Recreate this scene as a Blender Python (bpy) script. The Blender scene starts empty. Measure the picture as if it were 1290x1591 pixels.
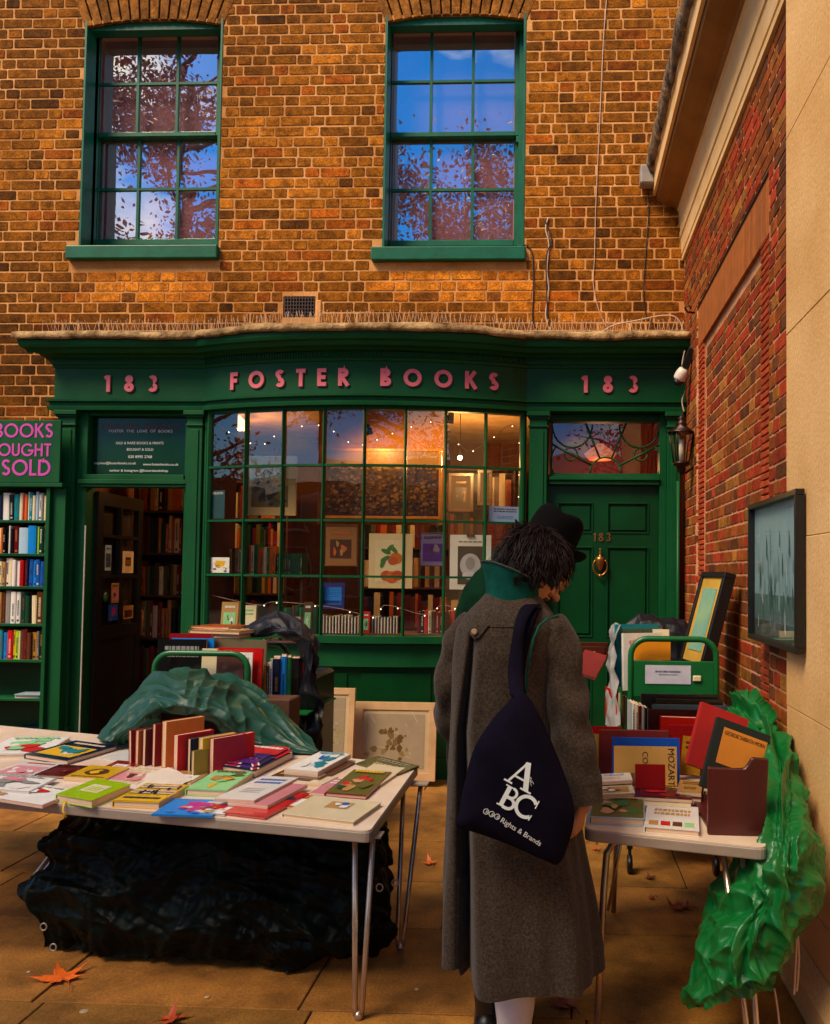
import bpy, bmesh, math, random
from mathutils import Vector, Matrix, noise, Euler
random.seed(7)
rnd = random.random
def uni(a, b): return a + (b - a) * random.random()
R = math.radians
S = bpy.context.scene
C = S.collection

# ------------------------------------------------------------------ camera
FPX, PPX, PPY, EYE = 1290.0, 818.0, 842.0, 1.48     # picture units are those of a 1290 x 1591 photograph
CAMROT = Matrix.Rotation(R(2.3), 3, 'Z') @ Matrix.Rotation(R(92.1), 3, 'X') @ Matrix.Rotation(R(0.6), 3, 'Z')
cam_d = bpy.data.cameras.new('camera')
cam = bpy.data.objects.new('camera', cam_d); C.objects.link(cam)
cam.location = (0, 0, EYE)
cam.rotation_euler = CAMROT.to_euler()
cam_d.sensor_width = 36; cam_d.sensor_fit = 'AUTO'
cam_d.lens = FPX / 1591 * 36
cam_d.shift_x = -(PPX - 645) / 1591
cam_d.shift_y = (PPY - 795.5) / 1591
cam_d.clip_start = 0.05; cam_d.clip_end = 500
S.camera = cam

# ------------------------------------------------------------------ world, sun, exposure
SUN_EL, SUN_AZ = R(50), R(224)     # azimuth: direction the sun stands in, from +Y clockwise
w = bpy.data.worlds.new('World'); S.world = w; w.use_nodes = True
nt = w.node_tree; N = nt.nodes; L = nt.links
bg = N['Background']; bg.inputs['Strength'].default_value = 0.13
sky = N.new('ShaderNodeTexSky'); sky.sky_type = 'NISHITA'; sky.sun_disc = False
sky.sun_elevation = SUN_EL; sky.sun_rotation = SUN_AZ
sky.ozone_density = 3.0
tc = N.new('ShaderNodeTexCoord')
mp = N.new('ShaderNodeMapping'); mp.inputs['Scale'].default_value = (1.0, 1.0, 2.2)
nz = N.new('ShaderNodeTexNoise'); nz.inputs['Scale'].default_value = 2.6; nz.inputs['Detail'].default_value = 7; nz.inputs['Roughness'].default_value = .55
rp = N.new('ShaderNodeValToRGB'); rp.color_ramp.elements[0].position = .52; rp.color_ramp.elements[1].position = .64
mx = N.new('ShaderNodeMix'); mx.data_type = 'RGBA'
mx.inputs['B'].default_value = (9.5, 8.6, 7.0, 1)
sat = N.new('ShaderNodeHueSaturation'); sat.inputs['Saturation'].default_value = 2.1
L.new(tc.outputs['Generated'], mp.inputs['Vector']); L.new(mp.outputs['Vector'], nz.inputs['Vector'])
L.new(nz.outputs['Fac'], rp.inputs['Fac']); L.new(rp.outputs['Color'], mx.inputs['Factor'])
L.new(sky.outputs['Color'], sat.inputs['Color']); L.new(sat.outputs['Color'], mx.inputs['A'])
L.new(mx.outputs['Result'], bg.inputs['Color'])
sun_d = bpy.data.lights.new('sun', 'SUN'); sun_d.energy = 4.4; sun_d.angle = R(26); sun_d.color = (1.0, .80, .54)
sun = bpy.data.objects.new('sun', sun_d); C.objects.link(sun)
sdir = Vector((math.sin(SUN_AZ) * math.cos(SUN_EL), math.cos(SUN_AZ) * math.cos(SUN_EL), math.sin(SUN_EL)))
sun.rotation_euler = sdir.to_track_quat('Z', 'Y').to_euler(); sun.location = (-3, -6, 12)
S.view_settings.view_transform = 'Standard'; S.view_settings.look = 'None'
S.view_settings.gamma = 1; S.view_settings.use_curve_mapping = False
S.view_settings.exposure = 0.45

# ------------------------------------------------------------------ from the survey of the photograph to metres
def ray(px, py):
    return CAMROT @ Vector(((px - PPX) / FPX, -(py - PPY) / FPX, -1))
def W(px, py, Y):
    d = ray(px, py); t = Y / d.y
    return Vector((d.x * t, Y, EYE + d.z * t))
def G(px, py, z=0.0):
    d = ray(px, py); t = (z - EYE) / d.z
    return Vector((d.x * t, d.y * t, z))
def WX(px, py, X):
    d = ray(px, py); t = X / d.x
    return Vector((X, d.y * t, EYE + d.z * t))
def rect(x0, y0, x1, y1, Y):
    """x-range and z-range of an upright rectangle at distance Y"""
    a, b, c, d = W(x0, y0, Y), W(x1, y0, Y), W(x0, y1, Y), W(x1, y1, Y)
    return (a.x + c.x) / 2, (b.x + d.x) / 2, (c.z + d.z) / 2, (a.z + b.z) / 2

# ------------------------------------------------------------------ colour
def lin(c): return c / 12.92 if c <= .04045 else ((c + .055) / 1.055) ** 2.4
def H(s):
    s = s.lstrip('#'); return tuple(lin(int(s[i:i+2], 16) / 255) for i in (0, 2, 4))
MATS = {}
def mat(name, col, rough=.6, spec=.5, metal=0, var=.18, vscale=6, bump=.0, bscale=60, col2=None, detail=5,
        objcol=False, attr=False, emit=None, estr=0, coat=0, stretch=(1, 1, 1), bdist=.01, rough2=None, fine=0, world=False, sheen=0, ridge=False):
    if name in MATS: return MATS[name]
    m = bpy.data.materials.new(name); m.use_nodes = True
    nt = m.node_tree; N = nt.nodes; L = nt.links; b = N['Principled BSDF']
    b.inputs['Roughness'].default_value = rough; b.inputs['Metallic'].default_value = metal
    b.inputs['Specular IOR Level'].default_value = spec
    if coat: b.inputs['Coat Weight'].default_value = coat
    if sheen: b.inputs['Sheen Weight'].default_value = sheen
    tc = N.new('ShaderNodeTexCoord'); mp = N.new('ShaderNodeMapping'); mp.inputs['Scale'].default_value = stretch
    if world:
        g = N.new('ShaderNodeNewGeometry'); L.new(g.outputs['Position'], mp.inputs['Vector'])
    else: L.new(tc.outputs['Object'], mp.inputs['Vector'])
    src = None
    if objcol:
        oi = N.new('ShaderNodeObjectInfo'); src = oi.outputs['Color']
    if attr:
        at = N.new('ShaderNodeAttribute'); at.attribute_name = 'Col'; 
        if src is None: src = at.outputs['Color']
        else:
            mm = N.new('ShaderNodeMix'); mm.data_type = 'RGBA'; mm.blend_type = 'MULTIPLY'; mm.inputs['Factor'].default_value = 1
            L.new(src, mm.inputs['A']); L.new(at.outputs['Color'], mm.inputs['B']); src = mm.outputs['Result']
    n1 = N.new('ShaderNodeTexNoise'); n1.inputs['Scale'].default_value = vscale; n1.inputs['Detail'].default_value = detail
    n1.inputs['Roughness'].default_value = .6
    L.new(mp.outputs['Vector'], n1.inputs['Vector'])
    if col2 is None: c2 = None
    cr = N.new('ShaderNodeValToRGB'); cr.color_ramp.elements[0].position = .35; cr.color_ramp.elements[1].position = .65
    if src is None:
        c2 = col2 if col2 is not None else tuple(min(1, c * (1 + var)) for c in col)
        c1 = col if col2 is not None else tuple(c * (1 - var) for c in col)
        cr.color_ramp.elements[0].color = (*c1, 1); cr.color_ramp.elements[1].color = (*c2, 1)
        out = cr.outputs['Color']
    else:
        cr.color_ramp.elements[0].color = (1 - var, 1 - var, 1 - var, 1); cr.color_ramp.elements[1].color = (1 + var, 1 + var, 1 + var, 1)
        mm = N.new('ShaderNodeMix'); mm.data_type = 'RGBA'; mm.blend_type = 'MULTIPLY'; mm.inputs['Factor'].default_value = 1
        L.new(src, mm.inputs['A']); L.new(cr.outputs['Color'], mm.inputs['B']); out = mm.outputs['Result']
    L.new(n1.outputs['Fac'], cr.inputs['Fac'])
    if fine:
        n3 = N.new('ShaderNodeTexNoise'); n3.inputs['Scale'].default_value = bscale * 1.7; n3.inputs['Detail'].default_value = 3
        L.new(mp.outputs['Vector'], n3.inputs['Vector'])
        c3 = N.new('ShaderNodeValToRGB'); c3.color_ramp.elements[0].position = .36; c3.color_ramp.elements[1].position = .64
        c3.color_ramp.elements[0].color = (1 - fine,) * 3 + (1,); c3.color_ramp.elements[1].color = (1 + fine,) * 3 + (1,)
        L.new(n3.outputs['Fac'], c3.inputs['Fac'])
        mm = N.new('ShaderNodeMix'); mm.data_type = 'RGBA'; mm.blend_type = 'MULTIPLY'; mm.inputs['Factor'].default_value = 1
        L.new(out, mm.inputs['A']); L.new(c3.outputs['Color'], mm.inputs['B']); out = mm.outputs['Result']
    L.new(out, b.inputs['Base Color'])
    if bump:
        n2 = N.new('ShaderNodeTexNoise'); n2.inputs['Scale'].default_value = bscale; n2.inputs['Detail'].default_value = 4
        L.new(mp.outputs['Vector'], n2.inputs['Vector'])
        if ridge: n2.noise_type = 'RIDGED_MULTIFRACTAL'; n2.inputs['Lacunarity'].default_value = 2.1
        bp = N.new('ShaderNodeBump'); bp.inputs['Strength'].default_value = bump; bp.inputs['Distance'].default_value = bdist
        L.new(n2.outputs['Fac'], bp.inputs['Height']); L.new(bp.outputs['Normal'], b.inputs['Normal'])
    if rough2 is not None:
        mr = N.new('ShaderNodeMapRange'); mr.inputs['To Min'].default_value = rough; mr.inputs['To Max'].default_value = rough2
        mr.inputs['From Min'].default_value = .35; mr.inputs['From Max'].default_value = .65
        L.new(n1.outputs['Fac'], mr.inputs['Value']); L.new(mr.outputs['Result'], b.inputs['Roughness'])
    if emit is not None:
        b.inputs['Emission Color'].default_value = (*emit, 1); b.inputs['Emission Strength'].default_value = estr
    MATS[name] = m; return m
def glass_mat(name, refl, tint=(1, 1, 1), rough=0.0, wav=0.0):
    m = bpy.data.materials.new(name); m.use_nodes = True
    nt = m.node_tree; N = nt.nodes; L = nt.links
    for n in list(N):
        if n.type == 'BSDF_PRINCIPLED': N.remove(n)
    out = [n for n in N if n.type == 'OUTPUT_MATERIAL'][0]
    t = N.new('ShaderNodeBsdfTransparent'); t.inputs['Color'].default_value = (*tint, 1)
    g = N.new('ShaderNodeBsdfGlossy'); g.inputs['Roughness'].default_value = rough
    f = N.new('ShaderNodeLayerWeight'); f.inputs['Blend'].default_value = .5
    pw = N.new('ShaderNodeMath'); pw.operation = 'POWER'; pw.inputs[1].default_value = 5
    a = N.new('ShaderNodeMath'); a.operation = 'ADD'; a.inputs[1].default_value = refl + .05; a.use_clamp = True
    L.new(f.outputs['Facing'], pw.inputs[0])
    x = N.new('ShaderNodeMixShader')
    L.new(pw.outputs[0], a.inputs[0]); L.new(a.outputs[0], x.inputs[0]); L.new(t.outputs[0], x.inputs[1]); L.new(g.outputs[0], x.inputs[2])
    if wav:
        tc = N.new('ShaderNodeTexCoord'); nz = N.new('ShaderNodeTexNoise'); nz.inputs['Scale'].default_value = 3.5; nz.inputs['Detail'].default_value = 1
        bp = N.new('ShaderNodeBump'); bp.inputs['Strength'].default_value = wav; bp.inputs['Distance'].default_value = .01
        g2 = N.new('ShaderNodeNewGeometry')
        L.new(g2.outputs['Position'], nz.inputs['Vector']); L.new(nz.outputs['Fac'], bp.inputs['Height']); L.new(bp.outputs['Normal'], g.inputs['Normal'])
    L.new(x.outputs[0], out.inputs['Surface'])
    MATS[name] = m; return m

# ------------------------------------------------------------------ object bookkeeping
def clean_group(g): return g
def tag(o, label=None, cat=None, group=None, kind=None):
    if label: o['label'] = label
    if cat: o['category'] = cat
    if group: o['group'] = group
    if kind: o['kind'] = kind
    return o
def empty(name, loc=(0, 0, 0), label=None, cat=None, group=None, rz=0, rot=None):
    o = bpy.data.objects.new(name, None); o.empty_display_size = .05; C.objects.link(o)
    o.location = loc
    o.rotation_euler = rot if rot is not None else (0, 0, rz)
    return tag(o, label, cat, group)
def copy_tree(o, parent=None):
    c = o.copy(); C.objects.link(c)
    if parent is not None: c.parent = parent
    for ch in list(o.children): copy_tree(ch, c)
    return c

class MB:
    """collects faces, then links them as ONE mesh object"""
    def __init__(s): s.v = []; s.f = []; s.m = []; s.c = []; s.sm = []
    def add(s, vs, fs, mi=0, col=None, smooth=False, M=None):
        o = len(s.v)
        s.v += [tuple(M @ Vector(v)) if M is not None else tuple(v) for v in vs]
        for f in fs:
            s.f.append(tuple(i + o for i in f)); s.m.append(mi); s.c.append(col); s.sm.append(smooth)
        return s
    def box(s, x0, x1, y0, y1, z0, z1, mi=0, col=None, M=None):
        if x0 > x1: x0, x1 = x1, x0
        if y0 > y1: y0, y1 = y1, y0
        if z0 > z1: z0, z1 = z1, z0
        vs = [(x0, y0, z0), (x1, y0, z0), (x1, y1, z0), (x0, y1, z0), (x0, y0, z1), (x1, y0, z1), (x1, y1, z1), (x0, y1, z1)]
        return s.add(vs, [(0, 3, 2, 1), (4, 5, 6, 7), (0, 1, 5, 4), (1, 2, 6, 5), (2, 3, 7, 6), (3, 0, 4, 7)], mi, col, False, M)
    def quad(s, a, b, c, d, mi=0, col=None): return s.add([a, b, c, d], [(0, 1, 2, 3)], mi, col)
    def prism(s, poly, dvec, mi=0, col=None, M=None):
        """poly: 3-D outline, extruded along dvec"""
        n = len(poly); d = Vector(dvec)
        vs = [Vector(p) for p in poly] + [Vector(p) + d for p in poly]
        fs = [tuple(range(n)), tuple(range(2 * n - 1, n - 1, -1))] + [(i, i + n, (i + 1) % n + n, (i + 1) % n) for i in range(n)]
        return s.add(vs, fs, mi, col, False, M)
    def tube(s, path, r, n=8, mi=0, col=None, cap=True, smooth=True, up=None, flat=1.0):
        path = [Vector(p) for p in path]; rr = r if isinstance(r, (list, tuple)) else [r] * len(path)
        vs = []; prev = None
        for i, p in enumerate(path):
            t = (path[min(i + 1, len(path) - 1)] - path[max(i - 1, 0)])
            if t.length < 1e-9: t = Vector((0, 0, 1))
            t.normalize()
            if prev is None:
                a = up if up is not None else (Vector((0, 0, 1)) if abs(t.z) < .9 else Vector((1, 0, 0)))
                u = t.cross(a).normalized()
            else:
                u = prev - t * prev.dot(t)
                u = u.normalized() if u.length > 1e-6 else t.orthogonal().normalized()
            prev = u; b = t.cross(u)
            for k in range(n):
                an = 2 * math.pi * k / n
                vs.append(p + u * math.cos(an) * rr[i] + b * math.sin(an) * rr[i] * flat)
        fs = []
        for i in range(len(path) - 1):
            for k in range(n):
                k2 = (k + 1) % n
                fs.append((i * n + k, i * n + k2, (i + 1) * n + k2, (i + 1) * n + k))
        if cap: fs += [tuple(range(n - 1, -1, -1)), tuple((len(path) - 1) * n + k for k in range(n))]
        return s.add(vs, fs, mi, col, smooth)
    def loft(s, rings, mi=0, col=None, smooth=True, cap=True, closed=True):
        n = len(rings[0]); vs = [v for r in rings for v in r]; fs = []
        for i in range(len(rings) - 1):
            for k in range(n if closed else n - 1):
                k2 = (k + 1) % n
                fs.append((i * n + k, i * n + k2, (i + 1) * n + k2, (i + 1) * n + k))
        if cap and closed: fs += [tuple(range(n - 1, -1, -1)), tuple((len(rings) - 1) * n + k for k in range(n))]
        return s.add(vs, fs, mi, col, smooth)
    def lathe(s, prof, n=24, M=None, mi=0, col=None, smooth=True, cap=True):
        vs = []; 
        for r, z in prof:
            for k in range(n):
                a = 2 * math.pi * k / n; vs.append((r * math.cos(a), r * math.sin(a), z))
        fs = [(i * n + k, i * n + (k + 1) % n, (i + 1) * n + (k + 1) % n, (i + 1) * n + k) for i in range(len(prof) - 1) for k in range(n)]
        if cap: fs += [tuple(range(n - 1, -1, -1)), tuple((len(prof) - 1) * n + k for k in range(n))]
        return s.add(vs, fs, mi, col, smooth, M)
    def grid(s, pts, mi=0, col=None, smooth=True):
        return s.loft(pts, mi, col, smooth, False, False)
    def ball(s, c, r, n=12, mi=0, col=None, sc=(1, 1, 1)):
        vs = []; m = max(4, n // 2); c = Vector(c)
        for i in range(m + 1):
            th = math.pi * i / m
            for k in range(n):
                a = 2 * math.pi * k / n
                vs.append((c.x + r * sc[0] * math.sin(th) * math.cos(a), c.y + r * sc[1] * math.sin(th) * math.sin(a), c.z - r * sc[2] * math.cos(th)))
        fs = [(i * n + k, i * n + (k + 1) % n, (i + 1) * n + (k + 1) % n, (i + 1) * n + k) for i in range(m) for k in range(n)]
        return s.add(vs, fs, mi, col, True)
    def build(s, name, mats, parent=None, label=None, cat=None, group=None, kind=None, loc=None, color=None, bevel=0, seg=1, rot=None):
        me = s.mesh(name, mats)
        o = bpy.data.objects.new(name, me); C.objects.link(o)
        if parent is not None: o.parent = parent
        if loc is not None: o.location = loc
        if rot is not None: o.rotation_euler = rot
        if color is not None: o.color = (*color, 1)
        if bevel:
            b = o.modifiers.new('bevel', 'BEVEL'); b.width = bevel; b.segments = seg; b.limit_method = 'ANGLE'; b.angle_limit = R(40)
        return tag(o, label, cat, group, kind)
    def mesh(s, name, mats):
        me = bpy.data.meshes.new(name)
        me.from_pydata([tuple(v) for v in s.v], [], s.f)
        for m in (mats if isinstance(mats, (list, tuple)) else [mats]): me.materials.append(m)
        me.polygons.foreach_set('material_index', s.m); me.polygons.foreach_set('use_smooth', s.sm)
        if any(c is not None for c in s.c):
            at = me.attributes.new('Col', 'FLOAT_COLOR', 'CORNER'); buf = []
            for p, c in zip(s.f, s.c):
                c = c or (1, 1, 1)
                buf += [c[0], c[1], c[2], 1.0] * len(p)
            at.data.foreach_set('color', buf)
        me.update(); return me
def around(z0=0): pass

# ------------------------------------------------------------------ stroke lettering
def arc(cx, cy, rx, ry, a0, a1, n=14):
    return [(cx + rx * math.cos(R(a0 + (a1 - a0) * i / n)), cy + ry * math.sin(R(a0 + (a1 - a0) * i / n))) for i in range(n + 1)]
def glyph(ch, w):
    """strokes (centre lines) of a geometric capital 1 unit high; w = stroke width"""
    h = w / 2; T = 1 - h; B = h
    g = {
     'F': (.50, [[(h, 0), (h, 1)], [(w, T), (.5, T)], [(w, .52), (.46, .52)]]),
     'E': (.52, [[(h, 0), (h, 1)], [(w, T), (.52, T)], [(w, .5), (.48, .5)], [(w, B), (.52, B)]]),
     'L': (.46, [[(h, 0), (h, 1)], [(w, B), (.46, B)]]),
     'T': (.56, [[(.28, 0), (.28, 1 - w)], [(0, T), (.56, T)]]),
     'O': (1.0, [arc(.5, .5, .5 - h, .5 - h, 0, 360, 32) + ['c']]),
     'R': (.60, [[(h, 0), (h, 1)], [(w, T), (.30, T)] + arc(.30, .74, .26 - h + .02, .26 - h, 90, -90, 10) + [(w, .48 + h)], [(.24, .46), (.56, .0)]]),
     'B': (.60, [[(h, 0), (h, 1)], [(w, T), (.29, T)] + arc(.29, .755, .245 - h + .02, .245 - h, 90, -90, 10) + [(w, .51 + h)], [(w, .51 - h + .01), (.30, .51 - h + .01)] + arc(.30, .26, .30 - h, .26 - h, 86, -90, 12) + [(w, B)]]),
     'K': (.64, [[(h, 0), (h, 1)], [(w * .95, .50), (.56, 1.0)], [(.20, .62), (.62, 0)]]),
     'S': (.56, [arc(.28, .745, .25 - h + .02, .255 - h, 25, 270, 14)[:-1] + arc(.28, .255 + .02, .27 - h + .0, .275 - h, 90, -155, 14)]),
     '1': (.30, [[(.22, 0), (.22, 1)], [(.0, .80), (.16, .91)]]),
     '8': (.60, [arc(.30, .765, .22 - h + .02, .235 - h, 0, 360, 22) + ['c'], arc(.30, .275, .29 - h, .275 - h, 0, 360, 24) + ['c']]),
     '3': (.54, [arc(.24, .755, .24 - h + .02, .245 - h, 150, -80, 14), arc(.24, .275, .29 - h, .275 - h, 80, -150, 14)]),
     'U': (.62, [[(h, 1), (h, .31)] + arc(.31, .31, .31 - h, .31 - h, 180, 360, 12) + [(.62 - h, 1)]]),
     'G': (.98, [arc(.5, .5, .5 - h, .5 - h, 42, 352, 26) + [(.56, .45)]]),
     'H': (.64, [[(h, 0), (h, 1)], [(.64 - h, 0), (.64 - h, 1)], [(w, .52), (.64 - w, .52)]]),
     'D': (.78, [[(h, 0), (h, 1)], [(w, T), (.28, T)] + arc(.28, .5, .5 - h, .5 - h, 90, -90, 16) + [(w, B)]]),
     '&': (.72, [[(.70, .02), (.20, .62)] + arc(.33, .78, .17, .16, 215, -40, 12) + [(.12, .40)] + arc(.28, .24, .22, .19, 150, 330, 12) + [(.66, .42)]]),
    }
    return g[ch]
def ribbon(pts, w):
    closed = pts[-1] == 'c'
    p = [Vector((a[0], a[1])) for a in (pts[:-1] if closed else pts)]
    if closed and (p[0] - p[-1]).length < 1e-6: p = p[:-1]
    n = len(p); Lf = []; Rt = []
    for i in range(n):
        a = p[i - 1] if (i > 0 or closed) else None; b = p[(i + 1) % n] if (i < n - 1 or closed) else None
        d1 = (p[i] - a).normalized() if a is not None else None; d2 = (b - p[i]).normalized() if b is not None else None
        if d1 is None: d1 = d2
        if d2 is None: d2 = d1
        t = (d1 + d2); t = t.normalized() if t.length > 1e-6 else d1
        nn = Vector((-t.y, t.x)); k = 1 / max(.4, nn.dot(Vector((-d1.y, d1.x))))
        Lf.append(p[i] + nn * w / 2 * k); Rt.append(p[i] - nn * w / 2 * k)
    return Lf, Rt, closed
def put_text(mb, txt, height, gap, w, depth, place, mi=0, col=None, widths=None, gapd=None):
    """place(u, v, d) -> world point, u along, v up, d towards the viewer; returns the length"""
    x = 0; k = 0
    for ch in txt:
        if ch == ' ': x += gap if gapd is None else gapd; continue
        gw, strokes = glyph(ch, w)
        for st in strokes:
            Lf, Rt, closed = ribbon(st, w); n = len(Lf); k += 1
            e = (k % 3) * .0004
            vs = []
            for q in range(n):
                for side, dd in ((Lf, depth + e), (Rt, depth + e), (Rt, 0), (Lf, 0)):
                    vs.append(place(x + side[q].x * height, side[q].y * height, dd))
            fs = []
            for i in range(n if closed else n - 1):
                a = i * 4; b = ((i + 1) % n) * 4
                for s0, s1 in ((0, 1), (1, 2), (2, 3), (3, 0)): fs.append((a + s0, a + s1, b + s1, b + s0))
            if not closed: fs += [(3, 2, 1, 0), tuple((n - 1) * 4 + q for q in (0, 1, 2, 3))]
            mb.add(vs, fs, mi, col)
        x += gw * height + gap
    return x - gap
def text_len(txt, height, gap, w, gapd=None):
    x = 0
    for ch in txt:
        if ch == ' ': x += gap if gapd is None else gapd; continue
        x += glyph(ch, w)[0] * height + gap
    return x - gap
def type_mesh(body, size, depth=.0006, align='CENTER', spacing=1.0):
    cu = bpy.data.curves.new('type', 'FONT'); cu.body = body; cu.size = size; cu.extrude = depth; cu.align_x = align; cu.space_character = spacing
    cu.resolution_u = 3
    o = bpy.data.objects.new('type', cu); C.objects.link(o)
    dg = bpy.context.evaluated_depsgraph_get()
    me = bpy.data.meshes.new_from_object(o.evaluated_get(dg))
    bpy.data.objects.remove(o); bpy.data.curves.remove(cu)
    return me
def type_part(name, body, size, m, parent, loc, rot=(math.pi / 2, 0, 0), depth=.0006, align='CENTER', spacing=1.0, width=None):
    me = type_mesh(body, size, depth, align, spacing)
    me.materials.clear(); me.materials.append(m)
    o = bpy.data.objects.new(name, me); C.objects.link(o); o.parent = parent; o.location = loc; o.rotation_euler = rot
    if width:
        xs = [v.co.x for v in me.vertices]; k = width / (max(xs) - min(xs))
        for v in me.vertices: v.co.x *= k
    return o

# ------------------------------------------------------------------ cloth-like patches
def catmull(p0, p1, p2, p3, t):
    return .5 * ((2 * p1) + (p2 - p0) * t + (2 * p0 - 5 * p1 + 4 * p2 - p3) * t * t + (3 * p1 - p0 - 3 * p2 + p3) * t ** 3)
def spline(P, n):
    out = []
    for i in range(n + 1):
        u = (len(P) - 1) * i / n; k = min(int(u), len(P) - 2); t = u - k
        out.append(catmull(P[max(k - 1, 0)], P[k], P[k + 1], P[min(k + 2, len(P) - 1)], t))
    return out
_cr = random.Random(77); CREASES = []
for _k in range(15):
    _v = Vector((_cr.gauss(0, 1), _cr.gauss(0, 1), _cr.gauss(0, 1))).normalized(); CREASES.append((_v, 1.6 * 1.2 ** _k, _cr.random() * 9))
def crease(p, f=1.0):
    """height of crumpled sheeting: many straight folds in random directions, each present only in places"""
    s = 0; q = p + Vector((noise.noise(p * 2.3), noise.noise(p * 2.3 + Vector((9, 0, 0))), noise.noise(p * 2.3 + Vector((0, 9, 0))))) * .10
    for v, fr, ph in CREASES:
        x = (q.dot(v) * fr * f + ph) % 1.0; m = max(0.0, .35 + 1.3 * noise.noise(q * (fr * f * .45) + Vector((ph, 0, 0))))
        s += (abs(x * 2 - 1) * 2 - 1) * m * 2.4 / fr ** .85
    return s
def crease_soft(p, f=1.0):
    s = 0
    for fr, a in ((2.2, 1.0), (5.1, .5), (11.3, .25), (23.0, .12)):
        s += a * (1 - 2.6 * abs(noise.noise(p * fr * f + Vector((fr, 0, 0)))))
    return s
import numpy as np
def upsample(P):
    a = np.zeros((P.shape[0] * 2 - 1, P.shape[1], 3)); a[::2] = P; a[1::2] = (P[1:] + P[:-1]) / 2
    b = np.zeros((a.shape[0], a.shape[1] * 2 - 1, 3)); b[:, ::2] = a; b[:, 1::2] = (a[:, 1:] + a[:, :-1]) / 2
    return b
def buckle(rows, nu, nv, slack=(.10, .05, .03), iters=(160, 90, 60), seed=1, hold=.02, kb=.25, push=Vector((0, -1, 0)), amp=.01):
    """crumpled sheeting: the surface given by rows is handed more cloth than it has room for and relaxed until it buckles"""
    rs = np.random.RandomState(seed)
    rr = [spline([Vector(p) for p in r], nu) for r in rows]
    cols = [spline([rr[j][i] for j in range(len(rr))], nv) for i in range(nu + 1)]
    P = np.array([[cols[i][j][:] for i in range(nu + 1)] for j in range(nv + 1)])
    for lv, (sl, it) in enumerate(zip(slack, iters)):
        if lv: P = upsample(P)
        T0 = P.copy(); h = np.linalg.norm(P[:, 1:] - P[:, :-1], axis=2).mean()
        P = P + rs.normal(0, 1, P.shape) * h * (.30 if lv == 0 else .16)
        cons = []
        def pair(dj, di):
            A = (slice(max(0, -dj), P.shape[0] - max(0, dj)), slice(max(0, -di), P.shape[1] - max(0, di)))
            B = (slice(max(0, dj), P.shape[0] - max(0, -dj)), slice(max(0, di), P.shape[1] - max(0, -di)))
            return A, B
        for (dj, di, k, s_) in ((0, 1, .5, 1), (1, 0, .5, 1), (1, 1, .3, 1), (1, -1, .3, 1), (0, 2, kb * .5, .985), (2, 0, kb * .5, .985), (0, 4, kb * .2, .95), (4, 0, kb * .2, .95)):
            A, B = pair(dj, di); su, sv = (sl, sl) if not isinstance(sl, tuple) else sl; sd = su if dj == 0 else sv if di == 0 else (su + sv) / 2; L0 = np.linalg.norm(T0[B] - T0[A], axis=2) * (1 + sd) * s_; cons.append((A, B, L0, k))
        wgt = np.zeros(P.shape[:2])
        for A, B, L0, k in cons: wgt[A] += k; wgt[B] += k
        for _ in range(it):
            D = np.zeros_like(P)
            for A, B, L0, k in cons:
                d = P[B] - P[A]; l = np.linalg.norm(d, axis=2) + 1e-9; c = d * ((l - L0) / l * k * .5)[..., None]
                D[A] += c; D[B] -= c
            P = P + D / np.maximum(wgt, .5)[..., None] * 1.9 * .9
            P += (T0 - P) * hold * (1, 1.6, 2.6, 3.5)[lv]
    return P
def arr_grid(P, amp=.004, f=2.2): return [[Vector(v) + Vector((.3, -1, .4)) * crease(Vector(v), f) * amp for v in row] for row in P]
def patch(rows, nu, nv, amp, f=1.0, toward=Vector((0, -1, .3)), fold=None, edge=.0):
    rr = [spline([Vector(p) for p in r], nu) for r in rows]
    cols = [spline([rr[j][i] for j in range(len(rr))], nv) for i in range(nu + 1)]
    g = [[cols[i][j] for i in range(nu + 1)] for j in range(nv + 1)]
    out = []
    for j in range(nv + 1):
        row = []
        for i in range(nu + 1):
            p = g[j][i]
            a = g[j][min(i + 1, nu)] - g[j][max(i - 1, 0)]; b = g[min(j + 1, nv)][i] - g[max(j - 1, 0)][i]
            n = a.cross(b)
            n = n.normalized() if n.length > 1e-9 else Vector((0, -1, 0))
            if n.dot(toward) < 0: n = -n
            d = crease(p, f) * amp
            if fold: d += fold(i / nu, j / nv, p)
            row.append(p + n * d)
        out.append(row)
    return out

# ================================================================== MATERIALS
M_BRICK = mat('stock_brick', (1, 1, 1), rough=.9, spec=.12, objcol=True, attr=True, var=.42, vscale=17, bump=.8, bscale=70, bdist=.005, world=True, fine=.35)
M_RBRICK = mat('red_brick', (1, 1, 1), rough=.8, spec=.15, objcol=True, attr=True, var=.28, vscale=16, bump=.5, bscale=90, bdist=.004, world=True, fine=.2)
M_MORT = mat('lime_mortar', (.42, .17, .045), rough=.95, spec=.1, col2=(.74, .36, .13), vscale=2.2, bump=.5, bscale=120, bdist=.004, fine=.2)
M_RMORT = mat('pink_mortar', (.50, .20, .09), rough=.95, spec=.1, col2=(.72, .36, .19), vscale=4, bump=.5, bscale=120, bdist=.004, fine=.2)
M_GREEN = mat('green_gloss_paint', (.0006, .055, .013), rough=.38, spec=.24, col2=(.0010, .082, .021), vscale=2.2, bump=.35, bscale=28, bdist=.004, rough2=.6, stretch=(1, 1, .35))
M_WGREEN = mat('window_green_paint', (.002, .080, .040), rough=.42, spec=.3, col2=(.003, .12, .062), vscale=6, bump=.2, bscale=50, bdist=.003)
M_DGREEN = mat('door_green_paint', (.0006, .033, .007), rough=.34, spec=.28, col2=(.0008, .047, .011), vscale=3, bump=.25, bscale=24, bdist=.003)
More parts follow.
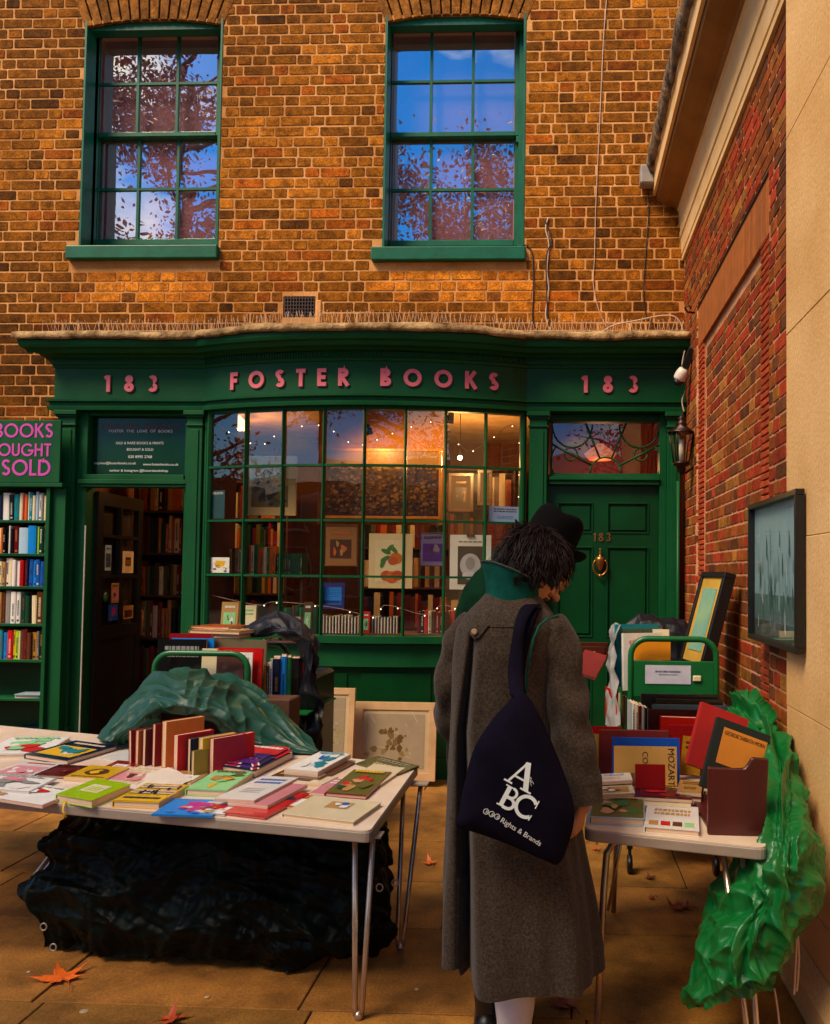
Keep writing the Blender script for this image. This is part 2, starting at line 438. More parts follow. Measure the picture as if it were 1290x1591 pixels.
M_LEAD = mat('weathered_lead', (.07, .032, .010), rough=.9, spec=.1, col2=(.52, .33, .15), vscale=7, bump=.9, bscale=45, bdist=.012, detail=8)
M_MOSS = mat('lead_edge', (.16, .10, .03), rough=.8, col2=(.46, .36, .24), vscale=7, bump=.7, bscale=50, detail=8)
M_WIRE = mat('spike_wire', (.80, .55, .34), rough=.4, metal=.3)
M_STONE = mat('render_stone', (.70, .39, .14), rough=.92, spec=.15, col2=(.84, .52, .22), vscale=1.6, bump=.45, bscale=60, bdist=.005, fine=.08)
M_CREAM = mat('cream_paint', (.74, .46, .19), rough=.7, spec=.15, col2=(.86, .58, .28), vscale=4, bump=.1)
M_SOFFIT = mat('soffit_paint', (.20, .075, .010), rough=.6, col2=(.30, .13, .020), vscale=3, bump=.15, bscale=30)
M_DARKED = mat('lead_gutter', (.02, .012, .008), rough=.8, col2=(.30, .19, .09), vscale=9, bump=1.0, bscale=30, bdist=.02, detail=8)
M_SLAB = mat('york_stone', (1, 1, 1), rough=.72, spec=.25, objcol=True, var=.38, vscale=5, bump=.6, bscale=70, bdist=.004, world=True, rough2=.92, fine=.18, detail=8)
M_JOINT = mat('paving_joint', (.05, .022, .008), rough=.95)
M_BLACK = mat('black_paint', (.006, .006, .006), rough=.4)
M_PINK = mat('sign_pink', (.83, .16, .20), rough=.5, var=.05)
M_MAGENTA = mat('sign_magenta', (.62, .055, .42), rough=.5, var=.05)
M_SHADOWRED = mat('letter_edge', (.10, .006, .012), rough=.5)
M_WHITE = mat('white_print', (.75, .75, .70), rough=.6, var=.05)
M_RED = mat('dim_red_print', (.22, .025, .02), rough=.6, var=.05)
M_GLASS = glass_mat('window_glass', .06, (.96, .97, .95), .0, .10)
M_SASH = glass_mat('sash_glass', .60, (.95, .95, .95), .0, .10)
M_PICGLASS = glass_mat('picture_glass', .10)
M_BLIND = mat('mauve_blind', (.95, .44, .50), rough=.9, var=.1)
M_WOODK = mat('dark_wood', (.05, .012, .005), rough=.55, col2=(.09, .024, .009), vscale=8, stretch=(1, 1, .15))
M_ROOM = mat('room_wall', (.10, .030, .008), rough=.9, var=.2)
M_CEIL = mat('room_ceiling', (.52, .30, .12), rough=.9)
M_BRASS = mat('aged_brass', (.42, .17, .045), rough=.35, metal=.85, var=.2)
M_CABLE = mat('pale_cable', (.50, .34, .24), rough=.6)
M_DCABLE = mat('dark_cable', (.012, .008, .006), rough=.6)
M_RUBBED = mat('rubbed_brick', (1, 1, 1), rough=.8, objcol=True, attr=True, var=.12, vscale=12, bump=.2, bscale=90, world=True)

# ================================================================== BRICKWORK
def brick_verts(l, h, d, jit=.0018, proud=.0016):
    """u along the course, v out of the wall (towards -v the front), w up"""
    hl, hh = l / 2, h / 2; c = min(.006, hh * .35)
    base = [(-hl + c, -hh), (hl - c, -hh), (hl, -hh + c), (hl, hh - c), (hl - c, hh), (-hl + c, hh), (-hl, hh - c), (-hl, -hh + c)]
    base = [(a + uni(-jit, jit), b + uni(-jit, jit)) for a, b in base]
    tilt, tx = uni(-.0009, .0009), uni(-.0009, .0009)
    vs = [(a, 0, b) for a, b in base]
    k = 1 - .0035 / hl, 1 - .0032 / hh
    vs += [(a * k[0] + uni(-.001, .001), -proud + tilt * a / hl + tx * b / hh, b * k[1] + uni(-.001, .001)) for a, b in base]
    vs += [(a, d, b) for a, b in base]
    fs = [tuple(range(8, 16))]
    for i in range(8):
        j = (i + 1) % 8
        fs += [(i, j, j + 8, i + 8), (j, i, i + 16, j + 16)]
    return vs, fs
def lay_bricks(u0, u1, z0, z1, pitch, ls, lh, mort, holes, frame, parent, matb, colf, pick, name='brick', skip=None):
    """Flemish bond. frame(u, out, z) -> world. pick(u, z): preference, the 300 highest become single parts"""
    variants = {}
    def var_mesh(l):
        k = round(l, 3)
        if k not in variants:
            variants[k] = []
            for _ in range(5):
                mb = MB(); vs, fs = brick_verts(l, pitch - mort, .03); mb.add(vs, fs, 0, (1, 1, 1))
                me = mb.mesh(name, matb); variants[k].append(me)
        return random.choice(variants[k])
    whole, rest = [], []
    n = int((z1 - z0) / pitch)
    for i in range(n + 1):
        zc = z0 + (i + .5) * pitch
        if zc + pitch / 2 > z1 + .001: break
        spans = [(u0, u1)]
        for a, b, c, d in holes:
            if zc + pitch * .45 > c and zc - pitch * .45 < d:
                new = []
                for s, e in spans:
                    if b <= s or a >= e: new.append((s, e)); continue
                    if a > s: new.append((s, a))
                    if b < e: new.append((b, e))
                spans = new
        u = u0 - uni(.02, .06) - (0 if i % 2 else (ls + lh) / 2 + mort * .5); head = bool(i % 2)
        while u < u1:
            l = (lh if head else ls) * uni(.97, 1.03); lay = l
            head = not head if rnd() > .06 else head
            for s, e in spans:
                a, b = max(u, s), min(u + l, e)
                if b - a > .028:
                    full = (b - a) > l - 1e-6
                    cu = (a + b) / 2; zz = zc + uni(-.0015, .0015)
                    if full: whole.append((pick(cu, zc) * (1.0 if l > ls * .9 else .8), cu, zz, ls if l > ls * .9 else lh, colf(cu, zc)))
                    else: rest.append((cu, zz, b - a, colf(cu, zc)))
            u += l + mort
    whole.sort(key=lambda t: -t[0])
    X = frame(1, 0, 0) - frame(0, 0, 0); Yv = frame(0, -1, 0) - frame(0, 0, 0)
    rot = Matrix((X, Yv, Vector((0, 0, 1)))).transposed().to_4x4()
    for pr, cu, zz, l, c in whole[:300]:
        o = bpy.data.objects.new(name, var_mesh(l)); C.objects.link(o); o.parent = parent
        p = frame(cu, 0, zz)
        o.matrix_local = Matrix.Translation(p) @ rot; o.color = (*c, 1)
    mb = MB()
    for cu, zz, l, c in [(b, c_, d, e) for a, b, c_, d, e in whole[300:]] + rest:
        if skip and skip(cu, zz): continue
        vs, fs = brick_verts(l, pitch - mort, .03)
        mb.add(vs, fs, 0, c, False, Matrix.Translation(frame(cu, 0, zz)) @ rot)
    return mb.build('brickwork', matb, parent, kind='stuff')
def wall_cells(mb, u0, u1, z0, z1, holes, boxf):
    us = sorted({u0, u1} | {h[0] for h in holes} | {h[1] for h in holes}); zs = sorted({z0, z1} | {h[2] for h in holes} | {h[3] for h in holes})
    us = [u for u in us if u0 <= u <= u1]; zs = [z for z in zs if z0 <= z <= z1]
    for a, b in zip(us, us[1:]):
        run = None
        for c, d in zip(zs, zs[1:]):
            cu, cz = (a + b) / 2, (c + d) / 2
            inside = any(h[0] < cu < h[1] and h[2] < cz < h[3] for h in holes)
            if inside:
                if run: boxf(mb, a, b, *run); run = None
            else: run = (run[0], d) if run else (c, d)
        if run: boxf(mb, a, b, *run)

YW = 6.2                      # face of the brick facade
PITCH = .0806
XC = W(1062, 700, YW).x       # inside corner between facade and side wall
lw = rect(128, 30, 343, 384, YW); rw = rect(597, 22, 816, 386, YW)
XL, ZT = -6.2, 6.9
SHOP_X0 = W(88, 700, YW).x
shop_hole = (SHOP_X0 + .02, XC + .5, -1, 3.02)
case_hole = (XL + 1.6, SHOP_X0 + .02, -1, W(40, 655, YW).z)
vent = rect(440, 460, 490, 493, YW)

# ---- brick building (upper facade)
house = empty('brick_house', (0, 0, 0), 'old yellow-brown stock brick house front with two green sash windows above the shop', 'building')
mb = MB()
holes = [(lw[0], lw[1], lw[2], lw[3]), (rw[0], rw[1], rw[2], rw[3]), (vent[0], vent[1], vent[2], vent[3]), shop_hole]
wall_cells(mb, XL, XC + .01, -.2, ZT, holes, lambda m, a, b, c, d: m.box(a, b, YW + .0025, YW + .2, c, d))
mb.build('mortar_wall', M_MORT, house)
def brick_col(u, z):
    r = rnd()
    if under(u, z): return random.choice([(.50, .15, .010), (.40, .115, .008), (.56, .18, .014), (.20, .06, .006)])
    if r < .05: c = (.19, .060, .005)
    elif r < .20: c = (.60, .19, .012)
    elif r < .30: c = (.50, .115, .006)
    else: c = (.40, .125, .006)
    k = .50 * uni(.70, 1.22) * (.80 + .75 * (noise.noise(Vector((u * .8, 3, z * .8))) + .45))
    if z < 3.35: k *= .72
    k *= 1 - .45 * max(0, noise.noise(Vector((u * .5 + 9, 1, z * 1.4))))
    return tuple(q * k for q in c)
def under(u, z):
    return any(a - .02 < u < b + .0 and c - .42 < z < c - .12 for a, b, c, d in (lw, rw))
bl = 1.0
def arch_hole(wn): return (wn[0] - .03, wn[1] + .03, wn[3] - .01, wn[3] + .34)
sill = .13
bh = [(lw[0] - .005, lw[1] + .005, lw[2] - .005, lw[3]), (rw[0] - .005, rw[1] + .005, rw[2] - .005, rw[3]), arch_hole(lw), arch_hole(rw),
      (lw[0] - .08, lw[1] + .02, lw[2] - .115, lw[2]), (rw[0] - .08, rw[1] + .02, rw[2] - .115, rw[2]),
      (vent[0] - .01, vent[1] + .01, vent[2] - .01, vent[3] + .01), shop_hole, (XL, SHOP_X0, -1, .02)]
fr = lambda u, out, z: Vector((u, YW - out, z))
# the 300 picked are in plain view: between and below the windows
def pickf(u, z): return -abs(z - 4.35) * 1.0 - abs(u + 1.3) * .75 + (-5 if z > 5.7 or z < 3.2 or u < -3.9 or u > .7 else 0)
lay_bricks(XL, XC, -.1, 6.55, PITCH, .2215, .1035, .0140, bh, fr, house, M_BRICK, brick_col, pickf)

def jack_arch(wn):
    """soldier bricks fanned over a window"""
    cx = (wn[0] + wn[1]) / 2; zb = wn[3]; half = (wn[1] - wn[0]) / 2; n = 15; rise = .055
    for k in range(n):
        t0, t1 = -1 + 2 * k / n, -1 + 2 * (k + 1) / n
        g = .006
        def pt(t, top):
            x = cx + t * (half + (.12 if top else .0) + .01)
            z = zb - rise * (t * t) + (.30 if top else 0)
            return x, z
        a, b, c, d = pt(t0, 0), pt(t1, 0), pt(t1, 1), pt(t0, 1)
        poly = [Vector((a[0] + g, YW - .003, a[1])), Vector((b[0] - g, YW - .003, b[1])), Vector((c[0] - g, YW - .003, c[1])), Vector((d[0] + g, YW - .003, d[1]))]
        m = MB().prism(poly, (0, .033, 0), 0, (1, 1, 1)); k2 = uni(.5, .8)
        m.build('arch_brick', M_BRICK, house, color=(.36 * k2, .13 * k2, .02 * k2), bevel=.004)
    # mortar that closes the arch haunches
    poly = [Vector((cx - half - .03, YW + .0025, zb + .34)), Vector((cx + half + .03, YW + .0025, zb + .34))]
    low = [Vector((cx + t / 12 * (half + .012), YW + .0025, zb - rise * (t / 12) ** 2 + .004)) for t in range(12, -13, -1)]
    m = MB().prism(poly + low, (0, .02, 0)); m.build('arch_mortar', M_MORT, house)

def sash_window(wn, gx0, gy0, gx1, gy1, mid, skewlabel):
    """timber box sash; glass area from the survey rectangle"""
    a, b, c, d = wn
    f = MB(); yo, yb = YW + .004, YW + .17
    # painted reveals
    f.box(a - .002, a + .018, YW - .004, yb, c, d); f.box(b - .018, b + .002, YW - .004, yb, c, d)
    g0, g1, gz0, gz1 = rect(gx0, gy0, gx1, gy1, yb + .05)
    # outer box frame
    f.box(a + .018, g0 - .035, yb - .045, yb + .03, c, d); f.box(g1 + .035, b - .018, yb - .045, yb + .03, c, d)
    f.box(a + .018, b - .018, yb - .05, yb + .028, gz1 + .035, d + .02)
    f.box(a + .018, b - .018, yb - .02, yb + .028, c, c + .025)
    win = f.build('window', M_WGREEN, house, bevel=.004)
    zm = W((gx0 + gx1) / 2, mid, yb + .05).z
    # head of the opening, dark underside
    MB().box(a + .002, b - .002, YW + .032, yb - .051, d - .062, d + .05).build('window_head', M_WGREEN, win)
    # sashes: upper in front
    for k, (z0, z1, yy) in enumerate(((zm - .02, gz1 + .035, yb + .0), (gz0 - .05, zm + .02, yb + .045))):
        s = MB(); e = .035
        s.box(g0 - e, g0, yy, yy + .04, z0, z1); s.box(g1, g1 + e, yy, yy + .04, z0, z1)
        lo = gz0 if k else zm + .018; hi = zm - .018 if k else gz1
        s.box(g0, g1, yy + .001, yy + .039, z0, lo); s.box(g0, g1, yy + .001, yy + .039, hi, z1)
        s.build('sash', M_WGREEN, win, bevel=.004)
        gb = MB()
        for q in (1, 2):
            x = g0 + (g1 - g0) * q / 3; gb.box(x - .010, x + .010, yy + .004, yy + .03, lo, hi)
        zz = (lo + hi) / 2; gb.box(g0, g1, yy + .006, yy + .028, zz - .010, zz + .010)
        gb.build('glazing_bar', M_WGREEN, win)
        if k == 0:
            hn = MB(); hn.box(g0 - e, g0 - e + .022, yy + .002, yy + .038, z0 - .05, z0); hn.box(g1 + e - .022, g1 + e, yy + .002, yy + .038, z0 - .05, z0)
            hn.build('sash_horn', M_WGREEN, win, bevel=.003)
        for q in range(3):
            for r_ in range(2):
                x0 = g0 + (g1 - g0) * q / 3 + .008; x1 = g0 + (g1 - g0) * (q + 1) / 3 - .008
                z0_ = lo + (hi - lo) * r_ / 2 + .004; z1_ = lo + (hi - lo) * (r_ + 1) / 2 - .004
                tl, tz = uni(-.0012, .0012), uni(-.0012, .0012)
                p = MB(); n = 2
                p.add([(x0, yy + .02 - tl, z0_), (x1, yy + .02 + tl, z0_), (x1, yy + .02 + tl + tz, z1_), (x0, yy + .02 - tl + tz, z1_)], [(0, 1, 2, 3)])
                p.build('pane', M_SASH, win)
    # blind and dark room behind
    MB().box(g0 - .04, g1 + .04, yb + .088, yb + .092, gz0 - .1, gz1 + .05).build('blind', M_BLIND, win)
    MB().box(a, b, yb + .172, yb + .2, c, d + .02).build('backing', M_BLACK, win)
    # sill
    sl = MB(); sl.box(a - .075, b + .015, YW - .055, yb - .045, c - .105, c - .002)
    sl.build('window_sill', M_WGREEN, house, bevel=.008, seg=2)
for wn in (lw, rw): jack_arch(wn)
sash_window(lw, 156, 60, 339, 371, 213, 'left')
sash_window(rw, 606, 53, 800, 373, 213, 'right')
# air brick
v = MB(); a, b, c, d = vent
v.box(a, b, YW + .06, YW + .08, c, d)
for k in range(11):
    x = a + (b - a) * (k + .5) / 11; v.box(x - .004, x + .004, YW + .004, YW + .02, c, d)
for k in range(6):
    z = c + (d - c) * (k + .5) / 6; v.box(a, b, YW + .006, YW + .018, z - .004, z + .004)
v.build('air_vent', mat('vent_iron', (.035, .012, .008), rough=.7), house)
MB().box(vent[1] + .005, vent[1] + .05, YW - .006, YW + .01, vent[2] - .05, vent[3] - .03).build('mortar_patch', M_MORT, house, bevel=.01)

# ================================================================== SIDE BUILDING (right)
side = empty('side_wall_building', (XC, 4.7, 0), 'red brick side wall with blocked window recess and cream cornice on the right', 'building')
side.location = (0, 0, 0)
YP = WX(1236, 760, XC).y      # where the rendered pier begins
def wz(px, py): p = WX(px, py, XC); return p.y, p.z
ry1 = wz(1195, 255)[0]; rz = round(wz(1195, 255)[1] / .0672) * .0672; iy1 = wz(1175, 390)[0]; iz = wz(1175, 390)[1]
RY0 = 5.62; IY0 = 5.42
CORZ = 3.83
rf = lambda u, out, z: Vector((XC - out, u, z))
RP = .0672
redholes = [(ry1, RY0, -1, rz)]
def red_col(u, z):
    r = rnd()
    if r < .14: c = (.18, .055, .018)
    elif r < .42: c = (.42, .050, .014)
    elif r < .55: c = (.42, .16, .025)
    else: c = (.34, .085, .014)
    k = .72 * uni(.7, 1.3); return tuple(q * k for q in c)
m = MB()
wall_cells(m, YP - .3, YW, -.1, CORZ, redholes, lambda m_, a, b, c, d: m_.box(XC + .0025, XC + .25, a, b, c, d))
m.box(XC + .0325, XC + .25, ry1, RY0, -.1, rz); 
m.build('mortar_wall', M_RMORT, side)
inf = lambda u, out, z: Vector((XC + .055 - out, u, z))
mi = MB(); mi.box(XC + .0300, XC + .0324, ry1 + .001, iy1, -.1, rz - .001); mi.build('jamb_mortar', M_RMORT, side)
near = lambda u, z: -abs(u - 3.9) * 1.0 - abs(z - 1.9) * .45
# main face
lay_bricks(YP - .05, YW - .002, 0, CORZ, RP, .2115, .0995, .0105, redholes + [(-9, 9, CORZ - .0, 9)], rf, side, M_RBRICK, red_col, lambda u, z: -u * 1.2 - abs(z - 2.2) * .3)
# blocked opening, set back
def inf_cells():
    vs = MB()
    n = int(iz / RP); 
    for i in range(n):
        zc = (i + .5) * RP; u = iy1 - uni(0, .2); hd = i % 2
        while u < IY0:
            l = (.1 if hd else .212); hd = not hd
            a, b = max(u, iy1 + .004), min(u + l, IY0 - .004)
            if b - a > .03:
                v_, f_ = brick_verts(b - a, RP - .011, .02)
                rot = Matrix(((0, 1, 0), (1, 0, 0), (0, 0, 1))).to_4x4()
                vs.add(v_, f_, 0, red_col(u, zc), False, Matrix.Translation((XC + .0305, (a + b) / 2, zc)) @ rot)
            u += l + .011
    vs.build('infill_brickwork', M_RBRICK, side, kind='stuff')
inf_cells()
# narrow closer bricks of the jambs, flush dark gap between them and the infill
jb = MB()
for (a, b) in ((ry1 + .006, iy1 - .03), (IY0 + .02, RY0 - .005)):
    z = .01
    while z < iz:
        v_, f_ = brick_verts(b - a, .026, .02, .0008, .002)
        rot = Matrix(((0, 1, 0), (1, 0, 0), (0, 0, 1))).to_4x4()
        k = uni(.8, 1.15); jb.add(v_, f_, 0, (.38 * k, .06 * k, .018 * k), False, Matrix.Translation((XC + .014, (a + b) / 2, z + .013)) @ rot); z += .034
jb.build('closer_brickwork', M_RBRICK, side, kind='stuff')
MB().box(XC + .0262, XC + .0299, ry1 + .004, iy1 - .026, -.1, iz).build('jamb_bed', M_RMORT, side)
MB().box(XC + .0262, XC + .0299, IY0 + .016, RY0 - .004, -.1, iz).build('jamb_bed', M_RMORT, side)
# rubbed brick flat arch
n = 62
for k in range(n):
    a = ry1 + .004 + (RY0 - ry1 - .008) * k / n; b = ry1 + .004 + (RY0 - ry1 - .008) * (k + 1) / n
    q = uni(.82, 1.12)
    MB().box(XC + .010, XC + .030, a + .002, b - .002, iz + .004, rz - .012, 0, (1, 1, 1)).build('rubbed_brick', M_RUBBED, side, color=(.36 * q, .095 * q, .008 * q))
MB().box(XC + .004, XC + .03, ry1, RY0, rz - .012, rz).build('arch_shadow_strip', M_BLACK, side)  # solid black strip, stands in for the shadow along the recess head
# cornice
prof = [(XC + .003, CORZ), (XC - .018, CORZ), (XC - .018, CORZ + .035), (XC - .014, CORZ + .038), (XC - .014, CORZ + .046), (XC - .022, CORZ + .05), (XC - .026, CORZ + .17),
        (XC - .034, CORZ + .175), (XC - .036, CORZ + .215), (XC - .03, CORZ + .22), (XC - .042, CORZ + .37), (XC - .055, CORZ + .385), (XC + .003, CORZ + .385)]
def extr(prof, y0, y1, name, m, par, bev=0):
    mb = MB(); n = len(prof)
    mb.prism([Vector((x, y0, z)) for x, z in prof], (0, y1 - y0, 0)); return mb.build(name, m, par, bevel=bev)
extr(prof, YP - 2.3, YW - .003, 'cornice_moulding', M_CREAM, side)
z0 = CORZ + .386
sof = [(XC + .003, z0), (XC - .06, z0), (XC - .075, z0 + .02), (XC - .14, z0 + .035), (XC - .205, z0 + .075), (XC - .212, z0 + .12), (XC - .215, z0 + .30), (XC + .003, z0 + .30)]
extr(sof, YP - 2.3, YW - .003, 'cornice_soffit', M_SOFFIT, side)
fas = [(XC - .2155, z0 + .11), (XC - .236, z0 + .115), (XC - .24, z0 + .23), (XC - .250, z0 + .24), (XC - .2155, z0 + .30)]
extr(fas, YP - 2.3, YW - .003, 'cornice_fascia', M_CREAM, side)
g = []
for j in range(220):
    y = YP - 2.3 + (YW - .003 - YP + 2.3) * j / 219; row = []
    for x, z in ((XC - .2505, z0 + .235), (XC - .270, z0 + .245), (XC - .29, z0 + .30), (XC - .292, z0 + .37), (XC - .27, z0 + .42), (XC + .0, z0 + .43)):
        row.append(Vector((x + .012 * noise.noise(Vector((x * 9, y * 7, z * 9))), y, z + .016 * noise.noise(Vector((x * 7, y * 9, z * 7 + 4))))))
    g.append(row)
MB().grid(g).build('gutter_edge', M_DARKED, side)
MB().box(XC - .34, XC - .235, YW - .12, YW - .01, z0 + .16, z0 + .30).build('gutter_box', mat('gutter_metal', (.30, .26, .24), rough=.5), side, bevel=.01)
MB().box(XC + .004, XC + .3, YP - 2.3, YW + .3, CORZ + .01, z0 + .6).build('parapet', M_CREAM, side)
# rendered pier
pier = empty('rendered_pier', (0, 0, 0), 'rough cream rendered stone pier at the right edge beside the brick wall', 'pier')
PX0 = XC - .035
zb = [-.05, .33, .98, 1.62, 2.42, 3.2, 4.0, 4.85]
for k in range(len(zb) - 1):
    p = MB(); p.box(PX0 + uni(-.001, .001), XC + .3, YP - 2.6, YP, zb[k] + (.0012 if k else 0), zb[k + 1] - .0012)
    o = p.build('stone_block', M_STONE, pier, bevel=.002)
MB().box(PX0 + .006, XC + .29, YP - 2.59, YP - .006, 0, 4.8).build('joint_core', mat('pier_joint', (.5, .27, .10), rough=.95), pier)
MB().prism([Vector((PX0 - .001, YP + .03, -.05)), Vector((PX0 - .05, YP + .03, -.05)), Vector((PX0 - .05, YP + .03, .10)), Vector((PX0 - .001, YP + .03, .17))], (0, -2.6, 0)).build('plinth', M_STONE, pier, bevel=.01, seg=2)

# ================================================================== PAVEMENT
ground = MB().box(-40, 40, -40, 30, -.5, -.016).build('ground', mat('ground_tarmac', (.05, .028, .014), rough=.9, vscale=2), kind='structure')
pav = empty('pavement', (0, 0, 0)); tag(pav, kind='structure')
MB().box(-9, 3, .2, 6.35, -.015, -.008).build('paving_bed', M_JOINT, pav)
y = 1.75; row = 0
while y < 6.1:
    dep = (.60, .47, .66, .52, .60, .47, .58, .5, .6, .5)[row % 10]; x = -5.4 + uni(0, .5)
    while x < 1.1:
        l = random.choice((.62, .78, .92, .55, .7)); x1 = min(x + l, 1.12)
        if x1 - x > .12:
            s = MB(); g_ = .0035
            tl = uni(-.002, .002)
            s.add([(x + g_, y + g_, -.006), (x1 - g_, y + g_, -.006), (x1 - g_, y + dep - g_, -.006), (x + g_, y + dep - g_, -.006),
                   (x + g_, y + g_, uni(-.002, .001)), (x1 - g_, y + g_, tl), (x1 - g_, y + dep - g_, uni(-.002, .001)), (x + g_, y + dep - g_, tl)],
                  [(4, 5, 6, 7), (0, 1, 5, 4), (1, 2, 6, 5), (2, 3, 7, 6), (3, 0, 4, 7)])
            k = uni(.72, 1.2); s.build('paving_slab', M_SLAB, pav, color=(.28 * k, .118 * k * uni(.95, 1.05), .020 * k), bevel=.003)
        x = x1
    y += dep; row += 1
MB().box(-9, 3, -1.5, 1.7485, -.0079, -.003).build('near_paving', mat('near_stone', (.25, .105, .02), rough=.8, vscale=3), pav)

# ================================================================== SHOPFRONT
YB = 6.08                                     # plane of the shopfront pilasters
shop = empty('shopfront', (0, 0, 0), 'dark green painted timber bookshop front with bowed window and pink fascia letters', 'shopfront')
XB0 = W(316, 800, YB).x; XB1 = W(817, 800, YB).x; BUL = .22
half = (XB1 - XB0) / 2; XM = (XB0 + XB1) / 2
RAD = (half * half + BUL * BUL) / (2 * BUL); CY = YB - BUL + RAD
def bow(x, r=0.0):
    """point and outward normal of the bow at x"""
    dx = max(-half, min(half, x - XM)); a = math.asin(dx / RAD)
    n = Vector((math.sin(a), -math.cos(a), 0))
    return Vector((XM + dx, CY - math.sqrt(RAD * RAD - dx * dx), 0)), n
XE0 = W(88, 620, YB).x; XE1 = XC - .004
def plan(nb=36, x0=XE0, x1=XE1, blend=.0):
    P = [(Vector((x0, YB, 0)), Vector((0, -1, 0)))]
    P.append((Vector((XB0 - .12, YB, 0)), Vector((0, -1, 0))))
    for i in range(nb + 1):
        x = XB0 + (XB1 - XB0) * i / nb; p, n = bow(x); 
        f = min(1, (half - abs(x - XM)) / .18)
        n = (n * f + Vector((0, -1, 0)) * (1 - f)).normalized()
        P.append((p, n))
    P.append((Vector((XB1 + .06, YB, 0)), Vector((0, -1, 0)))); P.append((Vector((x1, YB, 0)), Vector((0, -1, 0))))
    return P
def sweep(prof, P, name, m, par, smooth=False, zfun=None, ret=True):
    mb = MB(); rings = []
    for i, (p, n) in enumerate(P):
        ring = []
        for (o, z) in prof:
            q = p + n * o; zz = z + (zfun(q, o, z) if zfun else 0)
            x = q.x
            if ret and i == 0: x = q.x - max(0, o) * .9      # moulding returns out at the free end
            ring.append(Vector((x, q.y, zz)))
        rings.append(ring)
    mb.loft(rings, 0, None, smooth, True, True)
    return mb.build(name, m, par)
def bz(py, Y=YB): return W(600, py, Y).z
zf0, zf1 = bz(622), bz(573)
PL = plan()
# lower moulding (architrave)
sweep([(-.1, zf0 - .085), (.045, zf0 - .085), (.050, zf0 - .06), (.035, zf0 - .052), (.035, zf0 - .03), (.06, zf0 - .022), (.062, zf0 - .006), (.03, zf0), (-.1, zf0)], PL, 'architrave', M_GREEN, shop)
sweep([(-.1, zf0 + .001), (.012, zf0 + .001), (.012, zf1 - .001), (-.1, zf1 - .001)], PL, 'fascia', M_GREEN, shop)
zt = bz(527, YB - .2)
sweep([(-.1, zf1), (.02, zf1), (.025, zf1 + .02), (.035, zf1 + .025), (.035, zf1 + .065), (.05, zf1 + .07), (.07, zf1 + .085), (.11, zf1 + .10), (.15, zt - .085), (.165, zt - .06), (.19, zt - .05), (.20, zt - .03), (.205, zt), (-.1, zt)], PL, 'cornice', M_GREEN, shop)
# dentils under the bowed cornice
for i in range(118):
    x = XB0 + .02 + (XB1 - XB0 - .04) * i / 117; p, n = bow(x); t = Vector((-n.y, n.x, 0))
    q = p + n * .035
    d = MB(); a = .0065
    vs = []
    for zz in (zf1 + .030, zf1 + .060):
        for s_, o_ in ((-a, 0), (a, 0), (a, .012), (-a, .012)): vs.append(q + t * s_ + n * o_ + Vector((0, 0, zz)))
    d.add(vs, [(0, 1, 2, 3), (7, 6, 5, 4), (0, 4, 5, 1), (1, 5, 6, 2), (2, 6, 7, 3), (3, 7, 4, 0)])
    d.build('dentil', M_GREEN, shop)
# lead covering with a wavy weathered edge
PLd = plan(110, XE0 - .0)
P2 = []
for (p, n) in PLd: P2.append((p, n))
dense = []
for (p, n), (p2, n2) in zip(P2, P2[1:]):
    k = max(1, int((p2 - p).length / .03))
    for q in range(k): dense.append((p.lerp(p2, q / k), n.lerp(n2, q / k).normalized()))
dense.append(P2[-1])
def wav(q, o, z): return .014 * noise.noise(Vector((q.x * 3.1, o * 2, 1))) + .007 * noise.noise(Vector((q.x * 14, o * 9, z * 5))) - (.02 if o > .2 else 0) * noise.noise(Vector((q.x * 1.7, 5, 0)))
sweep([(-.13, zt + .004), (.20, zt + .004), (.222, zt - .004), (.235, zt + .012), (.230, zt + .045), (.20, zt + .06), (.05, zt + .085), (-.115, zt + .13), (-.13, zt + .13)], dense, 'lead_flashing', M_LEAD, shop, True, wav)
# bird spikes
sp = MB()
x = XE0 - .05
while x < XE1 - .02:
    p, n = (bow(x) if XB0 < x < XB1 else (Vector((x, YB, 0)), Vector((0, -1, 0))))
    for o in (.10, .02):
        if rnd() < .93:
            b0 = p + n * (o + uni(-.02, .02)); b0.z = zt + .07 + (.10 - o) * .25
            t0 = b0 + Vector((uni(-.012, .012) + (.018 if o > .05 else -.018), -uni(0, .03), uni(.085, .11)))
            sp.tube([b0, t0], .0021, 4, 0, None, False)
    x += uni(.030, .036)
sp.build('bird_spikes', M_WIRE, shop, kind='stuff')
MB().box(XE0 - .02, XE1, YB - .02, YB - .002, zt + .115, zt + .118).build('spike_strip', M_WIRE, shop)

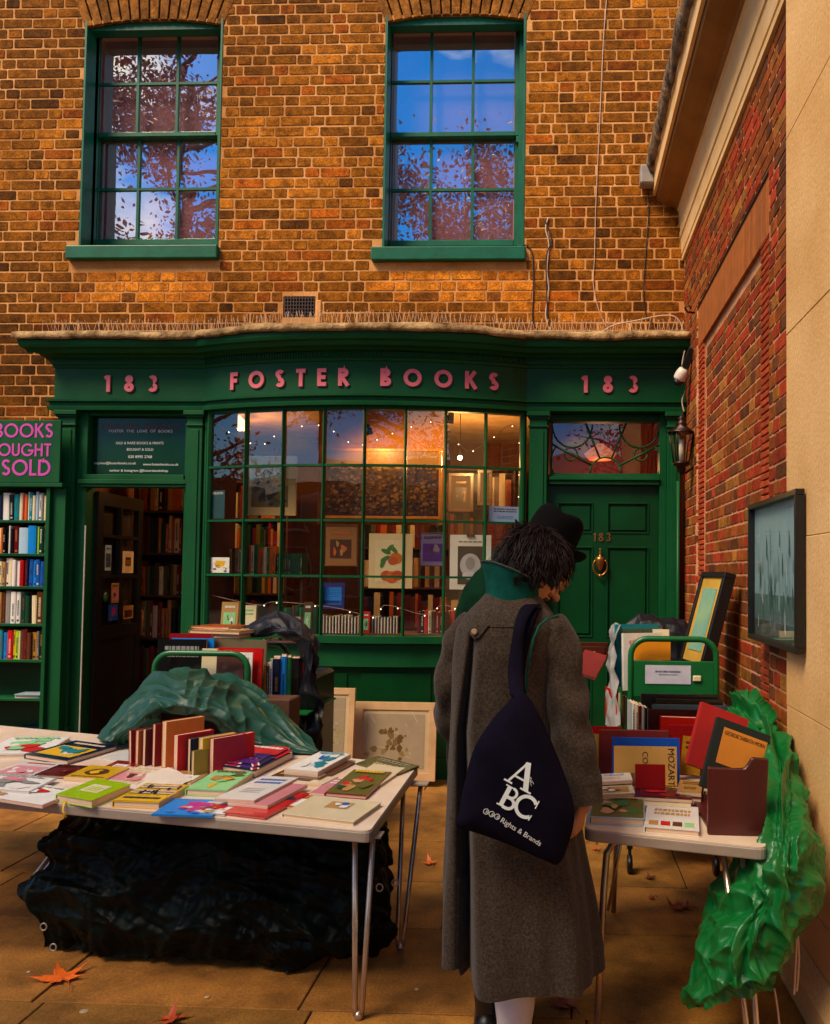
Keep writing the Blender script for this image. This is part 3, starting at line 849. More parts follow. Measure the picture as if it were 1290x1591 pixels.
# lettering on the fascia
def curved_text(txt, pxl, pxr, height, wst, name='fascia_letters'):
    xl = W(pxl, 595, YB - .1).x; xr = W(pxr, 595, YB - .1).x
    h = height; base = (zf0 + zf1) / 2 - h / 2 + .0
    nat = text_len(txt, h, 0, wst, 0); gaps = len(txt.replace(' ', '')) - 1 + txt.count(' ') * 1.6
    gap = ((xr - xl) - nat) / gaps; x = xl
    for ch in txt:
        if ch == ' ': x += gap * 1.6; continue
        gw = glyph(ch, wst)[0] * h
        cxm = x + gw / 2
        pc, nc = bow(cxm) if XB0 < cxm < XB1 else (Vector((cxm, YB, 0)), Vector((0, -1, 0)))
        tcv = Vector((-nc.y, nc.x, 0))
        def place(u, v, d): q = pc + tcv * (u - gw / 2) + nc * (.0125 + d); return Vector((q.x, q.y, base + v))
        def place2(u, v, d): q = pc + tcv * (u - gw / 2 + .005) + nc * (.0122 + d); return Vector((q.x, q.y, base + v - .005))
        nm = 'number' if ch.isdigit() else 'letter'
        mb = MB(); put_text(mb, ch, h, 0, wst, .012, place); o = mb.build(nm, M_PINK, shop)
        mb = MB(); put_text(mb, ch, h, 0, wst, .009, place2); mb.build(nm + '_edge', M_SHADOWRED, o)
        x += gw + gap
LH = .128
curved_text('FOSTER BOOKS', 359, 774, LH, .22)
curved_text('183', 154, 237, LH * .98, .22)
curved_text('183', 905, 993, LH * .98, .22)

# pilasters
def pilaster(px0, px1, z0=0.0, z1=zf0 - .086, Y=YB, cap=True):
    a = W(px0, 850, Y).x; b = W(px1, 850, Y).x
    p = MB()
    p.box(a, b, Y - .02, Y + .14, z0, z1)
    o = p.build('pilaster', M_GREEN, shop, bevel=.004)
    q = MB(); q.box(a + .025, b - .025, Y - .028, Y - .0205, .35, z1 - .14); q.build('raised_panel', M_GREEN, o, bevel=.004)
    if cap:
        c = MB(); c.box(a - .02, b + .02, Y - .05, Y + .02, z1 - .035, z1 - .001); c.box(a - .01, b + .01, Y - .036, Y + .02, z1 - .05, z1 - .0352)
        c.box(a - .008, b + .008, Y - .032, Y + .02, z1 - .115, z1 - .10); c.build('capital', M_GREEN, o, bevel=.004)
    s = MB(); s.box(a - .012, b + .012, Y - .035, Y + .02, z0, z0 + .3); s.build('pilaster_foot', M_GREEN, o, bevel=.006)
    return a, b
p1 = pilaster(86, 114); p2 = pilaster(288, 312); p3 = pilaster(821, 849); p4 = pilaster(1036, 1056)

# bowed window
wx = [322, 380, 438, 501, 564, 628, 691, 754, 812]
bx = [W(v, 800, bow(W(v, 800, YB).x)[0].y).x for v in wx]
zs = [bz(984, YB - BUL), bz(896, YB - BUL * .6), bz(810, YB - BUL * .6), bz(725, YB - BUL * .6), zf0 - .09]
zsill = zs[0] - .02
def bowseg(x0, x1, z0, z1, o0, o1, name, m, par, n=1, bev=0):
    rings = []
    for i in range(n + 1):
        p, nn = bow(x0 + (x1 - x0) * i / n); rings.append([p + nn * o0 + Vector((0, 0, z0)), p + nn * o1 + Vector((0, 0, z0)), p + nn * o1 + Vector((0, 0, z1)), p + nn * o0 + Vector((0, 0, z1))])
    return MB().loft(rings, 0, None, False).build(name, m, par, bevel=bev)
bw = bowseg(XB0, XB1, zsill - .05, zsill, -.10, .045, 'bow_window', M_GREEN, shop, 30)
bowseg(XB0, XB1, zs[4] - .02, zs[4] + .005, -.06, .0, 'window_head', M_GREEN, bw, 30)
for i, x in enumerate(bx):
    p, nn = bow(x); t = Vector((-nn.y, nn.x, 0)); a = .011 if 0 < i < 8 else .02
    rings = [[p + t * s_ * a + nn * o_ + Vector((0, 0, z)) for s_, o_ in ((-1, -.03), (-1, -.006), (-.35, .012), (.35, .012), (1, -.006), (1, -.03))] for z in (zsill, zs[4] - .0)]
    MB().loft(rings, 0, None, False).build('mullion', M_GREEN, bw)
for z in zs[1:4]:
    for i in range(8): bowseg(bx[i] + .0095, bx[i + 1] - .0095, z - .008, z + .008, -.028, .006, 'glazing_bar', M_GREEN, bw)
for (x0, x1) in ((XB0 - .002, bx[0] - .018), (bx[8] + .018, XB1 + .002)):
    p, nn = bow(x0); p2_, nn2 = bow(x1)
    MB().loft([[p + nn * -.05 + Vector((0, 0, z)), p + nn * .004 + Vector((0, 0, z)), p2_ + nn2 * .004 + Vector((0, 0, z)), p2_ + nn2 * -.05 + Vector((0, 0, z))] for z in (zsill, zs[4])], 0, None, False).build('window_stile', M_GREEN, bw)
for i in range(8):
    for j in range(4):
        z0 = zs[j] + .008 if j else zsill; z1 = zs[j + 1] - .008 if j < 3 else zs[4] - .02
        a, n1 = bow(bx[i] + .009); b, n2 = bow(bx[i + 1] - .009); tl = uni(-.003, .003); tz = uni(-.004, .004)
        m = MB(); m.add([a - n1 * .018 + Vector((0, tl, z0)), b - n2 * .018 + Vector((0, -tl, z0)), b - n2 * .018 + Vector((0, -tl + tz, z1)), a - n1 * .018 + Vector((0, tl + tz, z1))], [(0, 1, 2, 3)])
        m.build('pane', M_GLASS, bw)
# stall riser under the bow
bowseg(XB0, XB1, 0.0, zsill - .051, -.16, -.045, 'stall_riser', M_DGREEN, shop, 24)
bowseg(XB0, XB1, 0.0, .14, -.0445, -.02, 'skirting', M_GREEN, shop, 24)
bowseg(XB0, XB1, zsill - .22, zsill - .051, -.0445, -.005, 'apron_board', M_GREEN, shop, 24)
pw = [XB0 + (XB1 - XB0) * k / 4 for k in range(5)]
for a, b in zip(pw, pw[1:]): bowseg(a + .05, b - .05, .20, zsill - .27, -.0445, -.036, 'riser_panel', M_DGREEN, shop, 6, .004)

# ---- left doorway with painted transom sign
dx0 = p1[1]; dx1 = p2[0]
tA = rect(133, 650, 285, 742, YB + .08); zdt = bz(757)
f = MB()
f.box(dx0, dx0 + .075, YB + .02, YB + .15, 0, zf0 - .09); f.box(dx1 - .03, dx1, YB + .02, YB + .15, 0, zf0 - .09)
f.box(dx0 + .075, dx1 - .03, YB + .03, YB + .14, zf0 - .115, zf0 - .085)
df = f.build('door_frame', M_GREEN, shop, bevel=.004)
t = MB(); t.box(dx0 + .02, dx1 - .002, YB - .012, YB + .12, zdt + .012, zdt + .045); t.box(dx0 + .035, dx1 - .002, YB + .0, YB + .11, zdt - .01, zdt + .011); t.box(dx0 + .05, dx1 - .03, YB + .01, YB + .1, zdt + .046, zdt + .085)
t.build('transom_bar', M_GREEN, shop, bevel=.003)
sg = MB(); sg.box(dx0 + .076, dx1 - .031, YB + .09, YB + .1, zdt + .086, zf0 - .116)
M_SIGNG = mat('sign_glass_green', (.002, .030, .010), rough=.15, col2=(.004, .04, .014), vscale=5, spec=.3)
sign = sg.build('transom_sign', M_SIGNG, shop)
def sign_line(body, px0, px1, py, hpx, m):
    a = W(px0, py, YB + .085); b = W(px1, py, YB + .085)
    me_w = b.x - a.x
    type_part('sign_writing', body, hpx / 208 * 1.35, m, sign, ((a.x + b.x) / 2, YB + .088, a.z), width=me_w)
sign_line('F O S T E R   B O O K S', 158, 278, 666, 7.5, M_RED)
sign_line('FOSTER  THE  LOVE  OF  BOOKS', 169, 268, 671.5, 4.6, M_WHITE)
sign_line('OLD & RARE BOOKS & PRINTS', 180, 254, 690, 4.3, M_WHITE)
sign_line('BOUGHT & SOLD', 197, 238, 700, 4.3, M_WHITE)
sign_line('020 8995 2768', 199, 236, 711.5, 4.6, M_WHITE)
sign_line('stephen@fosterbooks.co.uk', 146, 211, 721, 4.0, M_WHITE)
sign_line('www.fosterbooks.co.uk', 222, 277, 723, 4.0, M_WHITE)
sign_line('twitter & instagram @fostersbookshop', 170, 261, 732.5, 4.0, M_WHITE)

# ---- right hand door "183"
ex0 = p3[1]; ex1 = p4[0]; YD = YB + .06
dA = rect(852, 757, 1034, 1190, YD)
fl = rect(856, 655, 1028, 738, YD)
f = MB(); f.box(ex0, ex0 + .012, YD - .03, YD + .1, 0, zf0 - .09); f.box(ex1 - .05, ex1, YD - .03, YD + .1, 0, zf0 - .09)
f.box(ex0 + .012, ex1 - .05, YD - .04, YD + .1, fl[2] - .075, fl[2] - .045); f.box(ex0 + .012, ex1 - .05, YD - .055, YD + .09, fl[2] - .044, fl[2] - .02); f.box(ex0 + .012, ex1 - .05, YD - .02, YD + .09, fl[2] - .0195, fl[2])
f.box(ex0 + .012, ex1 - .05, YD, YD + .09, fl[3], zf0 - .086)
f.build('house_door_frame', M_GREEN, shop, bevel=.003)
door = MB(); DX0, DX1 = ex0 + .013, ex1 - .051; DZ1 = fl[2] - .076
door.box(DX0, DX1, YD + .03, YD + .07, .02, DZ1)
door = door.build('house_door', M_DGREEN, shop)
bar = MB()
cols = [(W(866, 850, YD).x, W(922, 850, YD).x), (W(943, 850, YD).x, W(1009, 850, YD).x)]
rows = [(bz(826, YD), bz(778, YD)), (bz(986, YD), bz(846, YD)), (bz(1150, YD), bz(1036, YD))]
# stiles and rails stand proud so the panels are recessed
xs = [DX0, cols[0][0], cols[0][1], cols[1][0], cols[1][1], DX1]
for a, b in ((0, 1), (2, 3), (4, 5)): bar.box(xs[a], xs[b], YD + .012, YD + .0295, .02, DZ1)
zz = [.02, rows[2][0], rows[2][1], rows[1][0], rows[1][1], rows[0][0], rows[0][1], DZ1]
for a, b in ((0, 1), (2, 3), (4, 5), (6, 7)):
    for c, d in ((1, 2), (3, 4)): bar.box(xs[c], xs[d], YD + .012, YD + .0295, zz[a], zz[b])
bar.build('door_stiles', M_DGREEN, door)
for c in cols:
    for r_ in rows:
        MB().box(c[0] + .022, c[1] - .022, YD + .017, YD + .0297, r_[0] + .022, r_[1] - .022).build('door_panel', M_DGREEN, door, bevel=.006)
        b = MB()
        for (x0, x1, z0, z1) in ((c[0], c[1], r_[0], r_[0] + .012), (c[0], c[1], r_[1] - .012, r_[1]), (c[0], c[0] + .012, r_[0] + .0121, r_[1] - .0121), (c[1] - .012, c[1], r_[0] + .0121, r_[1] - .0121)):
            b.box(x0, x1, YD + .005, YD + .022, z0, z1)
        b.build('panel_bead', M_DGREEN, door, bevel=.003)
lp = rect(898, 998, 945, 1022, YD)
l = MB(); l.box(lp[0], lp[1], YD + .002, YD + .0118, lp[2], lp[3]); l.box(lp[0] + .02, lp[1] - .02, YD - .006, YD + .0015, lp[2] + .03, lp[3] - .03); l.build('letter_plate', mat('copper_plate', (.10, .022, .010), rough=.4, metal=.6), door, bevel=.003)
nz0 = W(934, 841, YD).z; nx = W(922, 841, YD).x
mb = MB(); put_text(mb, '183', .062, .02, .15, .006, lambda u, v, d: Vector((nx + u, YD + .0115 - d, nz0 + v))); mb.build('door_number', M_BRASS, door)
# urn knocker
kx = W(932.5, 875, YD).x; kz = W(932, 876, YD).z
k = MB(); Mk = Matrix.Translation((kx, YD - .012, kz))
k.lathe([(.004, .115), (.008, .11), (.004, .10), (.010, .085), (.006, .07), (.012, .055), (.034, .045), (.036, .03), (.032, .0), (.022, -.03), (.012, -.045), (.006, -.055)], 16, Mk)
k.build('door_knocker', M_BRASS, door)
k2 = MB(); k2.tube([Vector((kx + .052 * math.sin(a) * (1 if abs(a) < 2.2 else .95), YD - .02, kz - .02 - .065 * math.cos(a))) for a in [(-2.4 + 4.8 * i / 18) for i in range(19)]], .0055, 8)
k2.ball((kx, YD - .02, kz - .088), .014); k2.build('knocker_ring', M_BRASS, door)
kb = MB(); kb.lathe([(.0, -.02), (.022, -.018), (.026, 0), (.02, .012), (.01, .018), (.01, .03)], 14, Matrix.Translation((W(1048, 882, YD).x, YD - .06, W(1048, 882, YD).z)) @ Matrix.Rotation(R(-90), 4, 'X')); kb.build('pilaster_knob', M_GREEN, shop)
# fanlight
fan = MB(); cx = (fl[0] + fl[1]) / 2 - .0; z0 = fl[2]; zq = fl[3]; yy = YD + .03
fan.box(fl[0], fl[1], yy - .02, yy + .03, z0, z0 + .012); fan.box(fl[0], fl[0] + .014, yy - .02, yy + .03, z0 + .012, zq); fan.box(fl[1] - .014, fl[1], yy - .02, yy + .03, z0 + .012, zq)
fan = fan.build('fanlight', M_GREEN, shop)
def fbar(pts, r=.008): MB().tube([Vector((x, yy, z)) for x, z in pts], r, 6).build('fanlight_bar', M_GREEN, fan)
r1 = .115
fbar([(cx + r1 * math.cos(R(a)), z0 + .02 + r1 * math.sin(R(a))) for a in range(0, 181, 12)])
hw = (fl[1] - fl[0]) / 2
for a in (28, 68, 112, 152):
    ca, sa = math.cos(R(a)), math.sin(R(a)); e = min(hw / max(.01, abs(ca)), (zq - z0 - .02) / sa) * (.98)
    fbar([(cx + r1 * ca, z0 + .02 + r1 * sa), (cx + e * ca, z0 + .02 + e * sa)])
for s_ in (-1, 1):
    fbar([(cx + s_ * (hw - .02 + .12 * math.cos(R(a)) - .10), z0 + .10 + .15 * math.sin(R(a))) for a in range(-50, 51, 10)], .007)
    fbar([(cx + s_ * (.25 + .15 * math.cos(R(a))), zq - .02 - .17 * math.sin(R(a)) * 1) for a in range(0, 181, 15)], .007)
    fbar([(cx + s_ * .26 + .05 * math.cos(R(a)), z0 + .16 + .05 * math.sin(R(a))) for a in range(0, 361, 30)], .006)
m = MB(); m.add([(fl[0], yy + .012, z0), (fl[1], yy + .012, z0), (fl[1], yy + .012, zq), (fl[0], yy + .012, zq)], [(0, 1, 2, 3)]); m.build('fanlight_glass', M_GLASS, fan)
# thin rainwater pipe beside the door
pipe = MB(); xp = W(1061, 900, YB - .06).x - .035
pipe.tube([(xp, YB - .06, .02), (xp, YB - .06, 2.15)], .013, 8)
pipe.build('down_pipe', M_GREEN, None, 'thin green pipe running down the corner beside the right hand door', 'pipe')

# ---- shop interior shell
IX0, IX1, IY1, IZ = dx0 - .35, XB1 + .05, 8.9, zf0 + .12
room = MB()
room.box(IX0, IX1, IY1, IY1 + .05, 0, IZ); room.box(IX0 - .05, IX0, YB + .16, IY1, 0, IZ); room.box(IX1, IX1 + .04, YB + .16, IY1, 0, IZ)
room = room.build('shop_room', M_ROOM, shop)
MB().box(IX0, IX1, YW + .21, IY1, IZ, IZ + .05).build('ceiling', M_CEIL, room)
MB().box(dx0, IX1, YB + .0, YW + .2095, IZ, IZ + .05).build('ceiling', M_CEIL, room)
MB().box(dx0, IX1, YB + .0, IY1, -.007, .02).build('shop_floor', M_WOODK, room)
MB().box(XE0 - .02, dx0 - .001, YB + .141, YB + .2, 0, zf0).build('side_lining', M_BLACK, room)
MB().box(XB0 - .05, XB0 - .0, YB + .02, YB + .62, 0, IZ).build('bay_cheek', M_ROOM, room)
# window bed
bowbed = []
for i in range(25):
    p, nn = bow(XB0 + (XB1 - XB0) * i / 24); q = p - nn * .08; bowbed.append([Vector((q.x, q.y, zsill - .04)), Vector((q.x, YB + .62, zsill - .04)), Vector((q.x, YB + .62, zsill - .02)), Vector((q.x, q.y, zsill - .02))])
MB().loft(bowbed, 0, None, False).build('window_bed', M_WOODK, room)
MB().box(XB0, XB1, YB + .63, YB + .65, 0, zsill - .02).build('bed_front', M_WOODK, room)
# hall behind the right door
hall = MB(); hall.box(IX1 + .041, XC + .3, 7.6, 7.65, 0, 2.9); hall.box(XC + .3, XC + .34, YD + .1, 7.6, 0, 2.9); hall.box(IX1 + .041, XC + .3, YD + .1, 7.6, 2.86, 2.9); hall.box(XC - .003, XC + .3, YW - .01, YW + .05, 0, 2.9)
hall.build('hall_shell', mat('hall_red', (.20, .022, .010), rough=.9), shop)

# ================================================================== BOOKS
PAL = {'red': H('#c8161a'), 'dark red': H('#8e1216'), 'maroon': H('#5e0c12'), 'orange': H('#d0641a'), 'tan': H('#b98a4a'), 'cream': H('#e6d3a8'), 'white': H('#e8e4da'),
       'yellow': H('#e3b21c'), 'lime green': H('#a9cf12'), 'green': H('#1f6b34'), 'dark green': H('#12402a'), 'teal': H('#17808a'), 'blue': H('#1d56a8'), 'bright blue': H('#1483d6'),
       'navy': H('#14203f'), 'black': H('#121110'), 'brown': H('#5a3218'), 'grey': H('#8e8b84'), 'pink': H('#d98a90'), 'purple': H('#5b2a86'), 'pale blue': H('#a9c9dc'),
       'olive': H('#5d5a1c'), 'pale green': H('#8fd08a'), 'magenta': H('#c02a8a'), 'skin': H('#d09068'), 'gold': H('#b07a1e')}
M_COVER = mat('book_cover', (1, 1, 1), rough=.45, objcol=True, var=.06, vscale=10, bump=.08, bscale=150, bdist=.001)
M_GLOSSY = mat('glossy_cover', (1, 1, 1), rough=.18, objcol=True, var=.04, vscale=10, coat=.3)
M_CLOTH = mat('cloth_cover', (1, 1, 1), rough=.8, objcol=True, var=.10, vscale=12, bump=.3, bscale=260, bdist=.001)
M_PRINT = mat('printed_paper', (1, 1, 1), rough=.4, attr=True, var=.05, vscale=12)
M_PAGES = mat('book_pages', (.62, .40, .26), rough=.9, col2=(.80, .60, .42), vscale=1, stretch=(1, 1, 260), detail=2)
M_PAGEX = mat('book_pages_upright', (.58, .36, .22), rough=.9, col2=(.78, .56, .38), vscale=1, stretch=(260, 1, 1), detail=2)
ART = random.Random(11)
def art_mesh(w, d, kind, pal, seed, name='cover_print'):
    """flat print in the xy plane, origin at the centre, just above 0"""
    r = random.Random(seed); mb = MB(); P = [PAL[p] for p in pal]
    def q(x0, y0, x1, y1, c, z): mb.add([(x0 * w / 2, y0 * d / 2, z), (x1 * w / 2, y0 * d / 2, z), (x1 * w / 2, y1 * d / 2, z), (x0 * w / 2, y1 * d / 2, z)], [(0, 1, 2, 3)], 0, c)
    def blob(cx, cy, rx, ry, c, z, n=18, wob=.25):
        ph = r.random() * 9
        vs = [((cx + rx * (1 + wob * math.sin(3 * a + ph)) * math.cos(a)) * w / 2, (cy + ry * (1 + wob * math.cos(2 * a + ph)) * math.sin(a)) * d / 2, z) for a in [2 * math.pi * k / n for k in range(n)]]
        mb.add(vs, [tuple(range(n))], 0, c)
    def lines(x0, x1, y, h, c, z, n=1, dy=.12):
        for i in range(n):
            x = x0
            while x < x1:
                l = r.uniform(.05, .2); q(x, y - i * dy - h, min(x + l, x1), y - i * dy, c, z); x += l + .035
    z = .0006; dz = .0005
    if kind == 'text': lines(-.7, .7, .75, .14, P[0], z, 2, .26); lines(-.5, .5, -.1, .06, P[-1], z, 3, .14)
    elif kind == 'picture':
        q(-.8, -.75, .8, .35, P[0], z)
        for i in range(7): blob(r.uniform(-.5, .5), r.uniform(-.5, .1), r.uniform(.1, .3), r.uniform(.1, .25), P[r.randrange(len(P))], z + dz * (i + 1))
        lines(-.7, .7, .8, .15, P[-1], z, 1)
    elif kind == 'full':
        q(-.97, -.97, .97, .97, P[0], z)
        for i in range(10): blob(r.uniform(-.6, .6), r.uniform(-.6, .6), r.uniform(.12, .38), r.uniform(.12, .38), P[r.randrange(len(P))], z + dz * (i + 1))
        lines(-.75, .75, .85, .16, P[-1], z + dz * 12, 1)
    elif kind == 'jack':
        q(-.97, -.97, .97, .97, PAL['navy'], z)
        def bar(x0, y0, x1, y1, hw, c, zz):
            a = Vector((x0, y0)); b = Vector((x1, y1)); n = Vector((-(b - a).y, (b - a).x)).normalized() * hw
            mb.add([((p.x) * w / 2, p.y * d / 2, zz) for p in (a - n, b - n, b + n, a + n)], [(0, 1, 2, 3)], 0, c)
        bar(-.95, -.95, .95, .95, .13, PAL['white'], z + dz); bar(-.95, .95, .95, -.95, .13, PAL['white'], z + 2 * dz)
        bar(-.95, -.95, .95, .95, .07, PAL['red'], z + 3 * dz); bar(-.95, .95, .95, -.95, .07, PAL['red'], z + 4 * dz)
        q(-.3, -.97, .3, .97, PAL['white'], z + 5 * dz); q(-.97, .1, .97, .97, PAL['red'], z + 6 * dz); q(-.2, -.97, .2, .97, PAL['red'], z + 7 * dz)
        lines(-.8, .8, .1, .45, PAL['purple'], z + 8 * dz, 2, .52); lines(-.8, .8, .8, .18, PAL['white'], z + 8 * dz, 1)
    elif kind == 'stripes':
        for i in range(9): q(-.9, -.2 + i * .12, .9, -.2 + i * .12 + .05, P[i % len(P)], z)
        for i in range(16): blob(r.uniform(-.8, .8), r.uniform(-.1, .8), .06, .12, P[0], z + dz * 2, 8)
        q(-.97, -.97, .97, -.45, P[-1], z + dz)
        lines(-.8, .8, -.55, .18, PAL['navy'], z + dz * 3, 1)
    elif kind == 'oval': blob(0, .0, .55, .5, P[0], z, 24, .05); blob(-.05, .0, .25, .3, P[1], z + dz, 14); blob(.2, .1, .12, .2, P[0], z + 2 * dz, 14); lines(-.8, .8, -.7, .12, P[0], z, 1)
    elif kind == 'swirl':
        q(-.97, -.97, .97, .97, P[0], z)
        blob(.1, .1, .5, .45, P[1], z + dz, 22, .2); blob(.1, .4, .45, .22, P[1], z + 2 * dz, 18, .3); blob(-.15, -.15, .2, .16, P[2], z + 3 * dz); blob(-.05, -.1, .09, .1, P[3 % len(P)], z + 4 * dz)
        for i in range(6): blob(r.uniform(-.8, .8), r.uniform(-.8, -.2), .15, .1, P[i % len(P)], z + dz * (5 + i))
    elif kind == 'label': q(-.5, -.35, .5, .45, P[0], z); lines(-.35, .35, .2, .1, P[1], z + dz, 3, .16)
    elif kind == 'smallpic': q(-.25, -.05, .4, .6, P[0], z); [blob(r.uniform(-.1, .25), r.uniform(.1, .45), r.uniform(.05, .14), .12, P[r.randrange(1, len(P))], z + dz * (i + 1)) for i in range(6)]
    elif kind == 'photos':
        for i in range(4): q(-.85 + i * .44, -.8, -.5 + i * .44, -.45, P[i % len(P)], z)
        lines(-.7, .7, .6, .2, P[0], z, 2, .3)
    return mb.mesh(name, M_PRINT)
NBOOK = [0]
def flat_book(cx, cy, z, w, d, t, rz, color, label, art=None, pal=('black',), soft=False, gl=True, cat='book', name='book', tilt=(0, 0), group=None, shear=0, spine='left'):
    """a book lying on its back, spine at local -x"""
    NBOOK[0] += 1
    e = empty(name, (cx, cy, z), label, cat, group, rot=(tilt[0], tilt[1], rz))
    ct = .0008 if soft else .0026; ov = .0 if soft else .003
    def sh(v): return (v[0] + v[1] * shear, v[1], v[2])
    k = MB()
    k.box(-w / 2, w / 2, -d / 2, d / 2, 0, ct); k.box(-w / 2, w / 2, -d / 2, d / 2, t - ct, t)
    if spine == 'left': k.box(-w / 2 - (.002 if not soft else .0), -w / 2 + ct, -d / 2, d / 2, ct + 1e-5, t - ct - 1e-5)
    elif spine == 'right': k.box(w / 2 - ct, w / 2 + .002, -d / 2, d / 2, ct + 1e-5, t - ct - 1e-5)
    elif spine == 'near': k.box(-w / 2, w / 2, -d / 2 - .002, -d / 2 + ct, ct + 1e-5, t - ct - 1e-5)
    k.v = [sh(v) for v in k.v]
    k.build('cover', M_GLOSSY if gl else M_CLOTH, e, color=color)
    p = MB(); p.box(-w / 2 + ov + ct, w / 2 - ov - (ct if spine == 'right' else 0), -d / 2 + ov + (ct if spine == 'near' else 0), d / 2 - ov, ct, t - ct); p.v = [sh(v) for v in p.v]; p.build('page_block', M_PAGES, e)
    if art:
        me = art_mesh(w, d, art, pal, NBOOK[0])
        if shear:
            for v in me.vertices: v.co.x += v.co.y * shear
        o = bpy.data.objects.new('cover_print', me); C.objects.link(o); o.parent = e; o.location = (0, 0, t)
    return e
def px_book(nl, nr, fr, zbase, t, color, label, art=None, pal=('black',), **k):
    """from three corners of the cover as surveyed: near left, near right, far right"""
    zt = zbase + t; A, B, D = G(*nl, zt), G(*nr, zt), G(*fr, zt)
    ux = (B - A); w = ux.length; ang = math.atan2(ux.y, ux.x); u = ux.normalized(); n = Vector((-u.y, u.x, 0))
    dv = D - B; d = dv.dot(n); sh = dv.dot(u) / d * .6
    sh = max(-.3, min(.3, sh))
    c = (A + B) / 2 + n * d / 2 + u * (dv.dot(u)) / 2
    return flat_book(c.x, c.y, zbase, w, d, t, ang, color, label, art, pal, shear=sh, **k)
ORD = ['first', 'second', 'third', 'fourth', 'fifth', 'sixth', 'seventh', 'eighth', 'ninth', 'tenth', 'eleventh', 'twelfth', 'thirteenth', 'fourteenth', 'fifteenth', 'sixteenth', 'seventeenth', 'eighteenth', 'nineteenth', 'twentieth', 'twenty-first', 'twenty-second', 'twenty-third', 'twenty-fourth', 'twenty-fifth']
BOOKMESH = {}
def spine_book(p, t, h, d, color, label, group=None, rz=0, lean=0, pages_front=False, band=None, gl=True, rx=0, parent=None, cover=None, far=False):
    """an upright book; origin bottom centre of its front edge, spine towards local -y"""
    e = empty('book', p, label, 'book', group, rot=(rx, lean, rz))
    ct = min(.0022, t * .15)
    k = MB()
    k.box(-t / 2, -t / 2 + ct, 0, d, 0, h); k.box(t / 2 - ct, t / 2, 0, d, 0, h)
    if not pages_front:
        k.add([(-t / 2, .0005, 0), (-t / 4, -.003, 0), (t / 4, -.003, 0), (t / 2, .0005, 0), (-t / 2, .0005, h), (-t / 4, -.003, h), (t / 4, -.003, h), (t / 2, .0005, h)], [(0, 1, 5, 4), (1, 2, 6, 5), (2, 3, 7, 6), (3, 2, 1, 0), (4, 5, 6, 7)])
    else: k.box(-t / 2 + ct, t / 2 - ct, d - .002, d, .0, h)
    k.build('cover', M_GLOSSY if gl else M_CLOTH, e, color=color)
    if not far:
        q = MB(); q.box(-t / 2 + ct + 2e-4, t / 2 - ct - 2e-4, .002 if pages_front else .001, d - .0025, .002, h - .003); q.build('page_block', M_PAGEX, e)
    if not pages_front and t > .013 and rnd() < .72:
        b = MB(); c = band or random.choice([PAL['white'], PAL['gold'], PAL['black'], PAL['cream'], PAL['navy'], PAL['dark red']]); mxk = uni(.35, .85); c = tuple(a_ * mxk + b_ * (1 - mxk) for a_, b_ in zip(c, color))
        if sum(c) - sum(color) < .1 and sum(c) > .5: c = PAL['navy']
        yq = -.0036; z = h * uni(.2, .5); ze = h * uni(.6, .9)
        while z < ze:
            l = uni(.003, .012); b.add([(-t * .16, yq, z), (t * .16, yq, z), (t * .16, yq, z + l), (-t * .16, yq, z + l)], [(0, 1, 2, 3)], 0, c); z += l + .003
        b.add([(-t * .22, yq, h * .06), (t * .22, yq, h * .06), (t * .22, yq, h * .13), (-t * .22, yq, h * .13)], [(0, 1, 2, 3)], 0, c)
        b.build('spine_print', M_PRINT, e)
    return e
def cover_art(e, w, h, kind, pal, t, seed, side=-1):
    """print on the board at local -x of an upright book"""
    pass
def picture(name, x0, y0, x1, y1, Y, label, cat, framew=.02, framec=H('#6b4a1c'), matc=None, matw=.0, art='full', pal=('brown', 'tan', 'olive'), tilt=0, thick=.02, glass=False, artmesh=None, seed=1, framemat=None, rz=0):
    a, b, c, d = rect(x0, y0, x1, y1, Y); w, h = b - a, d - c
    e = empty(name, ((a + b) / 2, Y, c), label, cat, rot=(tilt, 0, rz))
    if framew:
        f = MB()
        for (p, q, r_, s) in ((-w / 2, w / 2, 0, framew), (-w / 2, w / 2, h - framew, h), (-w / 2, -w / 2 + framew, framew, h - framew), (w / 2 - framew, w / 2, framew, h - framew)): f.box(p, q, -.006, thick, r_, s)
        f.build('frame', framemat or mat('frame_' + label[:12].replace(' ', '_'), framec, rough=.4, var=.15), e, bevel=.002)
    mb = MB(); mb.box(-w / 2 + framew, w / 2 - framew, .002, thick - .002, framew, h - framew)
    mb.build('mount', mat('mount_%02x%02x%02x' % tuple(int(v * 255) for v in (matc or PAL['cream'])), matc or PAL['cream'], rough=.8, var=.04), e)
    aw, ah = w - 2 * framew - 2 * matw, h - 2 * framew - 2 * matw
    me = artmesh(aw, ah) if artmesh else art_mesh(aw, ah, art, pal, seed, 'print')
    o = bpy.data.objects.new('print', me); C.objects.link(o); o.parent = e; o.location = (0, .001, h / 2); o.rotation_euler = (R(90), 0, 0)
    if glass:
        g = MB(); g.quad((-w / 2 + framew, -.003, framew), (w / 2 - framew, -.003, framew), (w / 2 - framew, -.003, h - framew), (-w / 2 + framew, -.003, h - framew)); g.build('glass', M_PICGLASS, e)
    return e

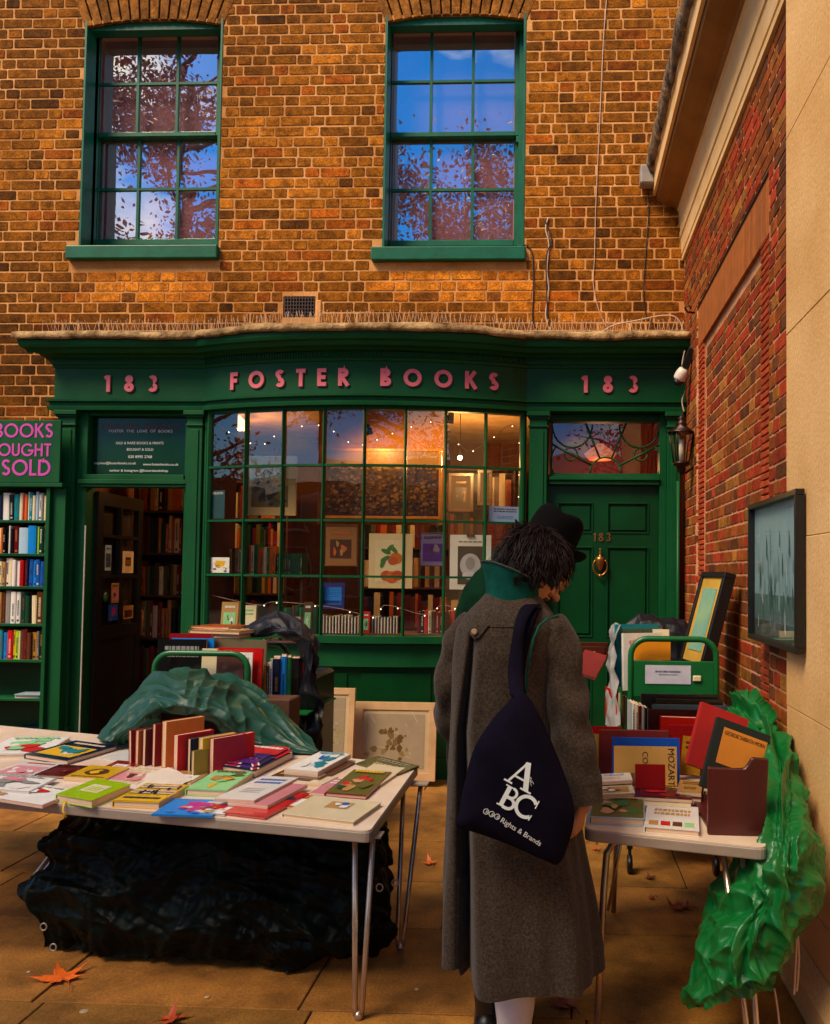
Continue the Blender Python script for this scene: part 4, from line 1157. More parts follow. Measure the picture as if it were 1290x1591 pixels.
# ------------------------------------------------------------------ outdoor bookcase on the left
YC = 5.98
cx1 = W(95, 800, YC).x; cs1 = W(69, 900, YC).x; CXL = cs1 - .78
case = empty('outdoor_bookcase', ((CXL + cs1) / 2, YC, 0), 'tall green wooden bookcase against the house under the magenta lettered sign', 'bookcase'); case.location = (0, 0, 0)
zsh = [W(30, p, YC).z for p in (1142, 1085, 1025, 969, 911, 860, 808)]
topz = W(30, 757, YC).z
c = MB(); c.box(cs1, cs1 + .03, YC - .01, YC + .2, 0, topz); c.box(cs1 + .03, cx1 + .02, YC + .02, YC + .2, 0, topz); c.build('side_board', M_GREEN, case, bevel=.003)
MB().box(CXL - .03, CXL, YC - .01, YC + .2, 0, topz).build('side_board', M_GREEN, case)
MB().box(CXL, cs1, YC + .19, YC + .2, 0, topz).build('back_board', M_DGREEN, case)
for z in zsh + [.25]: MB().box(CXL + .0, cs1 - .0005, YC + .0, YC + .189, z - .02, z).build('shelf', M_GREEN, case, bevel=.002)
MB().box(CXL - .03, cx1 + .02, YC - .03, YC + .2, topz + .001, topz + .03).build('top_board', M_GREEN, case, bevel=.003)
snb = rect(-75, 653, 95, 753, YC - .02)
board = MB().box(snb[0], snb[1], YC - .03, YC - .01, topz + .031, snb[3]).build('shop_sign', M_GREEN, None, 'green board sign with magenta capitals above the outdoor bookcase', 'sign', bevel=.003)
def sign_row(txt, pxr, py0, py1, gapk=.10):
    zb_, zt_ = W(40, py1, YC - .03).z, W(40, py0, YC - .03).z; h = zt_ - zb_; xr = W(pxr, (py0 + py1) / 2, YC - .03).x
    ln = text_len(txt, h, h * gapk, .13, h * .35)
    mb = MB(); 
    put_text(mb, txt, h, h * gapk, .15, .0022, lambda u, v, d: Vector((xr - ln + u, YC - .0305 - d, zb_ + v)), gapd=h * .35)
    mb.build('letter_row', M_MAGENTA, board)
sign_row('BOOKS', 83, 658, 680); sign_row('BOUGHT', 80, 689, 709); sign_row('& SOLD', 79, 714, 739)
rows = [
 (6, [('pale blue', .012), ('navy', .02), ('white', .05), ('black', .035), ('teal', .035), ('cream', .022), ('red', .018), ('orange', .02), ('white', .012), ('teal', .026), ('cream', .020), ('pale blue', .018), ('white', .022), ('grey', .015), ('cream', .02)]),
 (5, [('orange', .02), ('cream', .015), ('orange', .018), ('black', .022), ('black', .02), ('white', .012), ('black', .02), ('maroon', .04), ('pale blue', .065), ('bright blue', .06), ('lime green', .02), ('dark green', .03), ('cream', .015)]),
 (4, [('grey', .02), ('cream', .018), ('tan', .016), ('white', .02), ('cream', .02), ('white', .018), ('white', .022), ('red', .02), ('dark red', .015), ('navy', .01), ('blue', .024), ('bright blue', .02), ('blue', .022), ('blue', .02)]),
 (3, [('white', .022), ('tan', .016), ('brown', .02), ('grey', .028), ('white', .026), ('white', .022), ('dark green', .026), ('dark green', .02), ('black', .014), ('cream', .025), ('brown', .035)]),
 (2, [('orange', .016), ('yellow', .02), ('teal', .02), ('bright blue', .024), ('red', .03), ('yellow', .014), ('lime green', .02), ('cream', .01), ('brown', .022), ('maroon', .018), ('brown', .02), ('gold', .03), ('grey', .012), ('black', .02)])]
SHN = {6: 'topmost', 5: 'second highest', 4: 'third highest', 3: 'fourth highest', 2: 'fifth highest'}
for si, lst in rows:
    z = zsh[si]; hmax = (zsh[si + 1] if si < 6 else topz) - z - .03
    tot = sum(t for _, t in lst); sc = min(1.0, (cs1 - .015 - (CXL + .35)) / tot * 1.0); sc = (cs1 - .02 - W(-12, 900, YC).x) / tot
    x = cs1 - .012; k = 0; cnt = {}
    for cn, t in reversed(lst):
        t *= sc; h = hmax * uni(.84, .99); k += 1
        lean = uni(-.03, .03) if rnd() < .3 else 0
        spine_book((x - t / 2, YC + uni(.012, .03), z + .0005), t * .97, h, .14, PAL[cn], f"{cn} book, {ORD[k - 1]} from the right on the {SHN[si]} row of the outdoor bookcase", 'books on the outdoor bookcase', lean=lean)
        x -= t
fb = [(5, (30, 1078), (64, 1078), 'pale blue', 'pale blue book lying flat on the almost empty shelf of the outdoor bookcase')]
flat_book(cs1 - .12, YC + .09, zsh[1], .17, .14, .022, .1, PAL['white'], 'thick white book lying flat under a pale blue one in the outdoor bookcase', spine='left')
flat_book(cs1 - .11, YC + .08, zsh[1] + .0225, .19, .14, .006, .06, PAL['pale blue'], 'pale blue thin book on top of a white one in the outdoor bookcase', 'text', ('white',))
flat_book(cs1 - .17, YC + .09, zsh[0], .24, .15, .02, .15, PAL['cream'], 'cream book at the bottom of the low pile in the outdoor bookcase')
flat_book(cs1 - .19, YC + .09, zsh[0] + .0205, .2, .14, .014, .25, PAL['navy'], 'navy book topmost in the low pile in the outdoor bookcase')

# ------------------------------------------------------------------ things behind the shop window
def lamp(px, py, Y, pw, label, rad=.02, col=(1, .55, .18), es=30, cord=True):
    p = W(px, py, Y); e = empty('pendant_lamp', p, label, 'lamp')
    MB().ball((0, 0, 0), rad, 12).build('bulb', mat('lit_bulb', (1, .7, .35), emit=(1, .55, .2), estr=es), e)
    MB().lathe([(.012, rad * .8), (.012, rad * .8 + .05), (.004, rad * .8 + .055)], 10).build('lamp_holder', M_BLACK, e)
    if cord: MB().tube([(0, 0, rad + .05), (0, 0, IZ - p.z)], .003, 5).build('cord', M_BLACK, e)
    l = bpy.data.lights.new('bulb_light', 'POINT'); l.energy = pw; l.color = col; l.shadow_soft_size = rad * 1.6
    lo = bpy.data.objects.new('bulb_light', l); C.objects.link(lo); lo.parent = e; lo.location = (0, 0, -rad * 1.8)
    return e
lamp(715, 711, 7.2, 30, 'bare warm pendant bulb glowing behind the bow window, near the right door')
for k, (px, py, nm) in enumerate(((572, 668, 'left'), (700, 650, 'right'))):
    p = W(px, py, 6.5); e = empty('spotlight', p, f'small black clip spotlight at the ceiling, {nm} one above the large landscape', 'spotlight', rot=(R(20), R(15 if k else -12), 0))
    MB().lathe([(.012, .05), (.02, .045), (.03, .0), (.034, -.035)], 14, cap=False).build('lamp_shade', M_BLACK, e)
    MB().ball((0, 0, -.01), .018, 10).build('bulb', mat('lit_bulb', (1, .7, .35)), e)
    l = bpy.data.lights.new('spot_light', 'SPOT'); l.energy = 13; l.color = (1, .50, .13); l.spot_size = R(140); l.spot_blend = .6; l.shadow_soft_size = .03
    lo = bpy.data.objects.new('spot_light', l); C.objects.link(lo); lo.parent = e; lo.location = (0, 0, -.05); lo.rotation_euler = (R(28), 0, 0)
l = bpy.data.lights.new('room_light', 'POINT'); l.energy = 22; l.color = (1, .50, .18); l.shadow_soft_size = .08
e = empty('ceiling_lamp', (IX0 + 1.1, 7.3, IZ - .12), 'warm ceiling lamp inside the shop above the doorway shelves', 'lamp')
lo = bpy.data.objects.new('room_light', l); C.objects.link(lo); lo.parent = e; lo.location = (0, 0, -.06)
MB().lathe([(.02, .11), (.09, .03), (.10, 0), (.09, -.01)], 16).build('lamp_shade', mat('shade_glow', (.8, .5, .2), emit=(1, .55, .2), estr=3), e)
l = bpy.data.lights.new('hall_light', 'POINT'); l.energy = 4.5; l.color = (1, .42, .16); l.shadow_soft_size = .06
e = empty('hall_lamp', ((ex0 + ex1) / 2, 7.1, 2.45), 'dim hall lamp seen through the fanlight of the door', 'lamp')
MB().lathe([(.02, .14), (.14, .05), (.10, .0)], 18).build('lamp_shade', mat('red_shade', (.35, .06, .02), emit=(1, .2, .05), estr=.35), e)
MB().tube([(0, 0, .14), (0, 0, .4)], .004, 6).build('cord', M_BLACK, e)
lo = bpy.data.objects.new('hall_light', l); C.objects.link(lo); lo.parent = e; lo.location = (0, 0, -.1)
# fairy lights
fm = mat('fairy_bulb', (1, .8, .5), emit=(1, .75, .45), estr=4)
def fairy(pts, Y, label, n):
    P = spline([W(a, b, Y) for a, b in pts], n * 3); mb = MB().tube(P, .0018, 4, 0, None, False)
    e = empty('fairy_lights', P[0], label, 'fairy lights'); e.location = (0, 0, 0)
    mb.build('wire', M_CABLE, e)
    for i in range(1, n): MB().ball(P[i * 3] - Vector((0, 0, .008)), .0042, 6).build('bulb', fm, e)
fairy([(330, 655), (400, 690), (440, 668), (500, 660), (555, 690), (610, 672), (680, 655), (730, 700), (800, 662), (806, 760), (803, 800)], 6.16, 'string of tiny warm fairy lights looped along the top of the bow window', 24)
fairy([(330, 925), (400, 940), (430, 935), (520, 944), (580, 958), (600, 940), (660, 955), (690, 940), (740, 958)], 6.12, 'string of tiny fairy lights hung low across the bow window', 12)
# back wall: painting, dark frames, ceiling-high shelves of books
def landscape(w, h):
    mb = MB(); r = random.Random(5)
    def q(x0, y0, x1, y1, c, z): mb.add([(x0 * w / 2, y0 * h / 2, z), (x1 * w / 2, y0 * h / 2, z), (x1 * w / 2, y1 * h / 2, z), (x0 * w / 2, y1 * h / 2, z)], [(0, 1, 2, 3)], 0, c)
    q(-1, -1, 1, .45, H('#3d2810'), .001); q(-1, .45, 1, 1, H('#8a682f'), .001)
    for i in range(900):
        x, y = r.uniform(-.95, .95), r.uniform(-.95, .6); s = r.uniform(.01, .05); c = r.choice([H('#2b1a0a'), H('#4e3415'), H('#5c4019'), H('#1f1408'), H('#3a2b12'), H('#6e5220')])
        vs = [((x + s * math.cos(a) * r.uniform(.6, 1.2)) * w / 2, (y + s * 1.4 * math.sin(a) * r.uniform(.6, 1.2)) * h / 2, .0015 + i * 6e-6) for a in [k * math.pi / 3 for k in range(6)]]
        mb.add([(max(-w / 2, min(w / 2, a)), max(-h / 2, min(h / 2, b)), c_) for a, b, c_ in vs], [tuple(range(6))], 0, c)
    return mb.mesh('print', M_PRINT)
picture('framed_painting', 500, 697, 686, 806, 6.82, 'large gold framed woodland landscape painting at the middle of the bow window', 'painting', .022, H('#b07a2a'), H('#6b4a1c'), 0, artmesh=landscape)
MB().box(W(495, 700, 7.0).x, W(690, 700, 7.0).x, 7.0, 7.03, W(600, 815, 7.0).z, IZ - .01).build('display_screen', mat('ochre_wall', (.40, .17, .04), rough=.9), None, 'ochre display panel standing behind the landscape painting in the shop', 'display panel')
def engraving(w, h):
    mb = MB(); r = random.Random(3); c = H('#6c5424')
    mb.add([(-w / 2, -h / 2, .001), (w / 2, -h / 2, .001), (w / 2, h / 2, .001), (-w / 2, h / 2, .001)], [(0, 1, 2, 3)], 0, H('#7d6226'))
    mb.add([(-w / 2, 0, .0012), (w / 2, 0, .0012), (w / 2, h / 2, .0012), (-w / 2, h / 2, .0012)], [(0, 1, 2, 3)], 0, H('#b59346'))
    for i in range(60):
        x, y = r.uniform(-.4, .4) * w, r.uniform(-.45, .3) * h; s = r.uniform(.02, .12) * w
        mb.add([(x - s, y, .0015 + i * 1e-5), (x, y - s * .5, .0015 + i * 1e-5), (x + s, y + s * .3, .0015 + i * 1e-5), (x, y + s, .0015 + i * 1e-5)], [(0, 1, 2, 3)], 0, r.choice([H('#30230c'), H('#1e1608'), H('#5a4519')]))
    return mb.mesh('print', M_PRINT)
picture('framed_print', 378, 708, 461, 801, 6.42, 'brown figure engraving in a wide cream mount, hanging left in the bow window', 'framed print', .004, H('#c9a468'), H('#d9b87c'), .062, artmesh=engraving, glass=True)
def fruits(w, h):
    mb = MB(); 
    mb.add([(-w / 2, -h / 2, .001), (w / 2, -h / 2, .001), (w / 2, h / 2, .001), (-w / 2, h / 2, .001)], [(0, 1, 2, 3)], 0, H('#e8cf9c'))
    def el(x, y, rx, ry, c, z, rot=0):
        vs = [((x * w / 2 + rx * w * math.cos(a) * math.cos(rot) - ry * w * math.sin(a) * math.sin(rot)), (y * h / 2 + rx * w * math.cos(a) * math.sin(rot) + ry * w * math.sin(a) * math.cos(rot)), z) for a in [k * math.pi / 9 for k in range(18)]]
        mb.add(vs, [tuple(range(18))], 0, c)
    for i, (x, y, r_, c) in enumerate([(-.25, -.72, .2, '#c4501c'), (.1, -.78, .22, '#cf5f1e'), (.45, -.7, .19, '#bb4a18'), (.35, .12, .22, '#d06a20'), (.15, .0, .16, '#c2571b')]): el(x, y, r_, r_ * .85, H(c), .0014 + i * .0002)
    for i, (x, y, a) in enumerate([(-.35, .1, .5), (-.3, .45, -.4), (-.05, .6, .8), (.2, .55, -.8), (-.5, -.1, 1.2)]): el(x, y, .17, .07, H('#4f7a2c'), .0026 + i * .0002, a)
    return mb.mesh('print', M_PRINT)
picture('botanical_print', 573, 829, 641, 914, 6.32, 'botanical print of orange fruits with green leaves, low in the bow window', 'print', 0, None, H('#e2c48c'), .05, artmesh=fruits, seed=2, thick=.008)
def portrait(w, h):
    mb = MB()
    def el(x, y, rx, ry, c, z):
        vs = [(x * w / 2 + rx * w * math.cos(a), y * h / 2 + ry * w * math.sin(a), z) for a in [k * math.pi / 12 for k in range(24)]]
        mb.add(vs, [tuple(range(24))], 0, c)
    mb.add([(-w * .32, -h * .42, .001), (w * .32, -h * .42, .001), (w * .32, h * .3, .001), (-w * .32, h * .3, .001)], [(0, 1, 2, 3)], 0, PAL['black'])
    el(0, -.12, .26, .30, H('#b8b8bd'), .0015); el(0, -.05, .12, .16, H('#8d8a8c'), .002); el(0, -.5, .2, .1, H('#d0d0d2'), .0022)
    for i in range(5): mb.add([(-w * .3 + i * w * .12, h * .37, .001), (-w * .3 + i * w * .12 + w * .1, h * .37, .001), (-w * .3 + i * w * .12 + w * .1, h * .4, .001), (-w * .3 + i * w * .12, h * .4, .001)], [(0, 1, 2, 3)], 0, PAL['grey'])
    return mb.mesh('print', M_PRINT)
e = picture('portrait_poster', 699, 831, 763, 916, 6.26, 'white poster with pale oval portrait on black, right in the bow window', 'poster', 0, None, H('#e9e2d2'), .006, artmesh=portrait, thick=.006)
MB().box(-.03, .03, -.012, .008, .40, .415).build('bulldog_clip', M_BLACK, e)
picture('small_frame', 503, 815, 556, 880, 6.46, 'small brown framed picture under the landscape in the bow window', 'framed picture', .01, H('#7a4a1a'), H('#a06a34'), .02, 'picture', ('brown', 'tan', 'orange'), seed=8)
picture('small_frame', 652, 827, 693, 880, 6.48, 'lilac print of hills in a thin frame right of the orange fruit print', 'framed picture', .006, H('#5a3a1a'), H('#8a7aa8'), 0, 'picture', ('purple', 'grey', 'brown'), seed=9)
for k, (a, b, c, d, l) in enumerate([(697, 735, 736, 795, 'small dark framed picture on the rear wall, left of the lamp pair'), (742, 730, 765, 785, 'narrow dark framed picture on the rear wall beside the right mullion')]):
    picture('framed_picture', a, b, c, d, 7.6, l, 'framed picture', .03, H('#38200c'), H('#2b1a0d'), .02, 'picture', ('black', 'brown'), seed=20 + k)
# notices stuck on the glass
def notice(x0, y0, x1, y1, col, label, art, pal, seed, txt=None):
    xm = W((x0 + x1) / 2, y0, YB).x; p, n = bow(xm); Y = p.y + .032
    a, b, c, d = rect(x0, y0, x1, y1, Y); e = empty('paper_notice', ((a + b) / 2, Y, (c + d) / 2), label, 'notice', rz=math.atan2(n.x, -n.y))
    w_, h_ = b - a, d - c
    MB().box(-w_ / 2, w_ / 2, 0, .0012, -h_ / 2, h_ / 2).build('paper', mat('paper_%02x%02x%02x' % tuple(int(v * 255) for v in col), col, rough=.7, var=.03), e)
    if art:
        o = bpy.data.objects.new('print', art_mesh(w_, h_, art, pal, seed, 'print')); C.objects.link(o); o.parent = e; o.rotation_euler = (R(90), 0, 0)
    if txt: type_part('print', txt, w_ * .16, M_WHITE, e, (0, -.002, h_ * .36), width=w_ * .82)
    return e
notice(322, 762, 352, 806, H('#12424a'), 'dark teal card at the left edge of the bow window', None, None, 1, 'FOSTER BOOKS')
notice(321, 866, 360, 890, H('#d8e2e0'), 'small white leaflet with yellow oval in the left column of the bow window', 'swirl', ('white', 'yellow', 'blue', 'magenta'), 5)
notice(759, 787, 811, 814, H('#8fb4d8'), 'pale blue notice sheet in the right column of the bow window', 'text', ('navy', 'blue'), 6)
notice(500, 912, 531, 940, H('#1d6fc0'), 'bright blue card with fine pattern low in the bow window', 'stripes', ('bright blue', 'blue'), 7)
# display books
def row_px(px0, px1, py_top, py_bot, Y, cols, where, group, gl=False, d=.14, wd=(.018, .034)):
    x = W(px0, py_bot, Y).x; x1 = W(px1, py_bot, Y).x; z = W((px0 + px1) / 2, py_bot, Y).z; h = W((px0 + px1) / 2, py_top, Y).z - z; k = 0
    while x < x1:
        t = uni(*wd); cn = cols[k % len(cols)] if isinstance(cols, list) else random.choice(cols); k += 1
        spine_book((x + t / 2, Y, z), t * .97, h * uni(.88, 1.0), d, PAL[cn], f"{cn} book {where}, {ORD[min(24, k - 1)]} from the left", group, gl=gl); x += t
    return z
bedz = zsill - .02
ledge = MB(); lx0, lx1 = W(325, 895, 6.55).x, W(470, 895, 6.55).x; lz = W(400, 893, 6.55).z
ledge.box(lx0, lx1, 6.54, 6.72, lz - .02, lz - .001); ledge.box(lx0, lx0 + .02, 6.56, 6.70, bedz, lz - .021); ledge.box(lx1 - .02, lx1, 6.56, 6.70, bedz, lz - .021)
ledge.build('display_shelf', M_WOODK, None, 'small wooden display shelf inside the left part of the bow window', 'shelf')
row_px(330, 384, 850, 893, 6.56, ['tan', 'brown', 'tan', 'cream', 'brown'], 'in the left run of the display shelf', 'display shelf books')
row_px(386, 424, 846, 893, 6.56, ['orange', 'cream', 'green', 'orange'], 'in the middle run of the display shelf', 'display shelf books')
row_px(430, 468, 858, 893, 6.56, ['dark green'] * 8, 'of the matching set behind the window', 'display shelf books', wd=(.014, .018))
row_px(436, 492, 940, 984, 6.22, ['dark green', 'green', 'dark green', 'brown'], 'on the window bed left of striped ones', 'window bed books', d=.12)
row_px(499, 556, 955, 984, 6.14, ['black', 'white', 'maroon', 'cream'], 'in the low striped row on the window bed', 'window bed books', wd=(.010, .013), d=.1)
row_px(575, 618, 957, 984, 6.14, ['maroon', 'cream', 'black', 'white'], 'in the low striped row beside the small red card', 'window bed books', wd=(.010, .013), d=.1)
row_px(648, 692, 948, 984, 6.2, ['maroon', 'black', 'red', 'cream', 'brown', 'dark red'], 'at the right end of the window bed', 'window bed books', d=.12)
row_px(694, 742, 946, 984, 6.26, ['dark red', 'red', 'brown', 'maroon'], 'on the window bed by the green coat', 'window bed books', d=.12)
for k, (a, b, c, d, cn, l) in enumerate([(342, 935, 368, 984, 'tan', 'tan book with pale drawing propped on the window bed, far left'), (372, 940, 396, 984, 'cream', 'cream book propped on the window bed beside the tan one'), (436, 958, 466, 984, 'tan', 'tan small book propped before the green set'), (470, 935, 484, 984, 'brown', 'narrow brown book propped by the green set'), (562, 950, 574, 984, 'red', 'small red card standing between the two striped rows')]):
    picture('propped_book', a, b, c, d, 6.08, l, 'book', 0, None, PAL[cn], .006, 'picture' if k != 1 else 'text', ('pale green', 'brown', 'white'), tilt=R(-8), seed=30 + k, thick=.02)
picture('propped_book', 496, 905, 535, 946, 6.24, 'dark blue book standing behind the bright blue card', 'book', 0, None, H('#1c1c66'), .004, 'label', ('bright blue', 'white'), tilt=R(-6), seed=44, thick=.025)
# shelves seen through the open door and behind the window
def wall_shelves(x0, x1, y, z0, z1, n, label, grp, face=1, dpt=.22, dens=1.0, cols=('dark red', 'brown', 'tan', 'black', 'maroon', 'cream', 'olive', 'dark green', 'orange')):
    e = empty('shop_shelves', (x0, y, 0), label, 'bookshelf'); e.location = (0, 0, 0)
    for i in range(n + 1):
        z = z0 + (z1 - z0) * i / n; MB().box(x0, x1, y, y + dpt, z, z + .02).build('shelf', M_WOODK, e)
    for x in (x0, x1 - .02): MB().box(x, x + .02, y - .002, y + dpt + .002, z0 - .02, z1 + .03).build('side_board', M_WOODK, e)
    MB().box(x0, x1, y + dpt + .003, y + dpt + .015, z0, z1).build('back_board', M_WOODK, e)
    hgt = (z1 - z0) / n - .03
    rest = MB()
    for i in range(n):
        x = x0 + .025; kk = 0
        while x < x1 - .06:
            t = uni(.018, .045) * dens
            if rnd() < .93:
                cn = random.choice(cols); kk += 1
                if grp is None:
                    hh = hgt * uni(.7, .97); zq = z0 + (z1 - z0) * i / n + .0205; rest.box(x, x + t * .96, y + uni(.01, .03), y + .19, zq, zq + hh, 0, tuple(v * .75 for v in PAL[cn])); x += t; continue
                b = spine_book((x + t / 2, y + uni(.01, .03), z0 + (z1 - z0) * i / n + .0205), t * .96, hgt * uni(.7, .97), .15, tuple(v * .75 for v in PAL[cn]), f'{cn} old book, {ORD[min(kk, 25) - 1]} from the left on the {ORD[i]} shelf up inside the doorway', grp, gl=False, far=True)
            x += t
    if grp is None: rest.build('shelved_books', M_PRINT, None, kind='stuff')
# bookcase wall facing the camera behind the doorway
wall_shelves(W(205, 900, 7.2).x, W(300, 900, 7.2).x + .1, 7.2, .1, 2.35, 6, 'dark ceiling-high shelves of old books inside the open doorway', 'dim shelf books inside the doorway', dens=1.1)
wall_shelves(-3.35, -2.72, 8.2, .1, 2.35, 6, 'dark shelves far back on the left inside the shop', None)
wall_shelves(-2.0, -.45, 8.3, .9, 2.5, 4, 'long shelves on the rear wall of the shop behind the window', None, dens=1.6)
# open shop door, glazed, folded inwards
od = empty('open_door', (dx0 + .08, YB + .15, 0), 'dark glazed shop door standing open inwards, hung with small posters', 'door', rz=R(94))
DW, DH = .80, zdt - .03
for nm, bxs in (('door_leaf', [(0, .09, 0, DH), (DW - .09, DW, 0, DH), (.09, DW - .09, DH - .1, DH), (.09, DW - .09, .02, .22), (.09, DW - .09, .92, 1.02), (DW / 2 - .015, DW / 2 + .015, 1.02, DH - .1), (.09, DW / 2 - .015, 1.40, 1.425), (DW / 2 + .015, DW - .09, 1.40, 1.425), (.09, DW / 2 - .015, 1.72, 1.745), (DW / 2 + .015, DW - .09, 1.72, 1.745)]),):
    m = MB()
    for i, (a, b, c, d) in enumerate(bxs): m.box(a, b, -.02, .02, c, d)
    m.box(.09, DW - .09, -.008, .008, .22, .92)
    m.build(nm, mat('dark_door_paint', (.012, .010, .007), rough=.4), od)
MB().quad((.09, 0, 1.02), (DW - .09, 0, 1.02), (DW - .09, 0, DH - .1), (.09, 0, DH - .1)).build('pane', M_GLASS, od)
MB().box(.10, DW - .1, .03, .033, 1.0, DH).build('door_blind', mat('dark_backing', (.02, .008, .004), rough=.8), od)
hdl = MB(); hdl.tube([(DW - .05, -.03, 1.12), (DW - .05, -.055, 1.12), (DW - .05, -.055, .92), (DW - .05, -.03, .92)], .008, 8); hdl.build('handle', M_BRASS, od)
for k, (a, b, c, d, cn, ar, pl) in enumerate([(.12, .22, 1.46, 1.66, 'pale blue', 'picture', ('olive', 'cream', 'blue')), (.24, .37, 1.20, 1.36, 'tan', 'picture', ('pink', 'brown')), (.42, .62, 1.44, 1.62, 'cream', 'label', ('brown', 'tan')), (.20, .36, 1.06, 1.19, 'blue', 'swirl', ('blue', 'magenta', 'bright blue')), (.46, .64, 1.06, 1.17, 'tan', 'picture', ('brown', 'tan'))]):
    q = MB(); q.box(a, b, -.024, -.0225, c, d); o = q.build('poster', mat('paper_' + cn, PAL[cn], rough=.7), od)
    oo = bpy.data.objects.new('poster_print', art_mesh(b - a, d - c, ar, pl, 60 + k, 'poster_print')); C.objects.link(oo); oo.parent = o; oo.location = ((a + b) / 2, -.0245, (c + d) / 2); oo.rotation_euler = (R(90), 0, 0)
st = MB(); st.lathe([(.0, .0), (.04, .0), (.04, .002), (.0, .002)], 20, Matrix.Translation((.15, -.0222, 1.25)) @ Matrix.Rotation(R(90), 4, 'X')); st.build('round_sticker', mat('green_sticker', PAL['green'], rough=.4), od)
# white weather strip beside the door
MB().box(dx0 + .076, dx0 + .084, YB + .012, YB + .02, .1, zdt - .3).build('weather_strip', mat('worn_white_strip', (.55, .52, .45), rough=.6), df)

# ================================================================== STREET THINGS
TZ = .67
M_TOP = mat('table_laminate', (.70, .52, .36), rough=.35, col2=(.80, .64, .48), vscale=5, rough2=.5)
M_ALU = mat('aluminium_edge', (.42, .34, .27), rough=.45, metal=.35, var=.1)
M_CHROME = mat('chrome_leg', (.55, .42, .32), rough=.25, metal=.8)
def trestle(label, FL, FR, BR, BL, feet, name='folding_table'):
    e = empty(name, (0, 0, 0), label, 'table')
    cor = [Vector(p) for p in (FL, FR, BR, BL)]; cen = sum(cor, Vector()) / 4
    def rounded(inset, z):
        out = []
        for i in range(4):
            p = cor[i] + (cen - cor[i]).normalized() * inset; a = (cor[i - 1] - cor[i]).normalized(); b = (cor[(i + 1) % 4] - cor[i]).normalized()
            for t in (0, .25, .5, .75, 1): 
                q = (p + a * .03) * (1 - t) ** 2 + 2 * p * t * (1 - t) + (p + b * .03) * t ** 2
                out.append(Vector((q.x, q.y, z)))
        return out
    MB().prism(rounded(.004, TZ - .004), (0, 0, .004)).build('table_top', M_TOP, e)
    MB().prism(rounded(0, TZ - .038), (0, 0, .0335)).build('edge_band', M_ALU, e, bevel=.004, seg=2)
    for (tx, ty), (fx, fy), spread in feet:
        m = MB(); f = Vector((fx, fy, .012))
        for s in (-1, 1):
            top = Vector((tx + s * spread, ty, TZ - .039)); m.tube([top, f + Vector((s * .012, 0, .03)), f + Vector((s * .008, 0, 0))], .0095, 8)
        m.ball(f, .017, 8); m.build('leg', M_CHROME, e)
        MB().box(tx - spread - .03, tx + spread + .03, ty - .03, ty + .03, TZ - .0445, TZ - .0385).build('leg_bracket', M_ALU, e)
    return e
FL, FR, BR, BL = G(-260, 1216, TZ), G(576, 1292, TZ), G(651, 1188, TZ), G(-160, 1112, TZ)
g = lambda x, y: (G(x, y, 0).x, G(x, y, 0).y)
t1 = W(551, 1300, G(551, 1300, TZ).y + .05)
trestle('long white folding table covered in books, left of the person in the long grey coat', FL, FR, BR, BL,
        [((G(551, 1296, TZ).x, FR.y + .10), (G(557, 1584, 0).x, G(557, 1584, 0).y), .03), ((G(612, 1240, TZ).x, BR.y - .14), g(622, 1476), .035), ((G(38, 1200, TZ).x, BL.y - .12), g(40, 1398), .03), ((FL.x + .15, FL.y + .12), (FL.x + .12, FL.y + .1), .03)])
RFL, RFR, RBR, RBL = G(908, 1288, TZ), G(1192, 1318, TZ), G(1165, 1176, TZ), G(925, 1172, TZ)
e = trestle('smaller white folding table with books, between the grey coat and the green tarpaulin', RFL, RFR, RBR, RBL, [((RFR.x - .08, RFR.y + .1), (RFR.x - .03, RFR.y + .02), .03), ((RBR.x - .08, RBR.y - .1), (RBR.x - .06, RBR.y - .05), .03)])
lg = MB(); lt = W(945, 1300, RFL.y + .03); lf = G(931, 1640, 0)
lg.tube([(lt.x + .16, RFL.y + .05, TZ - .045), (lt.x + .07, RFL.y + .05, TZ - .045), (lt.x + .02, RFL.y + .05, TZ - .055), (lt.x - .003, RFL.y + .05, TZ - .09), (lt.x - .012, RFL.y + .04, TZ - .2), (lt.x - .035, RFL.y - .02, .01)], .0115, 10)
lg.build('leg', M_CHROME, e)
lg = MB(); lg.tube([(RBL.x + .1, RBL.y - .1, TZ - .04), (RBL.x + .08, RBL.y - .08, .01)], .0115, 10); lg.build('leg', M_CHROME, e)
lg = MB(); lg.tube([(lt.x + .05, RFL.y + .1, TZ - .05), (lt.x + .015, RFL.y + .25, TZ - .35)], .006, 8); lg.build('leg_brace', M_CHROME, e)

T = TZ + .0006
for k, (a, b, c, cn, ar, l) in enumerate([((-40, 1215), (30, 1222), (60, 1203), 'pale blue', 'full', 'pale blue magazine under the clear sleeves at the left end of the table'),
        ((250, 1213), (300, 1217), (322, 1200), 'tan', 'picture', 'tan booklet between the open pamphlet and the standing row'), ((392, 1222), (440, 1226), (462, 1206), 'white', 'text', 'white booklet showing between the flag covered book and the white paperback'),
        ((486, 1232), (520, 1236), (548, 1212), 'pink', 'text', 'pink booklet beside the picture of the woman in red'), ((150, 1200), (190, 1204), (215, 1184), 'dark red', 'label', 'dark red booklet behind the yellow portrait paperback'),
        ((300, 1262), (352, 1266), (372, 1248), 'teal', 'swirl', 'teal paperback between the bright blue book and the red pile'), ((420, 1252), (470, 1256), (492, 1236), 'orange', 'picture', 'orange paperback between the red pile and the cream hardback')]):
    px_book(a, b, c, T + .0001 * k, .0055, PAL[cn], l, ar, ('white', 'red', 'navy', 'tan'), soft=True)
